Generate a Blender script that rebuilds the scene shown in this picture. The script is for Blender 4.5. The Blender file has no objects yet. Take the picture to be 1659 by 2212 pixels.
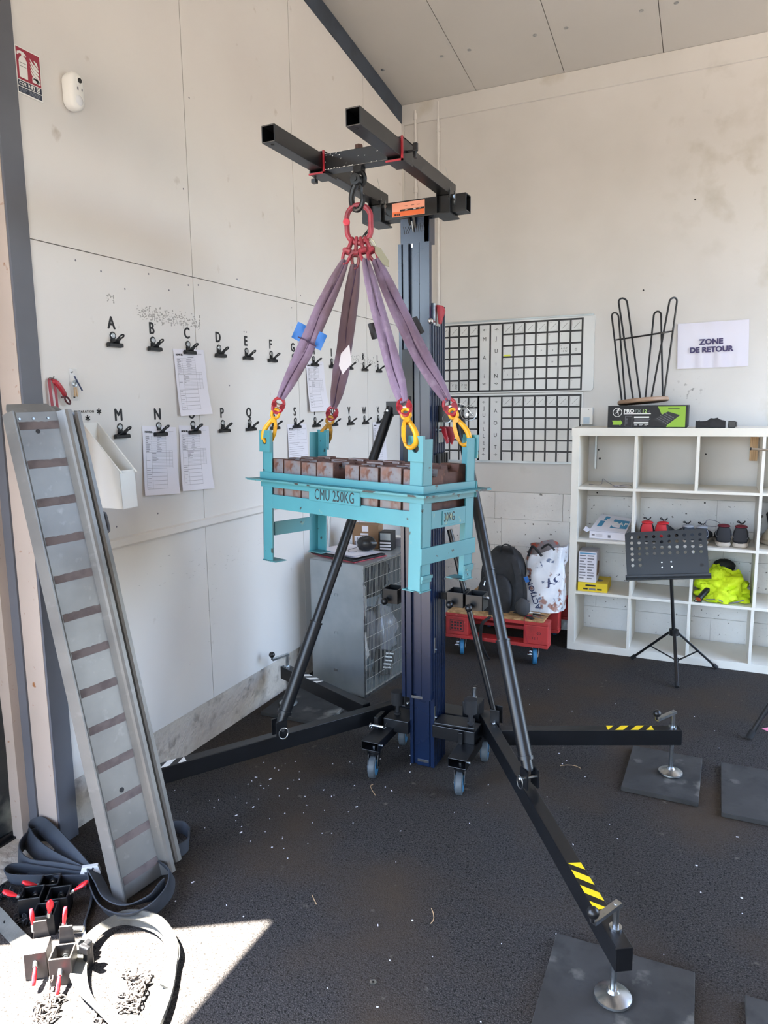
import bpy, bmesh, math, random
from mathutils import Vector, Matrix
random.seed(7)
S = bpy.context.scene
COL = S.collection
PI = math.pi

# ------------------------------------------------------------------ camera, world, sun, exposure
cam_d = bpy.data.cameras.new('camera'); cam = bpy.data.objects.new('camera', cam_d); COL.objects.link(cam)
F_PX, YAW, PITCH, ROLL = 1543.06, 0.4333, 0.1481, -0.0128
cam_d.sensor_fit = 'VERTICAL'; cam_d.sensor_height = 24.0; cam_d.lens = F_PX / 2212 * 24.0
cam_d.clip_start = 0.05; cam_d.clip_end = 200
fw = Vector((-math.sin(YAW)*math.cos(PITCH), math.cos(YAW)*math.cos(PITCH), -math.sin(PITCH)))
rt = Vector((math.cos(YAW), math.sin(YAW), 0)); up = rt.cross(fw)
r2 = rt*math.cos(ROLL) + up*math.sin(ROLL); u2 = -rt*math.sin(ROLL) + up*math.cos(ROLL)
cam.matrix_world = Matrix(((r2.x, u2.x, -fw.x, 2.1873), (r2.y, u2.y, -fw.y, -5.1307), (r2.z, u2.z, -fw.z, 1.6431), (0, 0, 0, 1)))
S.camera = cam

W = bpy.data.worlds.new('sky'); S.world = W; W.use_nodes = True
wn = W.node_tree.nodes; wn.clear()
wo = wn.new('ShaderNodeOutputWorld'); wb = wn.new('ShaderNodeBackground'); ws = wn.new('ShaderNodeTexSky')
ws.sky_type = 'NISHITA'; ws.sun_disc = False; ws.sun_elevation = math.radians(63.9); ws.sun_rotation = math.radians(-58)
ws.air_density = 1.0; ws.dust_density = 4.0; ws.ozone_density = 1.0
wb.inputs[1].default_value = 0.85
W.node_tree.links.new(ws.outputs[0], wb.inputs[0]); W.node_tree.links.new(wb.outputs[0], wo.inputs[0])

sun_d = bpy.data.lights.new('sun', 'SUN'); sun_d.energy = 40.0; sun_d.angle = math.radians(0.6); sun_d.color = (1.0, 0.94, 0.85)
sun = bpy.data.objects.new('sun', sun_d); COL.objects.link(sun)
sun.rotation_euler = Vector((0.3766, 0.2279, -0.898)).to_track_quat('-Z', 'Y').to_euler()
sun.location = (-6, -6, 10)

def area(name, loc, direction, sx, sy, energy=0, color=(1, 1, 1), portal=False):
    d = bpy.data.lights.new(name, 'AREA'); d.shape = 'RECTANGLE'; d.size = sx; d.size_y = sy
    d.energy = energy; d.color = color; d.cycles.is_portal = portal
    o = bpy.data.objects.new(name, d); COL.objects.link(o); o.location = loc
    o.rotation_euler = Vector(direction).to_track_quat('-Z', 'Z').to_euler()
    return o
area('portal_side_door', (-0.24, -6.2, 1.5), (1, 0, 0), 4.2, 3.0, portal=True)
area('portal_added_right', (4.58, -1.35, 1.7), (-1, 0, 0), 2.3, 3.4, portal=True)  # unseen right opening, sized to brighten the left wall
area('portal_added_front', (1.75, -8.22, 1.7), (0, 1, 0), 2.9, 3.4, portal=True)  # opening added behind the camera to light the low walls

S.view_settings.view_transform = 'Standard'; S.view_settings.look = 'None'
S.view_settings.gamma = 1.0; S.view_settings.use_curve_mapping = False
S.view_settings.exposure = 2.05
S.cycles.max_bounces = 10; S.cycles.diffuse_bounces = 6; S.cycles.glossy_bounces = 4
S.cycles.sample_clamp_indirect = 12.0

# ------------------------------------------------------------------ helpers
def lin(h):
    h = h.lstrip('#'); o = []
    for i in (0, 2, 4):
        v = int(h[i:i+2], 16)/255
        o.append(v/12.92 if v <= 0.04045 else ((v+0.055)/1.055)**2.4)
    return (*o, 1)

def mat(name, col, rough=0.5, metal=0.0, layers=(), bump=None, spec=0.5, alpha=1.0, trans=0.0, coat=0.0, sheen=0.0, stretch=(1, 1, 1), rvar=0.0, ior=None):
    """procedural Principled material; layers = (colour, scale, lo, hi[, detail]) noise masks mixed over the base in turn"""
    m = bpy.data.materials.new(name); m.use_nodes = True
    nt = m.node_tree; N = nt.nodes; L = nt.links; N.clear()
    out = N.new('ShaderNodeOutputMaterial'); P = N.new('ShaderNodeBsdfPrincipled'); L.new(P.outputs[0], out.inputs[0])
    P.inputs['Roughness'].default_value = rough; P.inputs['Metallic'].default_value = metal
    P.inputs['Specular IOR Level'].default_value = spec; P.inputs['Alpha'].default_value = alpha
    P.inputs['Transmission Weight'].default_value = trans; P.inputs['Coat Weight'].default_value = coat
    P.inputs['Sheen Weight'].default_value = sheen
    if ior: P.inputs['IOR'].default_value = ior
    tc = N.new('ShaderNodeTexCoord'); mp = N.new('ShaderNodeMapping'); mp.inputs['Scale'].default_value = stretch
    L.new(tc.outputs['Object'], mp.inputs[0])
    cur = None
    for i, l in enumerate(layers):
        n = N.new('ShaderNodeTexNoise'); n.inputs['Scale'].default_value = l[1]; n.inputs['Detail'].default_value = l[4] if len(l) > 4 else 4
        L.new(mp.outputs[0], n.inputs[0])
        r = N.new('ShaderNodeMapRange'); r.inputs[1].default_value = l[2]; r.inputs[2].default_value = l[3]
        L.new(n.outputs[0], r.inputs[0])
        x = N.new('ShaderNodeMix'); x.data_type = 'RGBA'; L.new(r.outputs[0], x.inputs[0])
        if cur is None: x.inputs[6].default_value = lin(col)
        else: L.new(cur, x.inputs[6])
        x.inputs[7].default_value = lin(l[0]); cur = x.outputs[2]
    if cur is None: P.inputs['Base Color'].default_value = lin(col)
    else: L.new(cur, P.inputs['Base Color'])
    if bump or rvar:
        n = N.new('ShaderNodeTexNoise'); n.inputs['Scale'].default_value = bump[0] if bump else 20; n.inputs['Detail'].default_value = 5
        L.new(mp.outputs[0], n.inputs[0])
        if bump:
            b = N.new('ShaderNodeBump'); b.inputs['Strength'].default_value = bump[1]; b.inputs['Distance'].default_value = bump[2] if len(bump) > 2 else 0.002
            L.new(n.outputs[0], b.inputs['Height']); L.new(b.outputs[0], P.inputs['Normal'])
        if rvar:
            r = N.new('ShaderNodeMapRange'); r.inputs[1].default_value = 0.3; r.inputs[2].default_value = 0.7
            r.inputs[3].default_value = rough - rvar; r.inputs[4].default_value = rough + rvar
            L.new(n.outputs[0], r.inputs[0]); L.new(r.outputs[0], P.inputs['Roughness'])
    return m

def wpos(o):
    v = Vector((0, 0, 0))
    while o is not None: v += o.location; o = o.parent
    return v

class MB:
    """collects shapes and links them as ONE mesh object"""
    def __init__(s, T=None): s.v = []; s.f = []; s.m = []; s.mi = 0; s.T = T
    def add(s, vs, fs, T=None):
        b = len(s.v); M = T if T is not None else s.T
        for p in vs:
            p = Vector(p); s.v.append(M @ p if M is not None else p)
        for f in fs: s.f.append([b+i for i in f]); s.m.append(s.mi)
        return s
    def box(s, x0, x1, y0, y1, z0, z1, T=None):
        v = [(x, y, z) for z in (z0, z1) for y in (y0, y1) for x in (x0, x1)]
        return s.add(v, [(0, 2, 3, 1), (4, 5, 7, 6), (0, 1, 5, 4), (2, 6, 7, 3), (0, 4, 6, 2), (1, 3, 7, 5)], T)
    def cbox(s, c, sx, sy, sz, T=None):
        return s.box(c[0]-sx/2, c[0]+sx/2, c[1]-sy/2, c[1]+sy/2, c[2]-sz/2, c[2]+sz/2, T)
    def frame(s, p0, p1, upv=(0, 0, 1)):
        p0, p1 = Vector(p0), Vector(p1); d = (p1-p0).normalized(); u = Vector(upv)
        if abs(d.dot(u)) > 0.98: u = Vector((0, 1, 0)) if abs(d.y) < 0.9 else Vector((1, 0, 0))
        side = u.cross(d).normalized(); u = d.cross(side).normalized()
        return d, side, u
    def bar(s, p0, p1, w, h, upv=(0, 0, 1)):
        p0, p1 = Vector(p0), Vector(p1); d, a, u = s.frame(p0, p1, upv)
        v = [p + a*(i*w/2) + u*(j*h/2) for p in (p0, p1) for (i, j) in ((-1, -1), (1, -1), (1, 1), (-1, 1))]
        return s.add(v, [(3, 2, 1, 0), (4, 5, 6, 7), (0, 1, 5, 4), (1, 2, 6, 5), (2, 3, 7, 6), (3, 0, 4, 7)])
    def hollow(s, p0, p1, w, h, t, upv=(0, 0, 1)):
        p0, p1 = Vector(p0), Vector(p1); d, a, u = s.frame(p0, p1, upv); v = []
        for p in (p0, p1):
            for k in (0, t):
                v += [p + a*(i*(w/2-k)) + u*(j*(h/2-k)) for (i, j) in ((-1, -1), (1, -1), (1, 1), (-1, 1))]
        f = []
        for i in range(4):
            j = (i+1) % 4
            f += [(i, j, 8+j, 8+i), (4+j, 4+i, 12+i, 12+j), (j, i, 4+i, 4+j), (8+i, 8+j, 12+j, 12+i)]
        return s.add(v, f)
    def tube(s, pts, r, seg=8, closed=False, caps=True):
        pts = [Vector(p) for p in pts]; n = len(pts); rs = r if isinstance(r, (list, tuple)) else [r]*n
        tan = []
        for i in range(n):
            if closed: t = pts[(i+1) % n]-pts[i-1]
            else: t = pts[min(i+1, n-1)]-pts[max(i-1, 0)]
            tan.append(t.normalized() if t.length > 1e-9 else Vector((0, 0, 1)))
        a = tan[0].orthogonal().normalized(); v = []
        for i in range(n):
            a = (a - tan[i]*a.dot(tan[i]))
            a = a.normalized() if a.length > 1e-6 else tan[i].orthogonal().normalized()
            b = tan[i].cross(a)
            v += [pts[i] + (a*math.cos(2*PI*k/seg) + b*math.sin(2*PI*k/seg))*rs[i] for k in range(seg)]
        f = []
        for i in range(n if closed else n-1):
            j = (i+1) % n
            f += [(i*seg+k, i*seg+(k+1) % seg, j*seg+(k+1) % seg, j*seg+k) for k in range(seg)]
        if closed:
            # align the seam: find rotation offset of last ring vs first
            best = min(range(seg), key=lambda q: sum((v[(n-1)*seg+k]-v[(k+q) % seg]).length for k in range(seg)))
            f = f[:-seg] + [((n-1)*seg+k, (n-1)*seg+(k+1) % seg, (k+1+best) % seg, (k+best) % seg) for k in range(seg)]
        elif caps: f += [tuple(range(seg-1, -1, -1)), tuple((n-1)*seg+k for k in range(seg))]
        return s.add(v, f)
    def cyl(s, p0, p1, r0, r1=None, seg=16):
        return s.tube([p0, p1], [r0, r0 if r1 is None else r1], seg)
    def lathe(s, prof, c=(0, 0, 0), axis=(0, 0, 1), seg=20):
        c = Vector(c); ax = Vector(axis).normalized(); a = ax.orthogonal().normalized(); b = ax.cross(a); v = []
        for (r, z) in prof:
            v += [c + ax*z + (a*math.cos(2*PI*k/seg)+b*math.sin(2*PI*k/seg))*r for k in range(seg)]
        f = [(i*seg+k, i*seg+(k+1) % seg, (i+1)*seg+(k+1) % seg, (i+1)*seg+k) for i in range(len(prof)-1) for k in range(seg)]
        if prof[0][0] > 1e-5: f.append(tuple(range(seg-1, -1, -1)))
        if prof[-1][0] > 1e-5: f.append(tuple((len(prof)-1)*seg+k for k in range(seg)))
        return s.add(v, f)
    def sphere(s, c, r, seg=12, rings=8, sc=(1, 1, 1)):
        pr = [(r*math.sin(PI*i/rings), -r*math.cos(PI*i/rings)) for i in range(rings+1)]
        b = len(s.v); s.lathe(pr, (0, 0, 0), (0, 0, 1), seg) if s.T is None else None
        if s.T is None:
            for i in range(b, len(s.v)): s.v[i] = Vector((s.v[i].x*sc[0]+c[0], s.v[i].y*sc[1]+c[1], s.v[i].z*sc[2]+c[2]))
        else:
            T = s.T; s.T = None; s.sphere(c, r, seg, rings, sc); s.T = T
            for i in range(b, len(s.v)): s.v[i] = T @ s.v[i]
        return s
    def prism(s, poly, vec):
        n = len(poly); vec = Vector(vec); v = [Vector(p) for p in poly] + [Vector(p)+vec for p in poly]
        nrm = Vector((0, 0, 0))
        for i in range(n):
            a, b = v[i], v[(i+1) % n]; nrm += a.cross(b)
        flip = nrm.dot(vec) > 0
        f = [tuple(range(n-1, -1, -1)) if flip else tuple(range(n)), tuple(range(n, 2*n)) if flip else tuple(range(2*n-1, n-1, -1))]
        f += [(i, (i+1) % n, n+(i+1) % n, n+i) if flip else (n+i, n+(i+1) % n, (i+1) % n, i) for i in range(n)]
        return s.add(v, f)
    def grid(s, fn, nu, nv, wrap=False):
        v = [fn(i/nu, j/nv) for j in range(nv+1) for i in range(nu+1)]
        return s.add(v, [(j*(nu+1)+i, j*(nu+1)+i+1, (j+1)*(nu+1)+i+1, (j+1)*(nu+1)+i) for j in range(nv) for i in range(nu)])
    def sweep(s, secs):
        """closed sections (lists of points, same count) lofted and capped"""
        n = len(secs[0]); v = [p for q in secs for p in q]
        f = [(i*n+k, i*n+(k+1) % n, (i+1)*n+(k+1) % n, (i+1)*n+k) for i in range(len(secs)-1) for k in range(n)]
        f += [tuple(range(n-1, -1, -1)), tuple((len(secs)-1)*n+k for k in range(n))]
        return s.add(v, f)
    def ribbon(s, pts, wdir, w, t=0.003, roll=None):
        """flat strap: pts centre line, wdir one width vector or one per point"""
        pts = [Vector(p) for p in pts]; n = len(pts); secs = []
        for i in range(n):
            tn = (pts[min(i+1, n-1)]-pts[max(i-1, 0)]).normalized()
            wv = Vector(wdir[i] if isinstance(wdir, list) else wdir); wv = (wv - tn*wv.dot(tn)).normalized(); nn = tn.cross(wv)
            ww = w[i] if isinstance(w, list) else w
            secs.append([pts[i]-wv*ww/2-nn*t/2, pts[i]+wv*ww/2-nn*t/2, pts[i]+wv*ww/2+nn*t/2, pts[i]-wv*ww/2+nn*t/2])
        return s.sweep(secs)
    def build(s, name, m=None, parent=None, loc=None, bev=0, smooth=35, local=False, kind=None, label=None, fix=True):
        me = bpy.data.meshes.new(name)
        off = Vector(loc) if loc is not None else Vector((0, 0, 0))
        base = off + (wpos(parent) if parent is not None else Vector((0, 0, 0)))
        if local: base = Vector((0, 0, 0))
        me.from_pydata([tuple(p-base) for p in s.v], [], s.f)
        if fix:
            bm = bmesh.new(); bm.from_mesh(me); bmesh.ops.recalc_face_normals(bm, faces=bm.faces); bm.to_mesh(me); bm.free()
        ms = m if isinstance(m, (list, tuple)) else [m]
        for q in ms:
            if q: me.materials.append(q)
        if len(ms) > 1: me.polygons.foreach_set('material_index', s.m)
        if smooth:
            me.polygons.foreach_set('use_smooth', [True]*len(me.polygons)); me.set_sharp_from_angle(angle=math.radians(smooth))
        o = bpy.data.objects.new(name, me); COL.objects.link(o); o.location = off
        if parent is not None: o.parent = parent
        if bev:
            b = o.modifiers.new('bevel', 'BEVEL'); b.width = bev; b.segments = 2; b.limit_method = 'ANGLE'; b.angle_limit = math.radians(40)
        if kind: o['kind'] = kind
        if label: o['label'] = label
        return o

def tag(o, label, cat, group=None):
    o['label'] = label; o['category'] = cat
    if group: o['group'] = group
    return o
def thing(name, label, cat, loc=(0, 0, 0), group=None, rot=None):
    o = bpy.data.objects.new(name, None); COL.objects.link(o); o.location = loc; o.empty_display_size = 0.05
    if rot is not None: o.rotation_euler = rot
    return tag(o, label, cat, group)
def struct(o): o['kind'] = 'structure'; return o
def copy_tree(o, parent=None):
    c = o.copy(); COL.objects.link(c)
    if parent is not None: c.parent = parent
    for ch in list(o.children): copy_tree(ch, c)
    return c

def text(name, body, size, loc, X, Y, m, parent=None, ext=0.0004, bold=0.0, sx=1.0, align='CENTER', local=False, spacing=1.0, lines=1.0, shear=0.0, multi=()):
    cu = bpy.data.curves.new(name, 'FONT'); cu.body = body; cu.size = size; cu.extrude = ext; cu.offset = bold; cu.align_x = align; cu.align_y = 'CENTER'
    cu.resolution_u = 3; cu.space_character = spacing; cu.space_line = lines; cu.shear = shear
    t = bpy.data.objects.new(name + '_curve', cu); COL.objects.link(t)
    me = bpy.data.meshes.new_from_object(t.evaluated_get(bpy.context.evaluated_depsgraph_get()))
    bpy.data.objects.remove(t); bpy.data.curves.remove(cu)
    X = Vector(X).normalized(); Y = Vector(Y).normalized(); Z = X.cross(Y)
    base = Vector((0, 0, 0)) if (local or parent is None) else wpos(parent)
    R = Matrix(((X.x, Y.x, Z.x), (X.y, Y.y, Z.y), (X.z, Y.z, Z.z)))
    me.transform(Matrix.Translation(Vector(loc)-base) @ R.to_4x4() @ Matrix.Diagonal((sx, 1, 1, 1)))
    if multi:                                   # heavier stroke: the same outline laid down again slightly shifted
        bm = bmesh.new(); bm.from_mesh(me); g0 = list(bm.verts)+list(bm.edges)+list(bm.faces)
        for k, (dx, dy) in enumerate(multi):
            r = bmesh.ops.duplicate(bm, geom=g0); d = X*dx + Y*dy + Z*.00004*(k+1)
            for e in r['geom']:
                if isinstance(e, bmesh.types.BMVert): e.co += d
        bm.to_mesh(me); bm.free()
    me.materials.clear(); me.materials.append(m); me.name = name
    o = bpy.data.objects.new(name, me); COL.objects.link(o)
    if parent is not None: o.parent = parent
    return o
LX, LY = (0, 1, 0), (0, 0, 1)      # reading directions on the left wall
BX, BY = (1, 0, 0), (0, 0, 1)      # and on the back wall

# ------------------------------------------------------------------ materials
M = {}
M['wall'] = mat('painted_panel', '#dad7d3', 0.55, layers=(('#d4d0cc', 1.3, .4, .7), ('#b9b1a8', 9, .68, .78, 8)), bump=(220, .05))
M['wall_back'] = mat('back_wall_paint', '#d2cfcb', 0.6, layers=(('#c9c6c1', 1.6, .4, .7), ('#a99f88', 2.3, .66, .86, 8)), bump=(60, .12))
def stain(m, centre, radius, col, scale, lo, hi, amount):
    """one patch of dried-on grime at a fixed place on a wall"""
    nt = m.node_tree; N = nt.nodes; L = nt.links; P = next(n for n in N if n.type == 'BSDF_PRINCIPLED'); src = P.inputs['Base Color'].links[0].from_socket
    tc = N.new('ShaderNodeTexCoord'); d = N.new('ShaderNodeVectorMath'); d.operation = 'DISTANCE'; d.inputs[1].default_value = centre; L.new(tc.outputs['Object'], d.inputs[0])
    r = N.new('ShaderNodeMapRange'); r.inputs[1].default_value = radius; r.inputs[2].default_value = radius*.2; L.new(d.outputs['Value'], r.inputs[0])
    n = N.new('ShaderNodeTexNoise'); n.inputs['Scale'].default_value = scale; n.inputs['Detail'].default_value = 9; L.new(tc.outputs['Object'], n.inputs[0])
    q = N.new('ShaderNodeMapRange'); q.inputs[1].default_value = lo; q.inputs[2].default_value = hi; q.inputs[4].default_value = amount; L.new(n.outputs[0], q.inputs[0])
    mu = N.new('ShaderNodeMath'); mu.operation = 'MULTIPLY'; L.new(r.outputs[0], mu.inputs[0]); L.new(q.outputs[0], mu.inputs[1])
    x = N.new('ShaderNodeMix'); x.data_type = 'RGBA'; L.new(mu.outputs[0], x.inputs[0]); L.new(src, x.inputs[6]); x.inputs[7].default_value = lin(col); L.new(x.outputs[2], P.inputs['Base Color'])
stain(M['wall_back'], (2.25, 0, 2.98), .55, '#857a52', 5.5, .50, .74, .45)
stain(M['wall_back'], (2.05, 0, 3.42), .45, '#8c8672', 7.0, .54, .76, .4)
stain(M['wall_back'], (2.02, 0, 1.72), .12, '#6c665e', 30, .58, .66, .7)
M['block'] = mat('painted_block', '#e8e6e3', 0.75, layers=(('#dbd9d6', 3, .45, .7), ('#77736e', 38, .665, .70, 3)), bump=(45, .6, .006))
M['low_bounce'] = mat('low_bounce_grey', '#a39d95', 0.7, layers=(('#989289', 2, .4, .7),))  # unseen walls kept grey to weaken their bounce light
M['joint'] = mat('joint_grey', '#a8a198', 0.9)  # grey of the slabs seen through the open joints
M['joint_light'] = mat('pale_joint', '#c3c0bc', 0.9)
M['concrete'] = mat('rough_concrete', '#c4b9ac', 0.9, layers=(('#d2c9be', 4, .45, .65), ('#90857a', 14, .55, .75, 8)), bump=(38, .8, .012))
M['ceiling'] = mat('ceiling_panel', '#bcb9b4', 0.7, layers=(('#b4b1ac', .9, .4, .7),), bump=(300, .04))
M['floor'] = mat('dark_carpet', '#343231', 0.95, layers=(('#504c4a', 240, .45, .62, 6), ('#1c1b1a', 130, .52, .66, 6), ('#463c32', 1.7, .45, .7), ('#6d675f', 22, .66, .80, 9)), bump=(210, .9, .006), spec=.15)
M['yard'] = mat('outdoor_concrete', '#5b564f', 0.9, layers=(('#504b45', 2, .4, .7),))
M['steel_grey'] = mat('grey_steel_paint', '#5f6168', 0.5, layers=(('#55575e', 3, .4, .7),))
M['beige_steel'] = mat('beige_steel_paint', '#b3a499', 0.5, layers=(('#a89a8f', 3, .4, .7), ('#8a5a33', 26, .66, .74, 8)))
M['navy_steel'] = mat('navy_beam_paint', '#3a4452', 0.5, layers=(('#2c333d', 6, .45, .7),))
M['black'] = mat('black_coating', '#0e0f12', 0.36, layers=(('#141518', 14, .45, .7), ('#404042', 60, .73, .78, 4)), spec=.5)
M['anod'] = mat('black_anodised_sky_tint', '#0f1d36', 0.26, layers=(('#132442', 3, .4, .7),), spec=.65)  # blue of the reflected sky is mixed into the black base colour
M['rubber'] = mat('black_rubber', '#1a1a1c', 0.8, bump=(120, .3))
M['blackplastic'] = mat('black_plastic', '#141416', 0.35)
M['zinc'] = mat('zinc_plated', '#b9bdc0', 0.28, 1.0, layers=(('#8f9498', 40, .5, .7),))
M['silver'] = mat('bright_steel', '#d6d6d6', 0.22, 1.0)
M['yellow'] = mat('hazard_yellow', '#f5d21a', 0.45)
M['white'] = mat('white_plastic', '#e4e3df', 0.4)
M['print'] = mat('black_print', '#1b1a1c', 0.6)
M['greyprint'] = mat('grey_print', '#77757c', 0.7)
M['wheel'] = mat('blue_grey_tyre', '#545b60', 0.55, layers=(('#474d51', 30, .45, .7),))
M['wheelhub'] = mat('blue_wheel_hub', '#2f6f96', 0.5)
M['red'] = mat('red_paint', '#a3222f', 0.42, layers=(('#851a26', 20, .5, .7),))
M['redworn'] = mat('worn_red_enamel', '#96333f', 0.4, layers=(('#742a33', 18, .5, .66), ('#5b2a28', 45, .66, .74)))
M['bluelab'] = mat('blue_label', '#2667b0', 0.6)
M['aqua'] = mat('chipped_aqua_paint', '#458890', 0.42, layers=(('#3f7f88', 4, .4, .7), ('#2f3a36', 30, .69, .705, 10), ('#8d9a78', 14, .67, .74, 8)))
M['aqua_edge'] = mat('chipped_aqua_edge', '#467f84', 0.5, layers=(('#2b2a26', 24, .56, .60, 9), ('#a3a98a', 30, .66, .72, 5)))
M['rust'] = mat('rusty_weight', '#8a7d7b', 0.7, layers=(('#6e4334', 7, .44, .60, 8), ('#94614a', 22, .56, .72, 8), ('#a9a09e', 40, .62, .70, 6), ('#38241e', 60, .66, .74, 5)), bump=(60, .4))
M['weightface'] = mat('worn_grey_weight_face', '#68676c', 0.6, layers=(('#736c68', 5, .45, .6), ('#69493c', 19, .51, .66, 9), ('#55301f', 42, .58, .70, 8), ('#7d736c', 50, .64, .72, 6)), bump=(60, .3), stretch=(1, 1, .6))
M['rust_dark'] = mat('dark_rust', '#5a3c33', 0.8, layers=(('#3c2822', 12, .45, .65, 8), ('#75503e', 30, .58, .72)), bump=(70, .4))
M['sling'] = mat('violet_webbing', '#7d6a82', 0.85, layers=(('#6c5769', 6, .45, .65), ('#8f8092', 30, .55, .8), ('#5f4a50', 3.2, .52, .68)), bump=(320, .5), sheen=.15)
M['slingdark'] = mat('violet_seam', '#45334a', 0.9)
M['hook'] = mat('yellow_hook', '#e0a41a', 0.35, layers=(('#c98a12', 20, .45, .65), ('#6b4a18', 50, .66, .74)))
M['hookdirty'] = mat('dirty_yellow_hook', '#b5832c', 0.45, layers=(('#7e5c28', 24, .42, .62), ('#4a3820', 50, .62, .74)))
M['alu'] = mat('worn_aluminium', '#83817e', 0.45, 0.5, layers=(('#73716f', 5, .4, .7), ('#979592', 24, .6, .85)), stretch=(1, 1, .4))
M['griptape'] = mat('brown_grip_tape', '#6f6463', 0.9, layers=(('#5f5555', 20, .45, .65),))
M['galv'] = mat('galvanised_sheet', '#aab0b3', 0.38, 0.65, layers=(('#98a0a4', 6, .4, .7), ('#bcc1c3', 2, .5, .8)), bump=(8, .05), rvar=.08)
M['wire'] = mat('wire_steel', '#a8a59d', 0.4, 0.6)
M['shelf'] = mat('white_foil_shelf', '#e4dfd4', 0.5, layers=(('#dad5ca', 3, .45, .7),))
M['whiteboard'] = mat('whiteboard_enamel', '#d2d3d2', 0.22, layers=(('#c8c9c9', 4, .45, .7),))
M['paper'] = mat('white_paper', '#dcdae2', 0.8)
M['tape'] = mat('black_tape', '#18181b', 0.45)
M['card'] = mat('brown_card', '#8a6b4f', 0.8)
M['pallet'] = mat('red_pallet_paint', '#b52f2d', 0.6, layers=(('#8f2725', 9, .45, .68), ('#d0645c', 40, .66, .75)), bump=(40, .3))
M['plywood'] = mat('osb_board', '#b08a5c', 0.75, layers=(('#8f6b42', 18, .45, .6, 3), ('#c9a677', 40, .55, .7, 2)), stretch=(1, 3, 1))
M['bagblack'] = mat('black_nylon', '#151517', 0.7, layers=(('#212124', 30, .45, .65),), bump=(200, .4))
M['strapgrey'] = mat('dark_blue_grey_webbing', '#3b4048', 0.8, layers=(('#2d3138', 6, .45, .65),), bump=(400, .4))
M['slinggrey'] = mat('grey_webbing', '#565550', 0.85, layers=(('#45443f', 14, .45, .65),), bump=(420, .5))
M['mat'] = mat('worn_rubber_mat', '#302f2e', 0.8, layers=(('#3d3c3a', 5, .45, .7), ('#242423', 12, .5, .7), ('#77746c', 8, .60, .74, 9)), bump=(60, .3))
M['hivis'] = mat('hi_vis_yellow', '#d9ef1c', 0.7, layers=(('#c3dc12', 9, .45, .65),), bump=(22, .7, .02))
M['clear'] = mat('clear_film', '#dfe3e6', 0.15, alpha=0.28)
M['gold'] = mat('orange_sticker', '#e8703a', 0.5)
M['pinksticker'] = mat('pale_orange_sticker', '#f0a58c', 0.5)
M['bluebox'] = mat('glove_box_blue', '#4a8fb5', 0.6)
M['wood'] = mat('pale_wood', '#c8a77f', 0.6, layers=(('#b08e66', 22, .45, .65),), stretch=(1, 1, .15))
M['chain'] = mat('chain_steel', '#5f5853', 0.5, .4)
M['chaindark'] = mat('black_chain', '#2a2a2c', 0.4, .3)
M['tarp'] = mat('dark_curtain_film', '#23282b', 0.3, layers=(('#7c8078', 5, .55, .75, 7),), bump=(9, .5, .02))
# ------------------------------------------------------------------ room shell
def cz(y): return 3.79 - 0.146*y
struct(MB().box(-0.2, 4.8, -8.4, 0.2, -0.1, 0).build('floor', M['floor'], smooth=0))
yard = struct(MB().box(-16, -0.2, -18, 8, -0.12, -0.02).box(4.8, 20, -18, 8, -0.12, -0.02).box(-.2, 4.8, -18, -8.4, -.12, -.02).build('ground', M['yard'], smooth=0))

# left wall: backing slab, painted panels with open joints, concrete upstand below
wl = MB()
for a, b in ((-3.295, 0.2),): wl.prism([(-0.14, a, 0.225), (-0.14, b, 0.225), (-0.14, b, cz(b)), (-0.14, a, cz(a))], (0.126, 0, 0))
wl = struct(wl.build('wall_left', M['joint'], smooth=0))
G = 0.0018
ys = [-3.295, -2.437, -1.545, -0.645, 0.0]
for (z0, z1) in ((0.222, 1.096), (1.096, 2.230), (2.230, None)):
    for a, b in zip(ys[:-1], ys[1:]):
        zt = (lambda y: z1-G) if z1 else (lambda y: cz(y)-0.02)
        p = MB().prism([(-0.014, a+G, z0+G), (-0.014, b-G, z0+G), (-0.014, b-G, zt(b)), (-0.014, a+G, zt(a))], (0.014, 0, 0))
        p.build('panel', M['wall'], wl, smooth=0)
scr = MB()
for y, z in ((-3.1, 2.19), (-2.98, 2.17), (-2.86, 2.12), (-2.72, 2.20), (-2.60, 2.15), (-2.47, 2.19), (-2.40, 2.20), (-2.1, 2.27), (-1.6, 2.19), (-1.5, 2.27), (-1.2, 2.19), (-2.47, 2.6), (-2.40, 3.0),
             (-2.62, 1.11), (-2.75, 1.19), (-2.99, 1.17), (-2.2, 1.75), (-2.06, 2.02), (-2.04, 2.02), (-1.2, 1.17)):
    scr.cyl((-0.002, y, z), (0.0006, y, z), 0.004, seg=8)
scr.build('screw_head', M['greyprint'], wl, kind='stuff')
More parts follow.
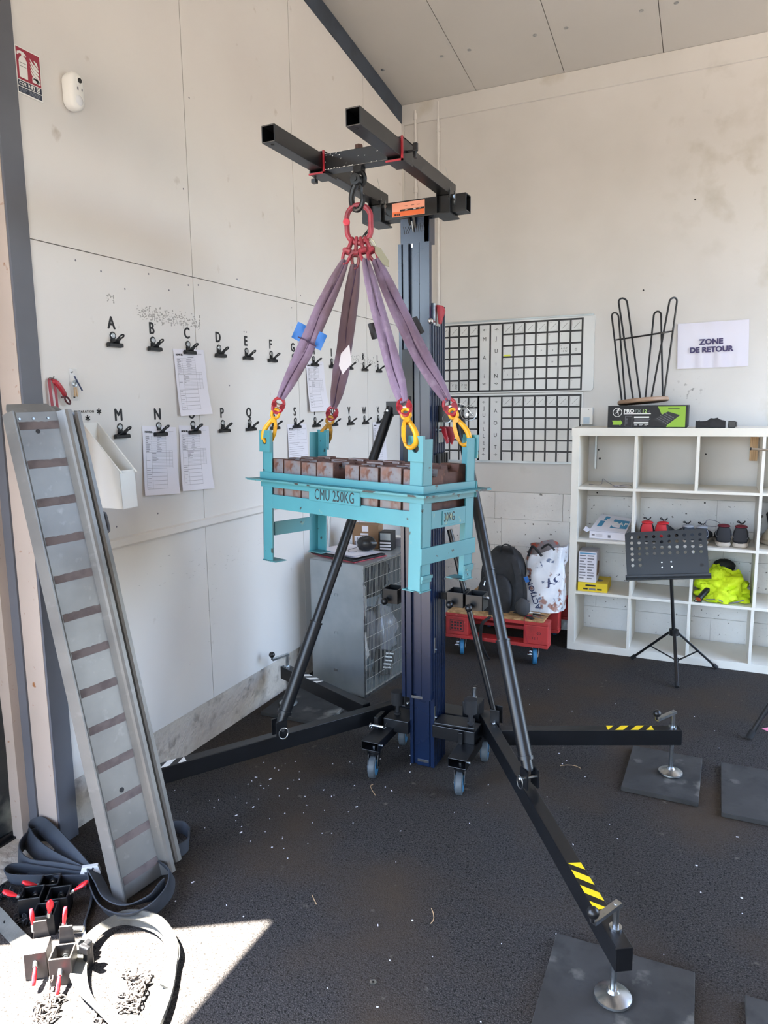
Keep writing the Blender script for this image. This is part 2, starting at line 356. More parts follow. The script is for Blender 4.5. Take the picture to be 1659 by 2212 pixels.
# scuffed bare patches where old tape was pulled off the paint
sc = MB(); rg = random.Random(3)
for (y0, y1, z0, z1, n) in ((-2.80, -2.40, 2.00, 2.075, 260), (-2.96, -2.92, 2.05, 2.10, 14), (-1.05, -0.50, 1.93, 1.99, 120), (-2.9, -1.9, 0.86, 1.0, 46), (-2.62, -2.35, .45, .8, 10)):
    for i in range(n):
        y = rg.uniform(y0, y1); z = rg.uniform(z0, z1) - (y-y0)*0.03; w = rg.uniform(.003, .020); h = rg.uniform(.002, .014)
        if n in (14, 260, 120): z = z0+(z1-z0)*.5+(z1-z0)*.5*max(-1, min(1, rg.gauss(0, .45))) - (y-y0)*.03
        if n in (46, 10): w, h = rg.uniform(.01, .035), .0012
        sh = rg.uniform(-.4, .8)*h
        xo = .0004+.0009*rg.random(); w *= .7; h *= .7; k_ = 7; a0 = rg.uniform(0, 6); sc.prism([(0.0, y+w*.5*math.cos(a0+2*PI*j/k_)*rg.uniform(.45, 1.1), z+h*.6*math.sin(a0+2*PI*j/k_)*rg.uniform(.45, 1.1)+sh*.3) for j in range(k_)], (xo, 0, 0))
sc.build('paint_scuff', mat('bare_board', '#a5a29d', .8), wl, kind='stuff', smooth=0)
pl = MB()
N = 60
pl.grid(lambda u, v: (-0.02+0.012*math.sin(u*37)*math.sin(v*5)*.3-0.008*(1-v), -3.295+u*3.295, v*0.222), N, 4)
pl.box(-0.14, -0.03, -3.295, 0.0, 0, 0.222)
struct(pl.build('baseboard_left', M['concrete'], fix=False))
tr = MB().prism([(0, -3.28, 1.080), (0, -3.28, 1.124), (0.014, -3.28, 1.118), (0.017, -3.28, 1.09), (0.006, -3.28, 1.080)], (0, 3.1, 0))
struct(tr.build('trim_1', M['wall']))
# dark steel member where wall and roof meet
bm_ = MB()
bm_.prism([(0.0, 0, cz(0)-0.125), (0.0, 0, cz(0)-0.004), (0.0, -3.3, cz(-3.3)-0.004), (0.0, -3.3, cz(-3.3)-0.125)], (0.006, 0, 0))
struct(bm_.build('trim_2', M['navy_steel'], smooth=0))

# back wall: slab, smooth upper paint, painted blockwork below the boards
wk = struct(MB().prism([(-0.14, 0.012, 0), (4.8, 0.012, 0), (4.8, 0.012, 3.83), (-0.14, 0.012, 3.83)], (0, 0.2, 0)).build('wall_back', M['joint_light'], smooth=0))
MB().box(0.0, 4.6, 0.0, 0.012, 1.002, 3.79).build('panel', M['wall_back'], wk, smooth=0)
for r in range(5):
    off = (0.225, 0.475)[r % 2] if r != 3 else 0.277
    x = off - 0.5
    while x < 4.6:
        a, b = max(x, 0.0)+.0012, min(x+0.5, 4.6)-.0012
        if b-a > .02: MB().box(a, b, rg.uniform(-.0015, .001), 0.012, r*0.2+.0012, r*0.2+0.2-.0012).build('block', M['block'], wk, smooth=0)
        x += 0.5
struct(MB().box(0.0, 4.6, -0.018, 0, 3.655, 3.79).build('trim_3', M['wall_back'], smooth=0))
cd = MB(); cd.box(-.0, .018, -.016, 0, 0, 3.66)
struct(cd.build('trim_4', M['wall_back'], smooth=0))
cd = MB(); cd.cyl((0.108, -0.012, 2.25), (0.108, -0.012, 3.74), 0.011, seg=10)
for z in (3.70, 3.2, 2.5): cd.cyl((0.108, -0.012, z-.02), (0.108, -0.012, z+.02), 0.015, seg=10)
struct(cd.build('trim_5', M['wall_back']))
cd = MB(); cd.cyl((0.284, -0.012, 2.25), (0.284, -0.012, 3.77), 0.010, seg=10)
for z in (3.60, 3.0, 2.35): cd.cyl((0.284, -0.012, z-.03), (0.284, -0.012, z+.03), 0.014, seg=10)
struct(cd.build('trim_6', M['wall_back']))
gr = MB()
for (x, z) in ((1.713, 2.37), (1.46, 1.32), (1.47, 1.26), (1.46, 1.02), (2.14, 1.30), (2.15, .98), (1.0, 3.69), (2.0, 2.9), (1.29, 2.02)):
    gr.cyl((x, 0.001, z), (x, -0.001, z), 0.006 if x != 1.47 else .008, seg=8)
gr.build('wall_hole', M['print'], wk, kind='stuff')

# right and front walls, out of frame, with openings added for daylight
wr = MB()
for a, b, z0 in ((-8.4, -2.5, 0), (-2.5, -0.2, 3.4), (-0.2, 0.0, 0)): wr.prism([(4.6, a, z0), (4.6, b, z0), (4.6, b, cz(b)), (4.6, a, cz(a))], (0.2, 0, 0))
struct(wr.build('wall_right', M['low_bounce'], smooth=0))
struct(MB().box(-0.2, 0.3, -8.4, -8.2, 0, 3.4).box(3.2, 4.8, -8.4, -8.2, 0, 3.4).box(-0.2, 4.8, -8.4, -8.2, 3.4, cz(-8.2)+.1).build('wall_front', M['low_bounce'], smooth=0))
# above the side door
struct(MB().prism([(-0.20, -8.2, 3.0), (-0.20, -3.375, 3.0), (-0.20, -3.375, cz(-3.375)+.1), (-0.20, -8.2, cz(-8.2)+.1)], (-0.1, 0, 0)).build('trim_7', M['beige_steel'], smooth=0))

# sloping ceiling: slab plus boards with open joints and screw washers
sl = MB(); sl.prism([(-0.32, 0.2, cz(.2)+.012), (4.8, 0.2, cz(.2)+.012), (4.8, -8.4, cz(-8.4)+.012), (-0.32, -8.4, cz(-8.4)+.012)], (0, 0, 0.15))
ceil = struct(sl.build('ceiling', M['joint'], smooth=0))
xs = [-0.02, 0.565, 1.168, 1.777, 2.385, 2.99, 3.6, 4.2, 4.6]
for a, b in zip(xs[:-1], xs[1:]):
    for (c, d) in ((0.0, -2.5), (-2.5, -5.0), (-5.0, -8.2)):
        g = .0022
        MB().prism([(a+g, c-g, cz(c)), (b-g, c-g, cz(c)), (b-g, d+g, cz(d)), (a+g, d+g, cz(d))], (0, 0, 0.011)).build('panel', M['ceiling'], ceil, smooth=0)
ws_ = MB()
for k in range(7):
    y = -0.45 - 0.9*k
    for x in (0.054, 0.471, 0.656, 1.073, 1.259, 1.684, 1.869, 2.29, 2.48, 2.9):
        n = Vector((0, -.146, -1)).normalized(); p = Vector((x, y, cz(y)))
        ws_.lathe([(0.013, -.001), (0.013, .0015), (0.006, .0025), (0.0, .0035)], p, n, 12)
ws_.build('washer', M['zinc'], ceil, kind='stuff')

# end post of the left wall (rolled steel section) and the door guide beside it
post = MB(); post.box(-0.004, 0.006, -3.378, -3.297, 0, 4.15)
post = struct(post.build('trim_8', M['steel_grey'], smooth=0))
MB().box(-0.096, -0.004, -3.380, -3.366, 0, 4.15).build('web', M['beige_steel'], post, smooth=0)
MB().box(-0.106, -0.096, -3.378, -3.297, 0, 4.15).build('flange', M['beige_steel'], post, smooth=0)
dr = MB(); dr.box(-0.150, -0.107, -3.385, -3.35, 0, 3.05)
dr = struct(dr.build('door_1', M['steel_grey'], smooth=0))
MB().box(-0.205, -0.150, -3.42, -3.36, 0, 3.05).build('frame_post', M['beige_steel'], dr, smooth=0)
fm = MB(); fm.grid(lambda u, v: (-0.205+.012*math.sin(v*23+u*5)*math.sin(u*9), -4.093+u*.68, v*3.0), 14, 40)
fm.grid(lambda u, v: (-0.222, -4.093+u*.68, v*3.0), 2, 2)
fm.build('curtain', M['tarp'], dr)
MB().box(-0.228, -0.196, -4.098, -4.06, 0, 3.0).build('edge_bar', M['black'], dr, smooth=0)
sill = MB(); sill.box(-0.30, -0.19, -8.2, -3.36, -0.02, 0.012); sill.box(-0.22, -0.205, -8.2, -3.40, 0.012, .03); sill.box(-0.285, -0.27, -8.2, -3.40, 0.012, .03)
struct(sill.build('trim_9', M['black'], smooth=0))
cr = MB(); cr.box(-0.19, -0.0, -3.9, -3.30, 0.0, 0.004)
struct(cr.build('trim_10', M['concrete'], smooth=0))

# litter on the carpet
lt = MB(); rg = random.Random(11)
for i in range(170):
    x = rg.uniform(.1, 2.9); y = rg.uniform(-4.1, -.9)
    if rg.random() < .4: x = rg.uniform(.3, 1.0); y = rg.uniform(-3.1, -2.2)
    s = rg.uniform(.0008, .0022); a = rg.uniform(0, PI); l = s*rg.choice((1, 1, 1.4, 2, 3))
    c, q = math.cos(a), math.sin(a)
    lt.prism([(x-l*c-s*q, y-l*q+s*c, 0.0005), (x+l*c-s*q, y+l*q+s*c, .0005), (x+l*c*.7+s*q, y+l*q*.8-s*c, .0005), (x-l*c+s*q, y-l*q-s*c, .0005)], (0, 0, .002))
ft = lt.build('litter', M['paper'], smooth=0, kind='stuff'); tag(ft, 'pale specks of debris scattered over the dark carpet', 'litter')
ws1 = MB().lathe([(0.004, 0), (.010, 0), (.010, .002), (.004, .002), (.004, 0)], (1.373, -3.486, 0.0005), (0, 0, 1), 16).build('washer', M['zinc'], loc=(1.373, -3.486, 0))
tag(ws1, 'small steel washer lying alone on the open carpet', 'washer')
for i, (x, y, a, l, k, lab) in enumerate(((1.44, -3.2, 1.9, .07, .012, 'dry straw lying below the middle of the open carpet'), (1.06, -3.27, 2.4, .05, .004, 'short straw beside the tip of the sunlit patch'),
        (.905, -2.51, -1.0, .09, .03, 'curled pale thread caught under the front caster wheel'), (1.62, -2.02, .15, .09, .02, 'bent straw in the shadow of the stabiliser leg'))):
    pts = [(x+math.cos(a)*l*t+math.sin(a)*k*t*(1-t)*4, y+math.sin(a)*l*t+math.cos(a)*k*t*(1-t)*4, .002) for t in (0, .25, .5, .75, 1)]
    tag(MB().tube(pts, .0013, 5).build('straw', M['wood'], loc=(x, y, 0)), lab, 'straw')
# ------------------------------------------------------------------ the material lift
lift = thing('material_lift', 'tall black telescopic lift mast with four stabiliser legs and two raised forks', 'lift', (1.03, -2.2, 0))
def LP(mb, name, m, par=None, **k): return mb.build(name, m, par or lift, **k)
# fixed outer mast, ribbed on the side
def ribbed(x0, x1, y0, y1, z0, z1, front):
    """extruded profile: grooves on the +x and -x sides, slots in the front"""
    pts = []
    for (x, y) in front: pts.append((x, y, z0))
    n = 5; d = 0.006
    ysr = [y0 + (y1-y0)*(k+.5)/n for k in range(n)]
    for yy in ysr: pts += [(x1, yy-.005, z0), (x1-d, yy-.004, z0), (x1-d, yy+.004, z0), (x1, yy+.005, z0)]
    pts += [(x1, y1, z0), (x0, y1, z0)]
    for yy in reversed(ysr): pts += [(x0, yy+.005, z0), (x0+d, yy+.004, z0), (x0+d, yy-.004, z0), (x0, yy-.005, z0)]
    return MB().prism(pts, (0, 0, z1-z0))
ribbed(.984, 1.102, -2.268, -2.128, 0.004, 2.06, [(.984, -2.275), (1.0, -2.275), (1.0, -2.262), (1.016, -2.262), (1.016, -2.272), (1.078, -2.272), (1.078, -2.262), (1.084, -2.262), (1.084, -2.275), (1.102, -2.275)]).build('outer_mast', M['anod'], lift, smooth=0, bev=.0015)
fm = MB(); fm.box(1.020, 1.074, -2.2735, -2.2715, .022, .034); LP(fm, 'end_plate', M['zinc'], smooth=0)
# sliding inner mast
prof = [(.957, -2.300), (.972, -2.300), (.972, -2.284), (.979, -2.284), (.979, -2.300), (1.003, -2.300), (1.003, -2.282), (1.026, -2.282), (1.026, -2.300), (1.050, -2.300), (1.050, -2.297), (1.054, -2.297), (1.054, -2.300), (1.078, -2.300), (1.095, -2.300), (1.097, -2.278), (.955, -2.278)]
MB().prism([(x, y, .335) for x, y in prof], (0, 0, 1.965)).build('inner_mast', M['anod'], lift, smooth=0)
fm = MB(); fm.box(1.002, 1.056, -2.3015, -2.2995, .337, .349); LP(fm, 'end_plate', M['zinc'], smooth=0)
fm = MB(); fm.box(1.012, 1.020, -2.290, -2.284, 2.285, 2.305); LP(fm, 'stop_bolt', M['zinc'], smooth=0)
ms = MB(); ms.box(.972, 1.020, -2.3015, -2.2995, 1.30, 1.875); LP(ms, 'cover_strip', M['black'], smooth=0, bev=.001)
ms = MB(); ms.box(1.000, 1.013, -2.303, -2.3005, 1.56, 1.68); LP(ms, 'grip_slot', M['rubber'], smooth=0, bev=.002)
# head of the mast with cut-out emblem
hd = MB(); hd.box(.965, 1.091, -2.292, -2.286, 2.300, 2.425); hd.box(1.070, 1.091, -2.292, -2.225, 2.300, 2.425); hd.box(.965, .986, -2.28, -2.225, 2.300, 2.425)
head = LP(hd, 'head_plate', M['anod'], smooth=0, bev=.001)
em = MB()
def stroke(mb, a, b, w, y=-2.2925): mb.bar((a[0], y, a[1]), (b[0], y, b[1]), w, .0012, (0, 1, 0))
for a, b in (((.979, 2.370), (.984, 2.340)), ((.987, 2.368), (.993, 2.340)), ((.995, 2.352), (1.008, 2.376)), ((.998, 2.340), (1.012, 2.366)), ((1.014, 2.362), (1.020, 2.352)), ((1.024, 2.372), (1.030, 2.340)),
             ((1.034, 2.374), (1.039, 2.342)), ((1.042, 2.374), (1.047, 2.344)), ((1.051, 2.375), (1.056, 2.346)), ((1.051, 2.376), (1.062, 2.376)), ((1.056, 2.345), (1.066, 2.346)), ((1.060, 2.368), (1.061, 2.362)), ((1.063, 2.358), (1.064, 2.352)), ((1.067, 2.377), (1.072, 2.348))):
    stroke(em, a, b, .0022)
em.build('emblem', M['print'], head, smooth=0)
for gx, gz in ((1.004, 2.372), (1.026, 2.360)): MB().prism([(gx, -2.292, 2.399), (gx, -2.312, 2.399), (gx, -2.292, gz)], (.010, 0, 0)).build('gusset', M['black'], head, smooth=0)
MB().cyl((1.021, -2.305, 2.385), (1.024, -2.296, 2.345), .003, seg=8).build('pin', M['zinc'], head)
# carriage cross bar with rating sticker
cb = MB(); cb.hollow((.795, -2.272, 2.434), (1.252, -2.272, 2.434), .062, .068, .005)
cbar = LP(cb, 'carriage_bar', M['black'], smooth=0, bev=.002)
st = MB(); st.box(.934, 1.078, -2.3045, -2.303, 2.408, 2.462); st.build('rating_sticker', M['pinksticker'], cbar, smooth=0)
st = MB(); st.box(.936, 1.076, -2.3052, -2.3045, 2.409, 2.428); st.build('rating_sticker_band', M['gold'], cbar, smooth=0)
st = MB(); st.box(.970, 1.076, -2.3057, -2.3052, 2.4275, 2.4345)
for x in (.95, .957, .964, .945): st.box(x, x+.005, -2.3057, -2.3052, 2.412, 2.420)
for x in (.99, 1.02, 1.045): st.box(x, x+.012, -2.3055, -2.3050, 2.446, 2.4475)
st.build('rating_sticker_print', M['print'], cbar, smooth=0)
st = MB()
for x in (.992, 1.030, 1.052): st.box(x, x+.010, -2.3061, -2.3057, 2.4297, 2.4322)
st.build('rating_sticker_digits', M['white'], cbar, smooth=0)
# the two forks
for k, (xa, nm, lab) in enumerate(((.862, 'fork', None), (1.162, 'fork', None))):
    f = MB(); f.hollow((xa, -3.10, 2.4945), (xa, -2.235, 2.4945), .049, .053, .004)
    fk = LP(f, nm, M['black'], smooth=0, bev=.003)
    sv = MB()
    sv.box(xa-.030, xa-.025, -2.322, -2.225, 2.395, 2.480); sv.box(xa+.025, xa+.030, -2.322, -2.225, 2.395, 2.480); sv.box(xa-.034, xa+.034, -2.335, -2.215, 2.390, 2.396)
    sv.build('socket_bracket', M['black'], fk, smooth=0, bev=.001)
    MB().cyl((xa, -3.075, 2.4685), (xa, -3.075, 2.4665), .0055, seg=10).build('pin_hole', M['print'], fk)
    MB().cyl((xa, -3.075, 2.521), (xa, -3.075, 2.5222), .0055, seg=10).build('pin_hole', M['zinc'], fk)
    p = MB(); p.cyl((xa+.02, -2.30, 2.455), (xa+.045, -2.312, 2.455), .007, seg=10)
    ringc = Vector((xa+.05, -2.325, 2.445))
    p.tube([ringc + Vector((.4*math.cos(t)*.026, -math.cos(t)*.024, math.sin(t)*.026)) for t in [2*PI*i/20 for i in range(20)]], .0018, 6, closed=True)
    p.tube([(xa+.03, -2.31, 2.47), (xa+.015, -2.30, 2.53), (xa, -2.29, 2.575)], .0008, 4)
    p.build('ring_pin', M['zinc'], fk)
wl_ = MB(); wl_.tube([(.845, -2.31, 2.405), (.835, -2.32, 2.375), (.805, -2.335, 2.335), (.80, -2.34, 2.325), (.815, -2.335, 2.34), (.842, -2.32, 2.385)], .0013, 5); wl_.tube([(.83, -2.325, 2.36), (.82, -2.33, 2.345)], .004, 6); wl_.sphere((.80, -2.34, 2.325), .004)
LP(wl_, 'safety_lanyard', M['print'])
wl_ = MB(); wl_.tube([(1.0, -2.77, 2.40), (.96, -2.6, 2.42), (.90, -2.34, 2.47)], .0012, 5); wl_.tube([(.92, -2.42, 2.452), (.905, -2.36, 2.466)], .004, 6)
LP(wl_, 'safety_lanyard', M['print'])
# sliding hook beam between the forks
hb = MB(); hb.hollow((.888, -2.765, 2.492), (1.136, -2.765, 2.492), .052, .055, .004)
beam = LP(hb, 'hook_beam', M['black'], smooth=0, bev=.002, label='black hook beam with chipped white paint on its edges')
for xa in (.862, 1.162):
    cl = MB(); cl.box(xa-.031, xa+.031, -2.795, -2.705, 2.4555, 2.463); cl.box(xa-.031, xa-.0255, -2.795, -2.705, 2.463, 2.53); cl.box(xa+.0255, xa+.031, -2.795, -2.705, 2.463, 2.53); cl.box(xa-.031, xa+.031, -2.795, -2.705, 2.525, 2.53)
    cl.build('sliding_collar', M['black'], beam, smooth=0, bev=.001)
    rd = MB(); rd.box(xa-.032, xa+.032, -2.798, -2.793, 2.4545, 2.460); s = 1 if xa < 1 else -1
    rd.box(xa+s*.0255, xa+s*.0320, -2.798, -2.793, 2.4545, 2.531) if s > 0 else rd.box(xa-.032+.057, xa+.032, -2.798, -2.793, 2.4545, 2.531)
    rd.build('collar_edge', M['red'], beam, smooth=0, label='red painted collar edge')
kb = MB(); kb.cyl((1.193, -2.755, 2.492), (1.218, -2.755, 2.492), .0045, seg=8); kb.box(1.214, 1.222, -2.760, -2.750, 2.476, 2.508); kb.box(1.216, 1.230, -2.762, -2.748, 2.490, 2.516); kb.box(1.216, 1.226, -2.760, -2.748, 2.468, 2.492)
kb.build('clamp_knob', M['blackplastic'], beam, smooth=0, bev=.002)
kb = MB(); kb.cyl((.845, -2.775, 2.457), (.842, -2.775, 2.44), .004, seg=8); kb.box(.832, .850, -2.786, -2.766, 2.432, 2.446)
kb.build('clamp_knob', M['blackplastic'], beam, smooth=0, bev=.002)
ch = MB(); rg = random.Random(5)
for i in range(46):
    x = rg.choice((rg.gauss(.94, .03), rg.uniform(.89, 1.1))); z = rg.choice((2.4655, 2.4655, 2.518, rg.uniform(2.49, 2.517))); w = rg.uniform(.002, .007); h = rg.uniform(.001, .004)
    x = min(max(x, .892), 1.125)
    ch.prism([(x, -2.7912, z), (x+w, -2.7912, z+.001), (x+w*.6, -2.7912, z+h), (x+.001, -2.7912, z+h*.8)], (0, -.0006, 0))
ch.build('paint_chip', M['white'], beam, smooth=0, kind='stuff')
bt = MB(); bt.cyl((1.015, -2.765, 2.518), (1.015, -2.765, 2.522), .018, seg=12); bt.cyl((1.015, -2.765, 2.522), (1.015, -2.765, 2.538), .014, seg=6)
bt.build('nut', M['rust_dark'], beam, smooth=20)
# swivel hook under the beam
hk = MB(); hk.box(1.000, 1.030, -2.782, -2.748, 2.445, 2.467)
hk.tube([(1.015 + .021*math.cos(t), -2.772 + .006*math.cos(t), 2.425 + .024*math.sin(t)) for t in [2*PI*i/20 for i in range(20)]], .0085, 8, closed=True)
hk.build('eye_bolt', M['blackplastic'], beam)
hk = MB()
pts = [(1.012, -2.785, 2.428), (1.010, -2.785, 2.405), (1.000, -2.785, 2.385), (.993, -2.785, 2.360), (.996, -2.785, 2.335), (1.010, -2.785, 2.320), (1.027, -2.785, 2.325), (1.036, -2.785, 2.345), (1.035, -2.785, 2.365)]
def smooth_path(pts, n=4):
    pts = [Vector(p) for p in pts]; out = []
    for i in range(len(pts)-1):
        p0 = pts[max(i-1, 0)]; p1 = pts[i]; p2 = pts[i+1]; p3 = pts[min(i+2, len(pts)-1)]
        for k in range(n):
            t = k/n
            out.append(.5*((2*p1)+(-p0+p2)*t+(2*p0-5*p1+4*p2-p3)*t*t+(-p0+3*p1-3*p2+p3)*t**3))
    out.append(pts[-1]); return out
sp = smooth_path(pts, 4); hk.tube(sp, [.012-.004*abs(i/len(sp)-.1) for i in range(len(sp))], 10)
hk.tube(smooth_path([(1.018, -2.785, 2.415), (1.030, -2.785, 2.395), (1.031, -2.785, 2.375), (1.034, -2.785, 2.355)], 4), .006, 8)
hk.cyl((1.014, -2.800, 2.418), (1.014, -2.765, 2.418), .019, seg=16); hk.cyl((1.014, -2.804, 2.418), (1.014, -2.76, 2.418), .008, seg=10)
hk.build('swivel_hook', M['blackplastic'], beam)

# base frame
bs = MB(); bs.box(.93, 1.16, -2.315, -2.28, .15, .22) if False else None
bs.box(.86, .985, -2.30, -2.20, .155, .215); bs.box(1.102, 1.30, -2.30, -2.20, .165, .225); bs.box(.86, 1.30, -2.20, -2.127, .12, .20); bs.box(1.06, 1.30, -2.127, -2.02, .15, .21); bs.box(.84, 1.03, -2.127, -2.02, .15, .21)
bs.prism([(1.11, -2.30, .226), (1.30, -2.30, .232), (1.27, -2.2, .232), (1.11, -2.2, .226)], (0, 0, .012))
base = LP(bs, 'base_frame', M['black'], smooth=0, bev=.003)
for (x, y, z) in ((1.272, -2.27, .30), (.905, -2.235, .265)):
    b = MB(); b.cyl((x, y, z), (x, y, z+.062), .029, seg=20); b.cyl((x, y, z-.075), (x, y, z), .010, seg=10); b.cyl((x, y, z-.05), (x, y, z-.04), .016, seg=6)
    b.build('buffer', M['rubber'], base)
b = MB(); b.box(1.19, 1.27, -2.14, -2.06, .21, .285); b.build('bolt_block', M['black'], base, smooth=0, bev=.002)
b = MB(); b.cyl((1.235, -2.10, .285), (1.235, -2.10, .30), .014, seg=6); b.cyl((1.235, -2.10, .30), (1.235, -2.10, .345), .008, seg=10)
b.build('bolt', M['zinc'], base)
# caster arms
for (x, y, yb, zt) in ((1.270, -2.45, -2.22, .166), (.872, -2.47, -2.24, .174), (1.285, -2.06, -2.15, .166), (.872, -2.06, -2.15, .166)):
    a = MB(); a.hollow((x, y, zt-.020), (x, yb, zt-.020), .082, .042, .004)
    if y < -2.3: a.box(x-.041, x-.02, yb-.10, yb-.02, zt, zt+.055)
    ca = LP(a, 'caster_arm', M['black'], smooth=0, bev=.002)
    s = -1 if y < -2.3 else 1
    yc = y - s*.035; ax, ay, az = x+.004, yc, .05
    w = MB(); w.lathe([(0, -.016), (.040, -.016), (.049, -.012), (.050, 0), (.049, .012), (.040, .016), (0, .016)], (ax, ay-.012, az), (1, .22, 0), 28)
    w.build('wheel', M['wheel'], ca)
    w = MB(); w.lathe([(.036, -.0175), (.036, .0175)], (ax, ay-.012, az), (1, .22, 0), 20); w.build('wheel_hub', M['wheelhub'], ca)
    fk = MB(); fk.cyl((ax, ay, .108), (ax, ay, zt-.042), .026, seg=16)
    for q in (-1, 1):
        o = Vector((q*.0215, q*.0047, 0))
        fk.bar(Vector((ax, ay+.004, .118))+o, Vector((ax, ay-.012, .045))+o, .034, .003, (1, .22, 0))
    fk.cyl((ax-.026, ay-.0178, az), (ax+.026, ay-.0063, az), .006, seg=8); fk.cyl((ax, ay, .110), (ax, ay, .119), .030, seg=16)
    fk.build('caster_fork', M['black'], ca, smooth=30)
    b = MB(); b.cyl((ax, yc, zt-.042), (ax, yc, zt-.030), .007, seg=8); b.cyl((x+.041, y+.03, zt-.02), (x+.050, y+.03, zt-.02), .005, seg=8); b.build('bolt', M['zinc'], ca)
for (x, y, z) in ((.872-.032, -2.35, .20),):
    p = MB(); p.cyl((x-.012, y-.01, z), (x+.05, y-.01, z), .006, seg=8); p.sphere((x-.012, y-.015, z), .008)
    p.tube([(x-.012, y-.018+.012*math.cos(t), z-.004+.016*math.sin(t)) for t in [2*PI*i/16 for i in range(16)]], .0015, 5, closed=True)
    LP(p, 'ring_pin', M['zinc'])
tg = MB(); tg.tube([(.878, -2.28, .20), (.884, -2.33, .195), (.89, -2.335, .188), (.88, -2.34, .183), (.888, -2.335, .19)], .0012, 5); LP(tg, 'pin_wire', M['zinc'])

# stabiliser legs
ZT, ZB = .235, .165
def leg(p0, p1, jack, arm_dir, ball_dz, stripes, smat, lab, foot=True, flip=1):
    p0 = Vector((*p0, (ZT+ZB)/2)); p1 = Vector((*p1, (ZT+ZB)/2)); d = (p1-p0).normalized(); sd = Vector((d.y, -d.x, 0))
    l = MB(); l.bar(p0, p1, .048, .070)
    lg = LP(l, 'stabiliser_leg', M['black'], smooth=0, bev=.0025, label=lab)
    if stripes:
        hz = MB(); s0, s1 = stripes; n = 4; L = s1-s0; w = .021
        zq = ZT+.0006
        bw = L/6; sl = bw*1.15
        def q(t, x): t = min(max(t, s0), s1); b = p0 + d*t; return (b.x+sd.x*x*flip, b.y+sd.y*x*flip, zq)
        for i in range(n):                      # slanted bands, trimmed square at both ends of the strip
            t0 = s0 - bw*.5 + 2*bw*i
            hz.prism([q(t0-sl/2, -w), q(t0+bw-sl/2, -w), q(t0+bw+sl/2, w), q(t0+sl/2, w)], (0, 0, .0005))
        hz.build('hazard_stripe', smat, lg, smooth=0)
    jx, jy = jack
    j = MB(); j.cyl((jx, jy, .03), (jx, jy, .31), .0085, seg=12); j.cyl((jx, jy, ZT), (jx, jy, ZT+.006), .017, seg=16)
    A = Vector((jx, jy, .304)); B = A + Vector((arm_dir[0], arm_dir[1], -.012)); a = (B-A).normalized()
    j.bar(A-a*.012, B, .020, .011)
    j.build('jack_screw', M['zinc'], lg)
    f = MB(); f.lathe([(0, .0225), (.046, .0225), (.051, .026), (.050, .032), (.040, .037), (.018, .044), (.013, .052), (0, .052)], (jx, jy, 0), (0, 0, 1), 32); f.build('jack_foot', M['zinc'], lg)
    kb = MB(); C = B + Vector((0, 0, .012)); kb.cyl(B, C, .005, seg=8); kb.sphere(C+Vector((0, 0, .016)), .0165, 16, 10); kb.build('crank_knob', M['blackplastic'], lg)
    return lg
leg((1.285, -2.105), (2.041, -3.353), (2.010, -3.288), (-.050, -.078), .02, (1.105, 1.315), M['yellow'], None, flip=-1)
leg((1.395, -2.233), (2.115, -1.922), (2.084, -1.932), (-.062, -.075), .02, (.465, .665), M['yellow'], None, flip=-1)
leg((.845, -2.165), (.125, -3.278), (.150, -3.240), (-.03, .08), .02, (1.00, 1.21), M['white'], 'black stabiliser leg running behind the aluminium ramps, with white stripes', flip=-1)
leg((.74, -2.228), (.095, -1.947), (.126, -1.961), (-.05, -.070), .02, (.37, .56), M['white'], 'black stabiliser leg along the wall by the mesh cabinet, with white stripes', flip=-1)
# hinge plates, raking struts
def strut(top, bot, r0, r1, joints):
    top, bot = Vector(top), Vector(bot); d = (bot-top); s = MB(); L = d.length; u = d.normalized()
    k = joints[-1]
    s.tube([top, top+d*k*.999, top+d*k, bot-u*.06], [r0, r0, r1, r1], 20)
    so = LP(s, 'strut', M['black'])
    for t in joints + [.02]: MB().cyl(top+d*t-u*.003, top+d*t+u*.003, (r0 if t < k else r1)+.0025, seg=20).build('collar', M['black'], so)
    MB().cyl(bot-u*.075, bot-u*.062, r1+.004, seg=20).build('collar', M['black'], so)
    e = MB(); sd = u.cross(Vector((0, 0, 1))).normalized()
    e.cyl(bot-u*.075, bot-u*.02, r1*.82, seg=16)
    fl = Vector((u.x, u.y, 0)).normalized()
    for q in (-1, 1): MB().bar(bot+sd*q*.022+Vector((0, 0, .035)), bot+sd*q*.022-Vector((0, 0, .036)), .006, .05, fl).build('clevis_plate', M['black'], so, smooth=0)
    e.build('strut_end', M['black'], so, smooth=30)
    p = MB(); p.cyl(bot-sd*.036, bot+sd*.036, .007, seg=10); p.sphere(bot+sd*.038, .009)
    c = bot + sd*.040 + Vector((0, 0, -.012)) if sd.y < 0 else bot - sd*.040 + Vector((0, 0, -.012))
    p.tube([c + fl*.021*math.cos(t) + Vector((0, 0, .024*math.sin(t))) for t in [2*PI*i/20 for i in range(20)]], .0022, 6, closed=True)
    p.build('ring_pin', M['zinc'], so)
    return so
strut((1.187, -2.20, 1.610), (1.632, -2.685, .285), .0215, .0265, [.47, .66])
strut((.868, -2.19, 1.632), (.556, -2.700, .285), .0215, .0265, [.50, .68])
for (t, b) in (((1.13, -2.15, 1.09), (1.350, -2.165, .262)), ((.962, -2.115, 1.09), (.915, -2.115, .262))):
    s = MB(); s.cyl(t, b, .0125, seg=12); so = LP(s, 'brace', M['black'])
    for q in (-.03, .024): MB().box(b[0]-.012, b[0]+.03, b[1]+q, b[1]+q+.006, .215, .295).build('clevis_plate', M['black'], so, smooth=0, bev=.001)
    p = MB(); p.cyl((b[0]+.01, b[1]-.045, .24), (b[0]+.01, b[1]+.04, .24), .006, seg=10); p.sphere((b[0]+.01, b[1]-.047, .24), .008); p.build('pin', M['zinc'], so)
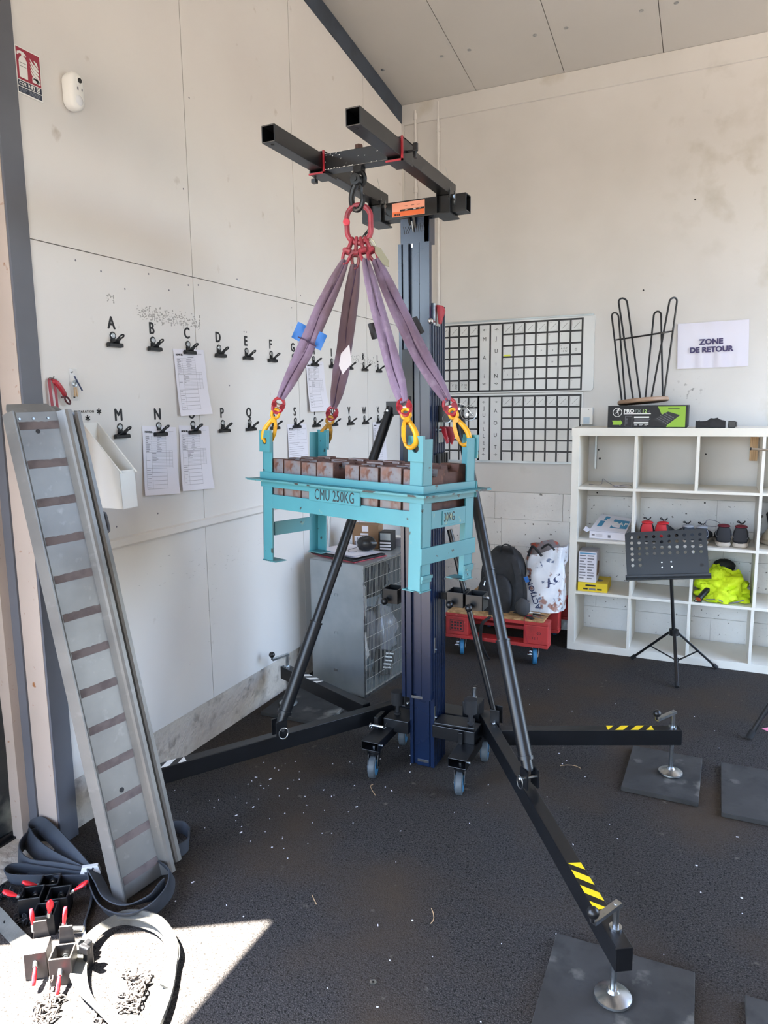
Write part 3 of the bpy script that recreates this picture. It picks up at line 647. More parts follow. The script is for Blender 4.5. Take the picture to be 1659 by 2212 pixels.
# brackets that hold the struts to the mast
for q in ((1.102, 1.205, -2.215, -2.205, 1.57, 1.64), (1.102, 1.205, -2.18, -2.17, 1.57, 1.64), (.85, .984, -2.205, -2.197, 1.60, 1.66), (.85, .984, -2.175, -2.167, 1.60, 1.66)):
    LP(MB().box(*q), 'strut_bracket', M['black'], smooth=0, bev=.001)
pn = MB()
for (x, y, z) in ((1.20, -2.205, 1.625), (1.235, -2.205, 1.60), (.862, -2.20, 1.62)):
    pn.cyl((x, y-.02, z), (x, y+.05, z), .006, seg=8)
for (c, r) in (((1.245, -2.235, 1.607), .032), ((1.150, -2.24, 1.585), .018)):
    pn.tube([(c[0]+r*math.cos(t), c[1]+.3*r*math.cos(t), c[2]+r*math.sin(t)) for t in [2*PI*i/20 for i in range(20)]], .0017, 6, closed=True)
pn.tube([(1.14, -2.21, 1.63), (1.17, -2.22, 1.65), (1.22, -2.23, 1.645), (1.262, -2.235, 1.60)], .001, 4)
LP(pn, 'ring_pin', M['zinc'])
# red locking levers on the mast side
for (y, z, tilt) in ((-2.235, 2.015, 0), (-2.19, 1.525, 1)):
    p = MB(); p.box(1.102, 1.106, y-.03, y+.03, z-.045, z+.045); pp = LP(p, 'latch_plate', M['zinc'], smooth=0, bev=.001)
    l = MB()
    if not tilt: l.prism([(1.106, y-.012, z+.04), (1.130, y-.012, z+.036), (1.140, y-.012, z+.016), (1.122, y-.012, z-.038), (1.114, y-.012, z-.038), (1.110, y-.012, z)], (0, .02, 0))
    else:
        l.prism([(1.106, y-.02, z+.025), (1.135, y-.03, z+.02), (1.150, y-.03, z-.045), (1.140, y-.03, z-.050), (1.120, y-.03, z-.0)], (0, .012, 0))
        l.prism([(1.106, y+.01, z+.025), (1.150, y+.01, z+.022), (1.168, y+.01, z-.005), (1.150, y+.01, z-.055), (1.140, y+.01, z-.04), (1.125, y+.01, z)], (0, .012, 0))
    l.build('latch_lever', M['red'], pp, smooth=0, bev=.002, label='red latch lever')
    b = MB(); b.cyl((1.098, y-.055, z-.03), (1.098, y-.03, z-.03), .009, seg=10) if not tilt else b.cyl((1.106, y-.02, z+.01), (1.118, y-.02, z+.01), .008, seg=10)
    if not tilt: b.sphere((1.098, y-.062, z-.03), .012)
    b.build('latch_knob', M['silver'], pp)
b = MB(); b.cyl((1.108, -2.24, 1.69), (1.124, -2.24, 1.69), .010, seg=10); LP(b, 'bolt', M['zinc'])
pc = MB(); pc.box(1.102, 1.108, -2.27, -2.14, 1.385, 1.43)
for i in range(4): pc.box(1.104, 1.124, -2.25+i*.028, -2.233+i*.028, 1.380, 1.436)
LP(pc, 'pulley_comb', M['blackplastic'], smooth=0, bev=.001)
for z in (.55, .23): 
    b = MB(); b.box(1.102, 1.1035, -2.272, -2.262, z, z+.068); b.cyl((1.102, -2.255, z+.012), (1.107, -2.255, z+.012), .004, seg=8); LP(b, 'side_clip', M['zinc'], smooth=0)
for (x, z) in ((1.105, .11), (1.105, .20), (1.105, .86)):
    b = MB(); b.cyl((1.102, -2.14, z), (1.110, -2.14, z), .005, seg=8); LP(b, 'bolt', M['zinc'])
# leg storage sockets half way up
for (x, z) in ((.872, .778), (1.185, .795), (1.272, .790)):
    h = MB(); y = -2.19
    h.box(x-.04, x+.04, y-.045, y-.041, z-.035, z+.032); h.box(x-.04, x+.04, y+.041, y+.045, z-.035, z+.032); h.box(x-.04, x-.036, y-.045, y+.045, z-.035, z+.032); h.box(x+.036, x+.04, y-.045, y+.045, z-.035, z+.032)
    so = LP(h, 'leg_socket', M['black'], smooth=0, bev=.001)
    k = MB(); k.cyl((x-.012, y-.045, z-.01), (x-.012, y-.07, z-.014), .006, seg=8); k.sphere((x-.012, y-.08, z-.016), .0165); k.build('ball_knob', M['blackplastic'], so)
    if x > 1.2: b = MB(); b.cyl((x+.04, y, z+.015), (x+.058, y, z+.015), .008, seg=8); b.build('bolt', M['silver'], so)
sb = MB(); sb.bar((.89, -2.17, .775), (.985, -2.17, .775), .02, .03); sb.bar((1.10, -2.17, .79), (1.24, -2.17, .79), .02, .03); LP(sb, 'socket_bar', M['black'], smooth=0)
# ------------------------------------------------------------------ sling set hanging from the hook
slg = thing('lifting_sling', 'four-leg lifting sling of violet webbing hanging from a worn red ring', 'sling', (1.02, -2.78, 2.2))
rc = Vector((1.018, -2.782, 2.272))
def ring_pts(c, rx, rz, ax, az, n=32, straight=0):
    out = []
    for i in range(n):
        t = 2*PI*i/n; x = rx*math.cos(t); z = rz*math.sin(t) + (straight if math.sin(t) > 0 else -straight)
        out.append(c + ax*x + az*z)
    return out
EX = Vector((.97, .24, 0)); EZ = Vector((0, 0, 1))
r = MB(); r.tube(ring_pts(rc, .043, .043, EX, EZ, 36, .020), .0095, 10, closed=True)
ring = r.build('master_ring', M['redworn'], slg)
r = MB(); v = rt*(-1)
r.lathe([(0, -.006), (.012, -.006), (.0125, .006), (.010, .008), (0, .008)], rc - EX*.044 + Vector((0, 0, .006)) - fw*.006, -fw, 16)
rp = r.build('ring_plate', mat('pale_red_plate', '#c9404f', .45), ring, label='pale red oval rating plate')
rp.scale = (1, 1, 1)
def link_half(mb, c, u, s, hw, L, r=.006):
    """one bowed half of a coupling link: c pin centre, u outward along the leg, s side"""
    pts = [c - s*hw, c - s*hw*1.15 + u*L*.35, c - s*hw*.75 + u*L*.8, c + u*L, c + s*hw*.75 + u*L*.8, c + s*hw*1.15 + u*L*.35, c + s*hw]
    mb.tube(smooth_path(pts, 4), r, 8)
    for q in (-1, 1): mb.cyl(c + s*hw*q - u.cross(s)*.009, c + s*hw*q + u.cross(s)*.009, r*1.5, seg=12)
legs = {
 'FL': [(.968, -2.797, 2.150), (.879, -2.797, 2.003), (.785, -2.796, 1.840), (.684, -2.799, 1.679), (.657, -2.796, 1.623), (.619, -2.800, 1.535)],
 'BL': [(.993, -2.767, 2.138), (.912, -2.680, 1.947), (.840, -2.605, 1.781), (.771, -2.543, 1.640), (.743, -2.523, 1.591), (.712, -2.505, 1.535)],
 'FR': [(1.046, -2.790, 2.147), (1.117, -2.851, 1.981), (1.196, -2.917, 1.804), (1.262, -2.972, 1.654), (1.276, -2.985, 1.621), (1.310, -3.018, 1.530)],
 'BR': [(1.075, -2.767, 2.148), (1.158, -2.758, 1.973), (1.241, -2.749, 1.811), (1.330, -2.736, 1.658), (1.348, -2.735, 1.617), (1.388, -2.731, 1.535)]}
campos = Vector((2.187, -5.131, 1.643))
def web_sections(path, widths, thick, twist=0.0):
    secs = []; n = len(path)
    for i, p in enumerate(path):
        tn = (path[min(i+1, n-1)] - path[max(i-1, 0)]).normalized()
        vw = (p - campos).normalized(); wv = tn.cross(vw).normalized(); nn = tn.cross(wv).normalized()
        a = twist*(i/(n-1)-.5); wv, nn = wv*math.cos(a)+nn*math.sin(a), nn*math.cos(a)-wv*math.sin(a)
        w = widths(i/(n-1)); th = thick(i/(n-1)); sec = []
        for k in range(20):
            t = 2*PI*k/20; x = math.cos(t); y = math.sin(t)
            yy = y*(1-.62*math.exp(-(x/.16)**2)) + .10*math.sin(9*x+i*.5)*(y > 0)
            sec.append(p + wv*x*w/2 + nn*yy*th/2)
        secs.append(sec)
    return secs
def lerp_list(vals):
    def f(t):
        q = t*(len(vals)-1); i = min(int(q), len(vals)-2); return vals[i]+(vals[i+1]-vals[i])*(q-i)
    return f
wid = {'FL': [.026, .050, .062, .062, .064, .052, .030], 'BL': [.034, .056, .060, .058, .066, .054, .024], 'FR': [.024, .046, .050, .052, .056, .056, .034], 'BR': [.030, .052, .060, .062, .064, .054, .030]}
pins = {}
for kx, key in enumerate(('FL', 'BL', 'FR', 'BR')):
    L = [Vector(p) for p in legs[key]]
    top = L[0]; u = (top - (rc - Vector((0, 0, .062)))).normalized(); u = (L[1]-L[0]).normalized()
    # upper coupling link between ring and webbing
    ring_low = rc + EX*((-.028, -.010, .008, .026)[('FL', 'BL', 'FR', 'BR').index(key)]) + Vector((0, 0, -.058))
    mid = ring_low*.5 + top*.5; d = (top-ring_low).normalized(); s = d.cross(fw).normalized()
    lk = MB(); link_half(lk, mid, d, s, .011, (top-mid).length+.010, .006); link_half(lk, mid, -d, fw, .010, (ring_low-mid).length+.012, .0065)
    lk.cyl(mid-s*.016-fw*0, mid+s*.016, .006, seg=10)
    lk.build('coupling_link', M['redworn'], slg)
    # webbing
    path = smooth_path([L[0]-u*.004, L[1], L[2], L[3]+(L[3]-L[2]).normalized()*.004], 12)
    path = [p + Vector((0, 0, -.004))*math.sin(PI*i/(len(path)-1)) for i, p in enumerate(path)]
    tw = {'FL': .15, 'BL': .5, 'FR': .9, 'BR': .3}[key]
    wb_ = MB(); wb_.sweep(web_sections(path, lerp_list(wid[key]), lerp_list([.016, .024, .026, .024, .022, .020, .016]), tw))
    web = wb_.build('webbing', M['sling'], slg, smooth=70)
    sm = MB(); n = len(path); sp = []
    for i, p in enumerate(path):
        tn = (path[min(i+1, n-1)]-path[max(i-1, 0)]).normalized(); vw = (p-campos).normalized(); wv = tn.cross(vw).normalized()
        sp.append(p - vw*.0065 + wv*.004*math.sin(i*.35+kx))
    sm.tube(sp, .0018, 5); sm.build('seam', M['slingdark'], web)
    # lower coupling link with its pale pin
    a, b = L[3], L[4]; d = (b-a).normalized(); vw = (a-campos).normalized(); s = d.cross(vw).normalized(); m_ = a*.45+b*.55
    lk = MB(); link_half(lk, m_, -d, s, .017, .030, .0062); link_half(lk, m_, d, s, .015, .030, .0068)
    cl = lk.build('coupling_link', M['redworn'] if key == 'BL' else M['red'], slg)
    if key != 'BL': MB().cyl(m_-s*.009, m_+s*.009, .0085, seg=12).build('link_pin', M['silver'], cl)
    # self-locking hook
    A = L[4]; B = L[5]; d = (B-A).normalized(); side = d.cross((A-campos).normalized()).normalized(); hm = M['hookdirty'] if key == 'BL' else M['hook']
    if key in ('FL', 'BL'): side = -side
    o = A + d*.012
    hk = MB()
    hk.tube(ring_pts(o - d*.006, .0135, .0135, side, d, 20, .004), .0062, 8, closed=True)
    body = [o + d*.012 + side*.002, o + d*.030 + side*.008, o + d*.055 + side*.016, o + d*.080 + side*.018, o + d*.102 + side*.012, o + d*.112 - side*.004, o + d*.106 - side*.018, o + d*.094 - side*.022]
    sp = smooth_path(body, 4); hk.tube(sp, [(.0068 + .0030*math.sin(PI*min(1, i/len(sp)*1.2)))*(1 if i < len(sp)-5 else .8) for i in range(len(sp))], 10)
    vn = d.cross(side)
    hk.cyl(o+d*.020-vn*.013, o+d*.020+vn*.013, .009, seg=12)
    h = hk.build('sling_hook', hm, slg, smooth=60)
    lt_ = MB(); lp = [o + d*.014 - side*.006, o + d*.040 - side*.016, o + d*.070 - side*.022, o + d*.094 - side*.022]
    lsec = []
    for i, p in enumerate(lp):
        w, t = (.008, .010, .010, .007)[i], (.009, .010, .009, .007)[i]
        lsec.append([p+side*w*.7+vn*t, p-side*w*.7+vn*t, p-side*w*.7-vn*t, p+side*w*.7-vn*t])
    lt_.sweep(lsec); lt_.cyl(lp[1]-vn*.0115, lp[1]+vn*.0115, .004, seg=8)
    lt_.build('hook_latch', hm, h, smooth=40, bev=.0015)
# tags on the webbing
def patch(c, du, dv, n, m, name, bulge=.006, par=None, label=None):
    c, du, dv, n = Vector(c), Vector(du), Vector(dv), Vector(n)
    mb = MB(); mb.grid(lambda u, v: c + du*(u-.5) + dv*(v-.5) + n*bulge*math.sin(PI*u)*math.cos(v*3), 6, 6)
    mb.grid(lambda u, v: c + du*(u-.5) + dv*(v-.5) + n*(bulge*math.sin(PI*u)*math.cos(v*3)-.002), 6, 6)
    return mb.build(name, m, par or slg, label=label)
tg = -fw
P = Vector((.822, -2.797, 1.906)); dd = (Vector(legs['FL'][2])-Vector(legs['FL'][1])).normalized(); sd = dd.cross(-fw).normalized()
patch(P - sd*.040 + dd*.008 - fw*.004, sd*.034, dd*.060, tg, M['bluelab'], 'sleeve_label', label='blue label flap')
patch(P + sd*.044 + dd*.014 - fw*.004, sd*.034, dd*.062, tg, M['bluelab'], 'sleeve_label', label='blue label flap')
patch(P + dd*.034 - fw*.014, sd*.075, dd*.004, tg, M['slingdark'], 'label_stitch')
Q = Vector((.858, -2.630, 1.812)); dd = (Vector(legs['BL'][2])-Vector(legs['BL'][1])).normalized(); sd = dd.cross(-fw).normalized()
mb = MB(); mb.prism([Q+sd*x*-1+dd*y-fw*.016 for x, y in ((.02, -.075), (-.006, -.03), (-.008, .02), (.012, .055), (.040, .0), (.030, -.04))], fw*.002)
mb.build('white_tag', M['paper'], slg, smooth=0, label='curled off-white label')
for key, tt, col, nm in (('BR', .42, 'print', 'dark_tag'), ('FR', .45, 'print', 'dark_tag')):
    a, b = Vector(legs[key][1]), Vector(legs[key][2]); c = a.lerp(b, tt); dd = (b-a).normalized(); sd = dd.cross(-fw).normalized()
    s = -1
    patch(c + sd*.036*s*-1*(-1 if key == 'BR' else 1) + fw*.004, sd*.022, dd*.062, tg, M[col], nm, label='dark label edge')
# hexagonal rating tag wired to the ring
tgm = MB(); c0 = rc + EX*.040 + Vector((0, 0, -.055)); ax = (EX*.55 + Vector((0, 0, -.83))).normalized(); bx = ax.cross(-fw).normalized()
tgm.prism([c0+ax*(.03+x)+bx*y-fw*.012 for x, y in ((0, 0), (.018, -.012), (.070, -.012), (.088, 0), (.070, .012), (.018, .012))], fw*.003)
tgm.tube(ring_pts(c0+ax*.015-fw*.008, .006, .018, bx, ax, 16), .0018, 6, closed=True)
tgm.build('rating_tag', mat('grey_tag', '#9c9a86', .4, .6), slg, smooth=30)

# ------------------------------------------------------------------ aqua weight frame, local axes e (long), n (depth), k (up)
BO = Vector((1.0077, -2.7661, 1.3))
BE = Vector((.96347524, -.26754734, -.01157097)); BN = Vector((.26716103, .96326497, -.02730528)); BK = Vector((.01845137, .02321665, .99956017))
BT = Matrix(((BE.x, BN.x, BK.x, BO.x), (BE.y, BN.y, BK.y, BO.y), (BE.z, BN.z, BK.z, BO.z), (0, 0, 0, 1)))
basket = thing('weight_frame', 'aqua steel frame holding rusty test weights, hanging from yellow hooks', 'frame')
basket.matrix_world = BT
def BP(mb, name, m=None, par=None, **k):
    k.setdefault('bev', .001); k.setdefault('smooth', 0)
    return mb.build(name, m or M['aqua'], par or basket, local=True, **k)
LH, WH, T5 = .391, .1505, .005
for se in (-1, 1):
    for sn in (-1, 1):
        p = MB(); kt = .236
        e0, n0 = se*LH, sn*WH
        def rng(a, b): return (min(a, b), max(a, b))
        p.box(*rng(e0, e0-se*.053), *rng(n0, n0-sn*T5), -.262, kt); p.box(*rng(e0, e0-se*T5), *rng(n0, n0-sn*.050), -.262, kt)
        po = BP(p, 'corner_post')
        f = MB(); f.box(*rng(e0+se*.003, e0-se*.075), *rng(n0+sn*.003, n0-sn*.055), -.266, -.262); BP(f, 'foot_plate', M['aqua_edge'], po)
        if se > 0:
            f = MB(); f.box(e0, e0+.008, *rng(n0, n0-sn*.056), -.222, -.210); f.box(e0, e0+.005, *rng(n0, n0-sn*.052), -.234, -.222); BP(f, 'foot_collar', M['aqua_edge'], po)
        # pierced lifting lug
        lg = MB(); a = e0-se*.006; w = .030; yo = n0+sn*.013
        c = Vector((a-se*.018, 0, .205)); R = .013; sq = []
        outer = [(-w, -.042), (w, -.042), (w, .040), (-w, .040)]
        nseg = 16; v = []; 
        for yy in (n0+sn*.0005, n0+sn*.011):
            for i in range(nseg):
                t = 2*PI*i/nseg+PI/4; v.append((c.x+R*math.cos(t), yy, c.z+R*math.sin(t)))
            for i in range(nseg):
                t = 2*PI*i/nseg+PI/4; q = 1/max(abs(math.cos(t)), abs(math.sin(t))); v.append((c.x+w*math.cos(t)*q, yy, c.z+.041*math.sin(t)*q))
        fcs = []
        for i in range(nseg):
            j = (i+1) % nseg; n2 = 2*nseg
            fcs += [(i, j, nseg+j, nseg+i), (n2+j, n2+i, n2+nseg+i, n2+nseg+j), (j, i, n2+i, n2+j), (nseg+i, nseg+j, n2+nseg+j, n2+nseg+i)]
        lg.add(v, fcs); BP(lg, 'lifting_lug', None, po, bev=0)
        MB().cyl((c.x, n0+sn*.0002, c.z), (c.x, n0+sn*.0012, c.z), R*.98, seg=16).build('lug_hole', M['print'], po, local=True)
for sn in (-1, 1):
    p = MB(); p.box(-.402, .400, *sorted((sn*.1505, sn*.1570)), .060, .086); p.box(-.400, .400, *sorted((sn*.1505, sn*.1545)), .028, .054)
    p.box(-.430, .430, *sorted((sn*.150, sn*.192)), .0545, .0595); p.box(-.470, -.430, *sorted((sn*.168, sn*.174)), .055, .058) if sn < 0 else None
    ro = BP(p, 'long_rail')
    p = MB(); p.box(-.432, .432, *sorted((sn*.1915, sn*.1935)), .0535, .0600); BP(p, 'rail_edge', M['aqua_edge'], ro, bev=0)
    p = MB(); p.box(-.339, .339, *sorted((sn*.1500, sn*.1450)), -.054, 0); p.box(-.339, .339, *sorted((sn*.145, sn*.10)), -.054, -.049); BP(p, 'lower_rail')
for se in (-1, 1):
    p = MB(); p.box(*sorted((se*.391, se*.397)), -.152, .152, .060, .086); p.box(*sorted((se*.391, se*.395)), -.152, .152, .028, .054)
    p.box(*sorted((se*.391, se*.434)), -.192, .192, .0545, .0595)
    if se > 0: p.box(.405, .411, .19, .225, .055, .058)
    else: p.box(-.47, -.434, -.03, -.02, .055, .058)
    ro = BP(p, 'short_rail')
    p = MB(); p.box(*sorted((se*.4335, se*.4355)), -.193, .193, .0535, .060); BP(p, 'rail_edge', M['aqua_edge'], ro, bev=0)
    p = MB(); p.box(*sorted((se*.391, se*.386)), -.10, .10, -.060, 0); BP(p, 'lower_rail')
    p = MB(); x = .392 if se > 0 else -.386
    p.box(x, x+.006, -.158 if se > 0 else -.10, .158 if se > 0 else .10, -.172, -.117); BP(p, 'tie_bar')
fl = MB(); fl.box(-.38, .38, -.10, -.06, -.058, -.052); fl.box(-.38, .38, .06, .10, -.058, -.052); BP(fl, 'bearer')
pt = MB(); pt.box(-.126, .126, -.1572, -.1505, -.004, .043); cp = BP(pt, 'load_plate')
tx = text('load_marking', 'CMU 250KG', .056, (0.002, -.1574, .0200), (1, 0, 0), (0, 0, 1), M['print'], cp, sx=.62, local=True, spacing=1.08)
pt = MB(); pt.box(.391, .394, -.040, .037, -.052, -.005); cp = BP(pt, 'tare_plate')
tx = text('tare_marking', '30KG', .044, (.3942, -.0015, -.028), (0, 1, 0), (0, 0, 1), M['print'], cp, sx=.58, local=True, spacing=1.05)
# seam between the plates of the load marking U
# weights: cast blocks with a recessed grip bar
def weight(e0, e1, n0, n1, k1, m, label, gaxis, group=None, rot=0.0, k0=-.0485):
    cx, cy = (e0+e1)/2, (n0+n1)/2
    o = thing('test_weight', label, 'weight', BT @ Vector((cx, cy, k0)), group)
    R = BT.to_3x3().to_4x4() @ Matrix.Rotation(rot, 4, 'Z'); o.matrix_world = Matrix.Translation(BT @ Vector((cx, cy, k0))) @ R
    a, b, h = (e1-e0)/2, (n1-n0)/2, k1-k0; mb = MB()
    d = .026; g = b*.48
    # stepped profile: the recess runs through the block from side to side
    mb.prism([(-a, -b, 0), (-a, b, 0), (-a, b, h), (-a, g, h), (-a, g*.8, h-d), (-a, -g*.8, h-d), (-a, -g, h), (-a, -b, h)], (2*a, 0, 0))
    # cast faces keep their worn grey paint, top and flanks are rusted through
    mb.m = [0]*len(mb.f)
    for i, f in enumerate(mb.f):
        p = [mb.v[q] for q in f[:3]]; nn = (p[1]-p[0]).cross(p[2]-p[0]).normalized()
        if abs(nn.y) < .6: mb.m[i] = 1
    mb.build('body', [m, M['rust_dark']], o, local=True, bev=.003, smooth=0)
    mb = MB(); mb.cyl((0, -g*.98, h-.011), (0, g*.98, h-.011), .0075, seg=12); mb.build('grip_bar', M['rust_dark'], o, local=True)
    return o
FRT = [(-.349, -.286), (-.280, -.190), (-.184, -.106), (-.103, -.021), (.038, .104), (.110, .193), (.202, .292), (.301, .380)]
labs = ['narrow grey weight at the end of the row by the wall-side hook', 'rusty weight second from the wall end of the front row', 'rust-topped weight third from the wall end of the front row', 'rusty weight beside the wide gap in the front row, wall side',
        'bluish grey weight beside the wide gap, behind the marking plate end', 'rust-flecked weight just past the load marking plate', 'most orange-rusted weight of the front row', 'weight half hidden behind the near corner post']
for i, (a, b) in enumerate(FRT): weight(a, b, -.140, -.022, .139-(i % 3)*.003, M['weightface'], labs[i], 0, 'rusty weights in the front row of the frame', rot=(0, .01, -.012, .008, 0, -.01, .012, 0)[i])
BCK = [(-.345, -.27), (-.262, -.18), (-.172, -.09), (-.082, .0), (.01, .09), (.10, .18), (.19, .268)]
blab = ['nearest the wall-side back post', 'behind the second front weight', 'behind the third front weight', 'behind the wall side of the gap', 'behind the other side of the gap', 'behind the front weight past the load plate', 'behind the most orange-rusted front weight']
for i, (a, b) in enumerate(BCK): weight(a, b, .006, .136, .140-(i % 2)*.004, M['rust_dark'] if i % 2 else M['rust'], 'back-row rusty weight ' + blab[i], 0, 'rusty weights in the back row of the frame')
weight(.280, .362, -.015, .136, .145, M['rust_dark'], 'dark brown weight showing its open end above the tare plate', 0, 'rusty weights in the back row of the frame')
# ------------------------------------------------------------------ two loading ramps leaning on the post
RU = Vector((.151, .988, .016)).normalized(); RV = Vector((-.223, .018, .975)); RV = (RV - RU*RV.dot(RU)).normalized(); RN = RU.cross(RV)
def ramp(o, label, grip, handle):
    T = Matrix(((RU.x, RV.x, RN.x, o[0]), (RU.y, RV.y, RN.y, o[1]), (RU.z, RV.z, RN.z, o[2]), (0, 0, 0, 1)))
    r = thing('loading_ramp', label, 'ramp', group='aluminium loading ramps'); r.matrix_world = T
    L = 1.664
    prof = [(0, -.030), (0, .034), (.005, .034), (.007, .030), (.028, .003), (.172, .003), (.182, .022), (.187, .030), (.196, .034), (.210, .034), (.210, -.030), (.205, -.030), (.205, .028), (.194, .028), (.188, .022), (.176, -.002), (.026, -.002), (.005, .022), (.005, -.030)]
    b = MB(); b.prism([(u, 0, n) for u, n in prof], (0, L, 0)); b.build('deck', M['alu'], r, local=True, smooth=0)
    lp = MB(); lp.prism([(.008, L-.02, -.002), (.172, L-.02, -.002), (.172, L+.006, -.006), (.150, L+.030, -.014), (.012, L+.030, -.014), (.004, L+.012, -.008)], (0, .001, .005)); lp.build('top_lip', M['alu'], r, local=True, smooth=0)
    if grip:
        rg = random.Random(21)
        for i in range(13):
            v0 = 1.618 - i*.1298; u0, u1 = .030, .170; n = 14
            top = [(u0+(u1-u0)*k/n, v0+.0145-(rg.choice((0, 0, 0, .001, .003)) if i < 9 else rg.choice((0, 0, .001))), .0032) for k in range(n+1)]
            bot = [(u1, v0-.0145, .0032), (u0, v0-.0145+rg.uniform(0, .002), .0032)]
            g = MB(); g.prism(bot[::-1] + top[::-1], (0, 0, .001)); g.build('grip_strip', M['griptape'], r, local=True, smooth=0)
        h = MB(); h.cyl((.090, 1.598, .0036), (.090, 1.598, .0048), .0075, seg=14); h.build('bolt_hole', M['print'], r, local=True)
        h = MB(); h.cyl((.097, .349, .0036), (.097, .349, .0048), .0085, seg=14); h.build('bolt_hole', M['print'], r, local=True)
        for u in (.036, .084, .136):
            h = MB(); h.cyl((u, 1.642, .003), (u, 1.642, .0055), .004, seg=8); h.build('rivet', M['zinc'], r, local=True)
    if handle:
        h = MB(); h.tube(smooth_path([(.21, 1.225, -.01), (.238, 1.225, -.01), (.246, 1.235, -.01), (.246, 1.285, -.01), (.238, 1.295, -.01), (.21, 1.295, -.01)], 4), .006, 8); h.build('grab_handle', M['steel_grey'], r, local=True)
    return r
o1 = Vector((.466, -3.547, .012))
ramp(o1, 'front aluminium loading ramp with a column of brown grip strips', True, False)
ramp(o1 + RU*.064 - RN*.045 - RV*.0, 'aluminium loading ramp behind the gripped one, only its edge and handle showing', False, True)

# ------------------------------------------------------------------ left wall: clips, letters, sheets
letters = 'ABCDEFGHIJKL', 'MNOPQRSTUVWX'
def mk_clip(label):
    c = thing('bulldog_clip', label, 'clip', (0, 0, 0), 'black clips under the letters')
    b = MB(); b.box(.0005, .0025, -.014, .014, .006, .030); b.prism([(.0005, -.036, 0), (.0005, .036, 0), (.0005, .014, .018), (.0005, -.014, .018)], (.002, 0, 0))
    b.cyl((.0005, 0, .042), (.003, 0, .042), .0155, seg=18)
    b.build('back_plate', M['black'], c, smooth=30)
    b = MB(); b.tube([(.011, -.037, .006), (.011, .037, .006)], .0085, 10); b.prism([(.0025, -.036, -.004), (.0025, .036, -.004), (.020, .036, -.002), (.020, -.036, -.002)], (0, 0, .012))
    b.build('jaw', M['black'], c, smooth=40)
    b = MB(); q = Vector((.78, 0, .62)).normalized(); p0 = Vector((.014, 0, .010))
    for (t, w) in ((0, .020),): b.sweep([[p0+Vector((0, -.022, 0)), p0+Vector((0, .022, 0)), p0+Vector((-.002, .022, .003)), p0+Vector((-.002, -.022, .003))],
                                        [p0+q*.014+Vector((0, -.011, 0)), p0+q*.014+Vector((0, .011, 0)), p0+q*.014+Vector((-.002, .011, .003)), p0+q*.014+Vector((-.002, -.011, .003))],
                                        [p0+q*.034+Vector((0, -.0105, 0)), p0+q*.034+Vector((0, .0105, 0)), p0+q*.034+Vector((-.002, .0105, .003)), p0+q*.034+Vector((-.002, -.0105, .003))]])
    cc = p0 + q*.042; up_ = Vector((0, 1, 0))
    b.tube([cc + q*.011*math.cos(t) + up_*.0095*math.sin(t) for t in [2*PI*i/18 for i in range(18)]], .0032, 6, closed=True)
    b.build('lever', M['black'], c, smooth=40)
    b = MB(); b.lathe([(0, 0), (.0105, 0), (.0095, .002), (.004, .0025), (0, .0015)], (.003, 0, .042), (1, 0, 0), 16); b.build('screw', M['zinc'], c)
    b = MB(); b.tube([(.010, -.016, .012), (.010, .016, .012)], .004, 8); b.build('spring', M['blackplastic'], c)
    return c
note = {'C': ', holding a printed form', 'H': ', holding a printed form', 'N': ', holding a printed form', 'O': ', holding a printed form', 'S': ', holding a printed form', 'X': ', holding a printed form'}
clip0 = None
for row in (0, 1):
    for i, ch in enumerate(letters[row]):
        y = -2.943 + .2241*i if row == 0 else -2.937 + .2232*i
        z = (1.900 - .001*i if row == 0 else 1.540 - .0008*i) - .012
        lab = 'black bulldog clip screwed under the letter %s%s' % (ch, note.get(ch, ''))
        if clip0 is None: clip0 = mk_clip(lab); c = clip0
        else: c = copy_tree(clip0); c['label'] = lab
        c.location = (0, y, z)
        if ch == 'X': c.location.x += .0
        t = text('letter_sticker', ch, .068, (0.0008, y-.003, z+.089), LX, LY, M['print'], None, ext=.0004, sx=.84, multi=((-.0022, 0), (.0022, 0), (0, .0014), (0, -.0014)))
        tag(t, 'black letter %s stuck above its clip' % ch, 'letter', 'wall letters')
        if ch == 'U' or ch == 'R' or ch == 'I' or ch == 'J': pass
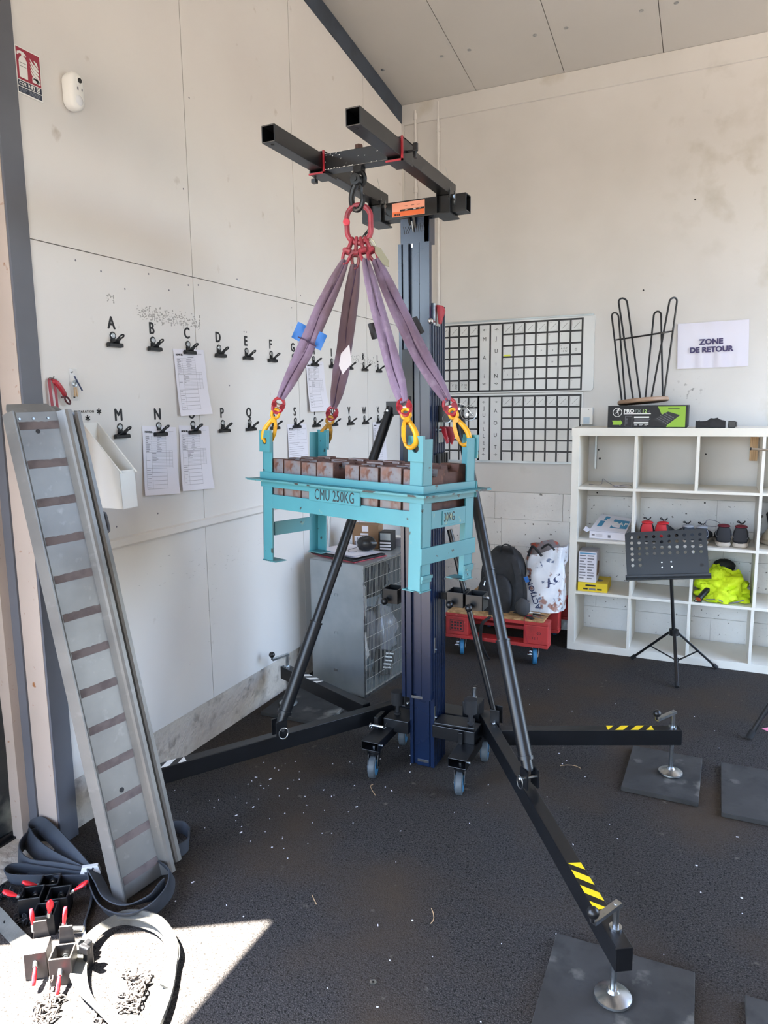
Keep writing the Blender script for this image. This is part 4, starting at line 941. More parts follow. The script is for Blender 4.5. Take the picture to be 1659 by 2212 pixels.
def form(y0, z0, tilt, label, style=0, curl=.012, w=.210, h=.295):
    """sheet hanging from (y0, z0) = its top left corner"""
    o = thing('printed_form', label, 'paper', (0, y0, z0), 'sheets held by the clips')
    ct, st_ = math.cos(tilt), math.sin(tilt)
    def P(u, v, d=0):   # u right, v down
        x = .0008 + .0042*min(1, v/.05) + .004*(v/h) + curl*(v/h)**3*(.4+.6*u/w) + d
        return (x, u*ct + v*st_, -v*ct + u*st_)
    p = MB(); p.grid(lambda a, b: P(a*w, b*h), 4, 10); p.grid(lambda a, b: P(a*w, b*h, -.0006), 4, 10)
    p.build('sheet', M['paper'], o, local=True, smooth=60)
    p = MB(); d = .0004
    def line(u0, v0, u1, v1, t=.0009):
        n = 3 if abs(v1-v0) > .02 else 1
        for k in range(n):
            a = (u0+(u1-u0)*k/n, v0+(v1-v0)*k/n); b = (u0+(u1-u0)*(k+1)/n, v0+(v1-v0)*(k+1)/n)
            if abs(u1-u0) > abs(v1-v0): q = [P(a[0], a[1]-t/2, d), P(b[0], b[1]-t/2, d), P(b[0], b[1]+t/2, d), P(a[0], a[1]+t/2, d)]
            else: q = [P(a[0]-t/2, a[1], d), P(a[0]+t/2, a[1], d), P(b[0]+t/2, b[1], d), P(b[0]-t/2, b[1], d)]
            p.add(q, [(0, 1, 2, 3)])
    rg = random.Random(int(abs(y0)*1000))
    if style == 0:
        for k in range(10): line(.016, .042+k*.0078, .138, .042+k*.0078, .0007 if k not in (0, 9) else .0011)
        line(.016, .042, .016, .268); line(.050, .042, .050, .268); line(.138, .042, .138, .268)
        line(.016, .112, .178, .112, .0011); line(.138, .104, .178, .104); line(.158, .104, .158, .180); line(.178, .104, .178, .180)
        for k in range(11): line(.050, .112+k*.0062, .178, .112+k*.0062, .0006)
        for k in range(6): line(.016, .180+k*.0176, .138, .180+k*.0176, .0011)
        for k in range(9): line(.018, .046+k*.0078, .018+rg.uniform(.008, .026), .046+k*.0078, .0022)
        for k in range(9): line(.075+rg.uniform(0, .01), .046+k*.0078, .085+rg.uniform(.01, .03), .046+k*.0078, .0016)
        for k in range(6): line(.052, .116+k*.0062, .060+rg.uniform(0, .03), .116+k*.0062, .0018)
        for k in range(5): line(.018, .188+k*.0176, .024+rg.uniform(.008, .022), .188+k*.0176, .002)
        line(.018, .146, .040, .146, .002); line(.090, .036, .13, .036, .0022); line(.16, .02, .19, .02, .0012)
    else:
        line(.01, .030, .20, .030); line(.01, .030, .01, .09); line(.20, .030, .20, .09); line(.105, .030, .105, .09); line(.01, .09, .20, .09)
        for k in range(5): line(.014, .036+k*.011, .035+rg.uniform(0, .05), .036+k*.011, .0016)
        for k in range(4): line(.110, .036+k*.011, .125+rg.uniform(0, .05), .036+k*.011, .0016)
        for k in range(14): line(.01, .105+k*.0125, .03+rg.uniform(.02, .14), .105+k*.0125, .0015)
        line(.01, .11, .20, .11); line(.01, .18, .20, .18)
    p.build('form_print', M['greyprint'], o, local=True, smooth=0, kind='stuff')
    t = text('form_heading', 'HOVE ID.', .011, P(.036, .026, d+.0004), (0, ct, st_), (0, -st_, ct), M['print'], o, ext=.0002, bold=.0006, local=True)
    return o
form(-2.597, 1.902, .035, 'printed form under letter C, its foot covering part of the letter O', curl=.02)
form(-2.814, 1.572, -.065, 'printed form under letter N, lower of two beside each other, nearer the white holder')
form(-2.586, 1.566, -.045, 'printed form under letter O, hanging slightly askew beside the one under N', curl=.02)
form(-1.468, 1.905, .03, 'printed form under letter H, behind the sling legs, with curling lower edge', 0, .035)
form(-1.688, 1.545, -.01, 'printed form under letter S, just above the aqua frame', 1)
form(-.578, 1.528, -.01, 'printed form under letter X, half hidden by the black strut', 0)
t = text('wall_lettering', 'ZONES DE PREPARATION', .0135, (.0008, -3.150, 1.634), LX, LY, M['print'], None, spacing=1.12); tag(t, 'small black wording stuck to the wall above the white file holder', 'lettering')
for y, z, lb in ((-3.040, 1.634, 'black asterisk stuck at the end of the small wording'), (-3.098, 1.609, 'black asterisk stuck below the small wording, just over the file holder')):
    a = MB()
    for k in range(3):
        t = PI*k/3 + PI/2; a.bar((.0012, y-math.cos(t)*.012, z-math.sin(t)*.012), (.0012, y+math.cos(t)*.012, z+math.sin(t)*.012), .0044, .0012, (1, 0, 0))
    tag(a.build('asterisk_sticker', M['print'], loc=(0, y, z), smooth=0), lb, 'sticker', 'asterisks')

# white magazine file screwed to the wall
fh = thing('file_holder', 'empty white magazine file fixed to the wall beside the ramps', 'file holder', (0, -3.09, 1.272))
ya, yb = -3.130, -3.052; th = .0025
sidep = lambda y: [(0.002, y, 1.272), (.182, y, 1.272), (.176, y, 1.414), (.002, y, 1.592)]
s = MB(); s.prism(sidep(ya), (0, th, 0)); s.build('side_panel', M['white'], fh, smooth=0, bev=.001)
s = MB(); s.prism(sidep(yb-th), (0, th, 0)); s.build('side_panel', M['white'], fh, smooth=0, bev=.001)
s = MB(); s.prism([(.182, ya, 1.272), (.182, yb, 1.272), (.176, yb, 1.414), (.176, ya, 1.414)], (-th, 0, 0)); s.build('front_panel', M['white'], fh, smooth=0, bev=.001)
s = MB(); s.box(.002, .182, ya, yb, 1.270, 1.273); s.build('base', M['white'], fh, smooth=0)
s = MB(); s.box(.001, .004, ya, yb, 1.272, 1.592); s.build('back_panel', M['white'], fh, smooth=0)
s = MB()
for y in (ya+.001, yb-.001): s.tube(smooth_path([(.002, y, 1.592), (.172, y, 1.418), (.178, y, 1.414)], 3), .0028, 6)
s.build('rim', M['white'], fh)

# motion sensor with camera
ms_ = thing('motion_sensor', 'rounded white alarm sensor with a small camera lens high on the wall', 'sensor', (0, -3.075, 2.775))
s = MB(); secs = []
def rrect(hx, hy, r, x, c, n=5):
    out = []
    for (sx_, sy_, a0) in ((1, 1, 0), (-1, 1, PI/2), (-1, -1, PI), (1, -1, 1.5*PI)):
        for k in range(n+1):
            a = a0 + PI/2*k/n; out.append((x, c[0]+sx_*(hx-r)+r*math.cos(a), c[1]+sy_*(hy-r)+r*math.sin(a)))
    return out
C_ = (-3.075, 2.775)
s.sweep([rrect(.030, .060, .028, .002, C_), rrect(.032, .064, .031, .012, C_), rrect(.032, .065, .031, .034, C_), rrect(.028, .060, .027, .046, C_), rrect(.018, .050, .017, .050, C_)])
s.build('housing', M['white'], ms_, smooth=50)
s = MB(); s.sphere((.036, -3.075, 2.742), .026, 16, 10, (.75, .95, 1.0)); s.build('lens_dome', mat('milky_lens', '#dcdde0', .25), ms_)
s = MB(); s.lathe([(.013, 0), (.013, .006), (.008, .007)], (.048, -3.073, 2.808), (1, 0, 0), 16); s.build('camera_ring', M['white'], ms_)
s = MB(); s.lathe([(0, .0105), (.0085, .0095), (.0085, 0)], (.048, -3.073, 2.808), (1, 0, 0), 16); s.build('camera_lens', M['blackplastic'], ms_)
s = MB(); s.box(.048, .0512, -3.082, -3.077, 2.776, 2.786); s.build('indicator_window', M['greyprint'], ms_, smooth=0)
s = MB(); s.box(.046, .0512, -3.062, -3.058, 2.778, 2.786); s.build('indicator_window', M['greyprint'], ms_, smooth=0)

# extinguisher sign
sg = thing('extinguisher_sign', 'red and white fire extinguisher sign next to the steel post', 'sign', (0, -3.242, 2.77))
Y0, Y1, Z0, Z1 = -3.294, -3.193, 2.700, 2.850
s = MB(); s.box(.0006, .0026, Y0, Y1, Z0, Z1); s.build('plate', M['white'], sg, smooth=0)
s = MB(); s.box(.0026, .0032, Y0+.004, Y1-.004, Z0+.046, Z1-.004); s.build('red_field', mat('sign_red', '#96243a', .5), sg, smooth=0)
nv = mat('sign_navy', '#222b40', .5)
for a, b in ((.025, .043), (.005, .022)):
    s = MB(); s.box(.0026, .0032, Y0+.004, Y1-.004, Z0+a, Z0+b); s.build('dark_band', nv, sg, smooth=0)
s = MB(); yb_, zb_ = Y0+.012, Z0+.053
def sp_(pts, mb=s): mb.prism([(.0032, yb_+a, zb_+b) for a, b in pts], (.0006, 0, 0))
sp_([(0, 0), (.032, 0), (.032, .055), (.027, .066), (.020, .069), (.013, .069), (.005, .064), (0, .052)])
sp_([(.012, .068), (.020, .068), (.021, .074), (.030, .070), (.031, .076), (.020, .083), (.008, .084), (-.004, .079), (-.006, .070), (-.002, .068), (.003, .075), (.012, .076)])
for k in range(4):
    z = .058 - k*.0125; sp_([(.078, z-.010), (.078, z-.018), (.060, z-.010), (.050, z+.002), (.044, z+.016), (.056, z+.004)])
sp_([(.072, .068), (.078, .052), (.066, .060), (.060, .072)])
sp_([(.050, .000), (.082, .0), (.082, .016), (.050, .016)])
s.build('pictogram', M['white'], sg, smooth=0)
s = MB(); s.bar((.0041, yb_+.068, zb_+.003), (.0041, yb_+.072, zb_+.013), .003, .0006, (1, 0, 0)); s.bar((.0041, yb_+.066, zb_+.003), (.0041, yb_+.073, zb_+.002), .003, .0006, (1, 0, 0)); s.bar((.0041, yb_+.054, zb_+.012), (.0041, yb_+.057, zb_+.012), .003, .0006, (1, 0, 0))
for a, b in ((.003, .046), (.003, .036), (.029, .046), (.029, .036)): pass
s.bar((.0041, yb_+.003, zb_+.047), (.0041, yb_+.028, zb_+.047), .001, .0006, (1, 0, 0)); s.bar((.0041, yb_+.003, zb_+.036), (.0041, yb_+.028, zb_+.036), .001, .0006, (1, 0, 0))
s.build('pictogram_lines', M['print'], sg, smooth=0)
text('sign_lettering', 'CO2  B', .0145, (.0036, Y0+.029, Z0+.0338), LX, LY, M['white'], sg, bold=.0004, sx=.95)
s = MB()
for y in (Y0+.062, Y0+.083): s.box(.0032, .0037, y-.007, y+.007, Z0+.0275, Z0+.0405)
s.build('hazard_symbol', M['white'], sg, smooth=0)
s = MB(); s.prism([(.0037, Y0+.0605, Z0+.028), (.0037, Y0+.065, Z0+.029), (.0037, Y0+.064, Z0+.038), (.0037, Y0+.0615, Z0+.040)], (.0004, 0, 0)); s.tube(ring_pts(Vector((.0038, Y0+.083, Z0+.034)), .004, .004, Vector((0, 1, 0)), Vector((0, 0, 1)), 14), .0008, 4, closed=True)
s.build('hazard_symbol_mark', M['print'], sg, smooth=0)
s = MB()
for k in range(3): s.box(.0032, .0036, Y0+.008, Y0+.038-.004*k, Z0+.0165-k*.004, Z0+.018-k*.004); s.box(.0032, .0036, Y0+.046, Y1-.009-.003*k, Z0+.0165-k*.004, Z0+.018-k*.004)
s.build('small_print', mat('sign_small_print', '#7f8794', .6), sg, smooth=0, kind='stuff')

# red strap tool and keys on hooks
rt_ = thing('red_lanyard', 'red webbing lanyard with a dark snap hook hung beside the steel post', 'lanyard', (0, -3.25, 1.755))
s = MB()
pts = smooth_path([(.006, -3.262, 1.752), (.012, -3.270, 1.74), (.014, -3.268, 1.68), (.016, -3.262, 1.58)], 5); s.ribbon(pts, (0, 1, .1), .010, .003)
pts = smooth_path([(.008, -3.258, 1.752), (.016, -3.252, 1.735), (.018, -3.249, 1.66), (.018, -3.247, 1.58)], 5); s.ribbon(pts, (0, 1, .1), .009, .003)
s.build('strap', M['redworn'], rt_, smooth=0)
s = MB(); s.tube(smooth_path([(.012, -3.256, 1.745), (.020, -3.245, 1.738), (.020, -3.222, 1.710), (.020, -3.212, 1.692)], 4), [.006, .007, .008, .009, .0095, .0095, .0095, .0095, .009, .009, .009, .008, .006], 8); s.build('grip', M['red'], rt_)
s = MB(); c = Vector((.020, -3.203, 1.676)); a = Vector((0, .62, -.78)); b = Vector((0, .78, .62)); s.tube(ring_pts(c, .008, .016, b, a, 18), .0035, 7, closed=True); s.cyl((.012, -3.222, 1.688), (.026, -3.222, 1.688), .003, seg=8); s.build('snap_hook', mat('dark_red_hook', '#4a1a20', .4), rt_)
s = MB(); s.tube([(0, -3.258, 1.757), (.02, -3.258, 1.755), (.024, -3.258, 1.762)], .002, 6); s.tube([(.002, -3.255, 1.758), (.006, -3.24, 1.752), (.004, -3.23, 1.752)], .0025, 6); s.build('wall_hook', M['zinc'], rt_)
ky = thing('key_pouch', 'clear pouch with keys and a dark blue pen pinned to the wall', 'keys', (0, -3.148, 1.735))
s = MB(); s.grid(lambda u, v: (.004+.008*math.sin(PI*u)*math.sin(PI*v), -3.170+u*.036, 1.675+v*.118), 6, 8); s.build('pouch', M['clear'], ky)
s = MB(); s.bar((.014, -3.158, 1.765), (.014, -3.126, 1.712), .004, .004, (1, 0, 0)); s.build('pen', mat('pen_blue', '#2c3658', .4), ky, smooth=0)
s = MB(); s.tube(ring_pts(Vector((.012, -3.158, 1.738)), .010, .011, Vector((0, 1, 0)), Vector((0, 0, 1)), 18), .0016, 6, closed=True); s.tube(ring_pts(Vector((.013, -3.158, 1.736)), .006, .007, Vector((0, 1, 0)), Vector((0, 0, 1)), 14), .002, 6, closed=True); s.build('key_ring', M['zinc'], ky)
for yy, tl in ((-3.160, 0), (-3.152, .3)):
    s = MB(); s.bar((.012, yy, 1.724), (.012, yy+.01*tl, 1.690), .005, .002, (1, 0, 0)); s.build('key', M['wood'], ky, smooth=0)
s = MB(); s.bar((.004, -3.164, 1.778), (.004, -3.154, 1.782), .004, .003, (1, 0, 0)); s.cyl((.003, -3.158, 1.688), (.008, -3.158, 1.688), .003, seg=8); s.build('pin', M['print'], ky, smooth=0)

# ------------------------------------------------------------------ sheet metal cabinet with mesh front
CA = Vector((.455, -1.675, 0)); CS = Vector((-.9925, .122, 0)); CT = Vector((.122, .9925, 0))
DEP, WID, HGT = .368, .76, .770
CT4 = Matrix(((CT.x, CS.x, 0, CA.x), (CT.y, CS.y, 0, CA.y), (0, 0, 1, 0), (0, 0, 0, 1)))   # local x along the front, y into the depth, z up
cab = thing('mesh_cabinet', 'galvanised sheet cabinet with a wire mesh front standing against the wall', 'cabinet'); cab.matrix_world = CT4
def CP(mb, name, m, par=None, **k): k.setdefault('smooth', 0); return mb.build(name, m, par or cab, local=True, **k)
def cut_side():
    b = MB(); b.box(0, .003, 0, DEP, .0, HGT); return b
CP(cut_side(), 'side_panel', M['galv'], bev=.001)
b = MB(); b.box(WID-.003, WID, 0, DEP, 0, HGT); CP(b, 'side_panel', M['galv'])
b = MB(); b.box(0, WID, DEP-.003, DEP, 0, HGT); CP(b, 'back_panel', M['galv'])
b = MB(); b.box(0, WID, 0, DEP, HGT-.004, HGT); CP(b, 'top_panel', M['galv'], bev=.001)
b = MB(); b.box(0.003, WID-.003, .004, DEP-.003, .018, .024); CP(b, 'floor_panel', M['galv'])
for k, z in enumerate((.585, .360, .135)):
    b = MB(); y = .185+.006*k; b.box(-.003, 0, y-.012, y+.012, z-.001, z+.001); b.box(-.004, 0, y-.012, y-.010, z-.014, z); b.box(-.004, 0, y+.010, y+.012, z-.014, z); b.box(-.002, -.0003, y-.010, y+.010, z-.013, z-.002); CP(b, 'vent_tab', M['silver'] if k == 2 else M['galv'])
b = MB(); b.bar((.0, -.002, 0), (.0, -.002, HGT), .006, .006, (1, 0, 0)); b.bar((0, -.002, HGT-.004), (WID, -.002, HGT-.004), .006, .008); b.bar((0, -.002, .012), (WID, -.002, .012), .006, .024); b.bar((WID, -.002, 0), (WID, -.002, HGT), .006, .006, (1, 0, 0)); CP(b, 'front_frame', M['zinc'])
b = MB()
for i in range(50): b.cyl((.010+i*.0150, -.006, .015), (.010+i*.0150, -.006, HGT-.01), .0013, seg=5)
for j in range(10): z = .02+j*.0815; b.cyl((0, -.0045, z), (WID, -.0045, z), .0017, seg=5); b.cyl((0, -.0045, z+.006), (WID, -.0045, z+.006), .0013, seg=5) if j in (0, 9) else None
CP(b, 'wire_mesh', M['wire'], smooth=40, kind='stuff')
# what stands inside it
def crumple(name, label, cat, c, r, sc, m, seed, group=None, amp=.25, seg=22, freq=3.0, T=CT4, flat=0.0):
    rg = random.Random(seed); ph = [rg.uniform(0, 6) for _ in range(6)]
    mb = MB()
    def P(u, v):
        th, fi = 2*PI*u, PI*v
        d = Vector((math.sin(fi)*math.cos(th), math.sin(fi)*math.sin(th), -math.cos(fi)))
        w = math.sin(freq*d.x*2+ph[0])*math.sin(freq*d.y*2.3+ph[1]) + .6*math.sin(freq*3*d.z+ph[2]+d.x*4) + .4*math.sin(freq*5*d.y+ph[3]+d.z*6)
        q = d*r*(1+amp*w*.5); q = Vector((q.x*sc[0], q.y*sc[1], q.z*sc[2]))
        q = q + Vector(c)
        if q.z < flat: q.z = flat
        return T @ q if T is not None else q
    mb.grid(P, seg, seg//2)
    o = mb.build(name, m, loc=(T @ Vector((c[0], c[1], flat)) if T is not None else (c[0], c[1], flat)), smooth=75)
    if label: tag(o, label, cat, group)
    return o
crumple('black_sack', 'black sack filling the upper part of the mesh cabinet', 'sack', (.36, .21, .60), .13, (1.6, .75, .95), M['bagblack'], 4, flat=.47)
crumple('film_bundle', 'crumpled clear film bundled behind the wire mesh', 'plastic film', (.12, .15, .52), .11, (.6, .62, 1.5), mat('crumpled_film', '#c9c4bd', .12, alpha=.75), 9, amp=.4, freq=4.5, flat=.38)
crumple('clear_bag', 'clear bag of pale parts slumped at the bottom of the mesh cabinet', 'plastic bag', (.13, .165, .20), .12, (.8, .75, 1.3), mat('pale_bag', '#d0cbc4', .15, alpha=.85), 2, amp=.35, freq=3.4, flat=.026)
crumple('grey_bag', 'grey translucent bag behind the clear one in the mesh cabinet', 'plastic bag', (.44, .185, .24), .13, (1.0, .8, 1.3), mat('grey_film', '#86868a', .2, alpha=.9), 12, amp=.35, freq=3, flat=.026)
bx_ = MB(T=CT4 @ Matrix.Translation((.30, .060, .108)) @ Matrix.Rotation(.35, 4, 'Y')); bx_.box(-.06, .06, -.035, .035, -.07, .07)
sb_ = bx_.build('striped_carton', M['print'], loc=CT4 @ Vector((.30, .060, .026)), smooth=0); tag(sb_, 'black carton with white stripes leaning inside the mesh cabinet', 'carton')
for k in range(5):
    b = MB(T=CT4 @ Matrix.Translation((.30, .060, .108)) @ Matrix.Rotation(.35, 4, 'Y')); b.box(-.055, .045-.01*(k % 2), -.0362, -.035, .050-k*.021, .058-k*.021); q = b.build('stripe', M['white'], sb_, smooth=0, local=False)

# on top of the cabinet
zt = HGT
fo = thing('clipboard_folder', 'dark folder with a red edge under loose papers on the cabinet', 'folder', (.30, -1.47, zt))
FR_ = Matrix.Translation((.275, -1.475, zt)) @ Matrix.Rotation(math.radians(-20), 4, 'Z')
b = MB(T=FR_); b.box(-.20, .17, -.125, .13, .001, .007); b.build('lower_cover', M['redworn'], fo, smooth=0, bev=.001)
b = MB(T=FR_); b.box(-.21, .165, -.13, .125, .008, .018); b.build('upper_cover', M['bagblack'], fo, smooth=0, bev=.002)
rg = random.Random(8)
for k in range(4):
    R = FR_ @ Matrix.Translation((rg.uniform(-.01, .03), rg.uniform(-.0, .02), .0205+.0035*k)) @ Matrix.Rotation(rg.uniform(-.12, .12), 4, 'Z'); ph = rg.uniform(0, 6)
    b = MB(T=R); b.grid(lambda u, v: (-.17+.32*u, -.11+.21*v, .004*math.sin(3*u+ph)*v+.010*max(0, u-.8)), 8, 6)
    o = b.build('loose_paper', M['paper'], loc=FR_ @ Vector((0, 0, .0195+.0035*k)), smooth=60)
    tag(o, ('lowest', 'second', 'third', 'topmost')[k] + ' of the loose white papers on the dark folder', 'paper', 'papers on the folder')
fs = crumple('face_shield', None, None, (.365, -1.44, zt+.075), .052, (1.15, .95, .85), M['blackplastic'], 6, T=None, amp=.18, flat=zt+.033)
tag(fs, 'small black rounded visor lying on the papers on the cabinet', 'visor')
b = MB(); b.tube(smooth_path([(.31, -1.46, zt+.05), (.275, -1.50, zt+.04), (.30, -1.53, zt+.036), (.34, -1.52, zt+.038)], 4), .0015, 5); b.build('strap', M['blackplastic'], fs)
def carton(name, label, cat, c, sx, sy, sz, ang, m, group=None):
    T = Matrix.Translation((c[0], c[1], c[2])) @ Matrix.Rotation(ang, 4, 'Z'); o = thing(name, label, cat, (c[0], c[1], c[2]), group)
    b = MB(T=T); b.box(-sx/2, sx/2, -sy/2, sy/2, 0, sz); b.build('box', m, o, smooth=0, bev=.001); return o, T
o, T = carton('brown_carton', 'brown carton with white labels at the back of the cabinet top', 'carton', (.25, -1.19, zt), .17, .10, .145, .15, M['card'])
for (x0, x1, z0, z1) in ((-.07, .01, .012, .075), (-.02, .02, .105, .14), (-.03, .02, .082, .094)):
    b = MB(T=T); b.box(x0, x1, -.0515, -.0500, z0, z1); b.build('label', M['paper'], o, smooth=0)
b = MB(T=T)
for k in range(5): b.box(-.066+k*.014, -.060+k*.014, -.0522, -.0515, .020, .045+.02*(k % 3 > 0))
b.build('label_print', M['greyprint'], o, smooth=0, kind='stuff')
o, T = carton('small_black_box', 'small black and white printed box beside the brown carton', 'box', (.40, -1.22, zt), .075, .10, .115, .15, M['print'])
for k in range(3): b = MB(T=T); b.box(-.034, .034, -.0512, -.0500, .008+k*.018, .018+k*.018); b.build('white_stripe', M['paper'], o, smooth=0)
b = MB(T=T); b.box(-.032, .032, -.0512, -.0500, .066, .108); b.build('picture_label', M['galv'], o, smooth=0)
o, T = carton('grey_tray', 'low grey tray with a white rim near the mast on the cabinet', 'tray', (.43, -1.06, zt), .11, .10, .045, .12, M['greyprint'])
b = MB(T=T); b.box(-.058, .058, -.004, .055, .040, .052); b.build('rim', M['white'], o, smooth=0, bev=.003)
b = MB(); b.cyl((.098, -1.43, zt+.0), (.104, -1.40, zt+.30), .010, seg=12); o = b.build('steel_tube', M['galv'], loc=(.098, -1.43, zt)); tag(o, 'upright steel tube standing on the wall end of the cabinet', 'tube')
b = MB(); b.tube([(.2, -1.2, zt+.146), (.21, -1.19, zt+.24), (.235, -1.18, zt+.235), (.24, -1.19, zt+.15)], .0016, 5); o = b.build('wire_loop', M['greyprint'], loc=(.2, -1.2, zt+.146)); tag(o, 'thin wire loop rising from the brown carton', 'wire')
b = MB(); b.box(.0, .30, -.05, -.018, .55, .66); b.box(.0, .30, -.09, -.018, .655, .665); o = b.build('grey_ledge', M['steel_grey'], smooth=0, bev=.002, loc=(0.15, -.03, .55)); tag(o, 'grey shelf bracket board on the back wall behind the mast', 'board')
# ------------------------------------------------------------------ planning boards on the back wall
def arrow(mb, x, z, s, d, y):
    w = .0022
    mb.bar((x-s*d*.9, y, z), (x+s*d*.1, y, z), w, .0006, (0, 1, 0))
    for q in (-1, 1): mb.bar((x+s*d, y, z), (x+s*d*.1, y, z+q*s*.45), w, .0006, (0, 1, 0))
    mb.bar((x+s*d*.1, y, z-s*.45), (x+s*d*.1, y, z+s*.45), w, .0006, (0, 1, 0))
def board(name, label, x0, x1, z0, z1, rows, title, notes, frame_bottom, right_tape):
    o = thing(name, label, 'whiteboard', (x0, -.02, z0), 'planning boards')
    b = MB()
    if x1 > 1.35: b.prism([(x0, -.002, z0), (x1-.075, -.002, z0), (x1-.070, -.002, z0+.004), (x1-.012, -.002, z0+.004), (x1, -.002, z0+.018), (x1, -.002, z1), (x0, -.002, z1)], (0, -.012, 0))
    else: b.box(x0, x1, -.014, -.002, z0, z1)
    b.build('panel', M['whiteboard'], o, smooth=0, bev=.001)
    zt = z1-.014
    f = MB()
    if frame_bottom: f.box(x0, x1, -.018, -.002, z0-.010, z0+.006)
    else: f.box(x0, x1-.01, -.017, -.002, z1-.004, z1+.008)
    f.build('aluminium_edge', M['galv'], o, smooth=0)
    cols_l = [.0735 + .0745*k for k in range(8)]; a, c, d = .597, .682, .772
    cols_r = [.772 + .0798*k for k in range(8)]
    zs = [zt - .0065 - .079*k for k in range(rows+1)]
    tp = MB(); y = -.0142; t = .0125
    for z in zs:
        tp.box(cols_l[0], cols_l[-1], y-.0005, y, z-t/2, z+t/2); tp.box(cols_r[0]-.004, cols_r[-1]+.004, y-.0005, y, z-t/2, z+t/2)
    for z in (zs[0], zs[-1]): tp.box(cols_l[-1], cols_r[0], y-.0005, y, z-t/2, z+t/2)
    for x in cols_l + [a+.0005, c] + cols_r: tp.box(x-t/2, x+t/2, y-.0007, y, zs[-1]-t/2, zs[0]+t/2)
    tp.build('tape_grid', M['tape'], o, smooth=0)
    # penned slashes of the heading row and small day numbers
    ink = MB()
    for cl in (cols_l, cols_r):
        for k in range(7):
            x = (cl[k]+cl[k+1])/2; z = (zs[0]+zs[1])/2
            ink.bar((x-.018, y-.0004, z-.020), (x+.020, y-.0004, z+.018), .0016, .0005, (0, 1, 0))
            ink.bar((x-.028, y-.0004, z+.026), (x-.008, y-.0004, z+.026), .0007, .0005, (0, 1, 0)); ink.bar((x-.028, y-.0004, z+.026), (x-.028, y-.0004, z-.004), .0007, .0005, (0, 1, 0))
            ink.bar((x+.028, y-.0004, z-.026), (x+.008, y-.0004, z-.026), .0007, .0005, (0, 1, 0)); ink.bar((x+.028, y-.0004, z-.026), (x+.028, y-.0004, z+.004), .0007, .0005, (0, 1, 0))
            for r in range(1, rows):
                xx = cl[k]+.013; zz = zs[r]-.016; ink.bar((xx, y-.0004, zz), (xx+.006, y-.0004, zz+.001), .0009, .0005, (0, 1, 0)); ink.bar((xx+.003, y-.0004, zz-.006), (xx+.006, y-.0004, zz), .0009, .0005, (0, 1, 0))
    for (x, dr) in ((a+(c-a)/2, -1), (c+(d-c)/2, 1)):
        for z in (zs[0]-.040, zs[-1]+.052): arrow(ink, x, z, .014, dr, y-.0004)
    ink.build('pen_marks', M['print'], o, smooth=0, kind='stuff')
    for (x, word) in ((a+(c-a)/2, title[0]), (c+(d-c)/2, title[1])):
        n = len(word); top, bot = zs[0]-.105, zs[-1]+.105
        if n > 5: top, bot = zs[0]-.085, zs[-1]+.085
        for k, chh in enumerate(word):
            z = top + (bot-top)*(k/(n-1) if n > 1 else .5)
            text('pen_letter', chh, .040 if n <= 5 else .036, (x, y-.0006, z), BX, BY, M['print'], o, ext=.0002, sx=.9)
    for (cl, k, r, s, size) in notes:
        x = (cols_l, cols_r)[cl][k]+.040; z = (zs[r]+zs[r+1])/2 - .006
        text('pen_note', s, size, (x, y-.0006, z), BX, BY, M['print'], o, ext=.0002)
    return o
b1 = board('planning_board', 'whiteboard gridded with black tape and penned MAI and JUIN', .05, 1.412, 1.722, 2.232, 6, ('MAi', 'JUiN'),
           [(0, 4, 5, 'V  D\n    G', .022), (0, 5, 5, 'P  M\n    G', .022), (1, 3, 2, 'P', .018), (1, 4, 2, 'E', .018), (1, 5, 2, 'A G C\nH  N', .018), (1, 6, 2, 'O', .022), (1, 4, 3, 'H', .018), (1, 0, 4, '5', .014), (1, 1, 4, '5', .014)], False, True)
nt_ = MB(); nt_.box(.784, .832, -.0150, -.0145, 1.980, 1.992); nt_.build('highlighter_mark', mat('highlighter', '#d9de5a', .7), b1, smooth=0)
board('planning_board', 'whiteboard gridded with black tape and penned JUILLET and AOUT', .05, 1.346, 1.226, 1.718, 6, ('JUiLLET', 'AOUT'), [], True, True)
sk = thing('socket_box', 'white plastic wall box with a pale blue label above the shelf end', 'socket box', (1.376, -.02, 1.49))
b = MB(); b.box(1.336, 1.418, -.035, -.001, 1.494, 1.612); b.build('cover', M['white'], sk, smooth=0, bev=.004)
b = MB(); b.box(1.356, 1.398, -.0356, -.0350, 1.500, 1.545); b.build('label', mat('pale_blue_label', '#b9cad8', .6), sk, smooth=0)
b = MB(); b.cyl((1.39, -.0366, 1.598), (1.39, -.034, 1.598), .003, seg=8); b.build('screw', M['print'], sk)
b = MB(); b.tube(smooth_path([(1.30, -.006, 1.70), (1.318, -.006, 1.66), (1.322, -.006, 1.62), (1.35, -.01, 1.60)], 4), .004, 6); b.build('cable', M['wall_back'], sk)

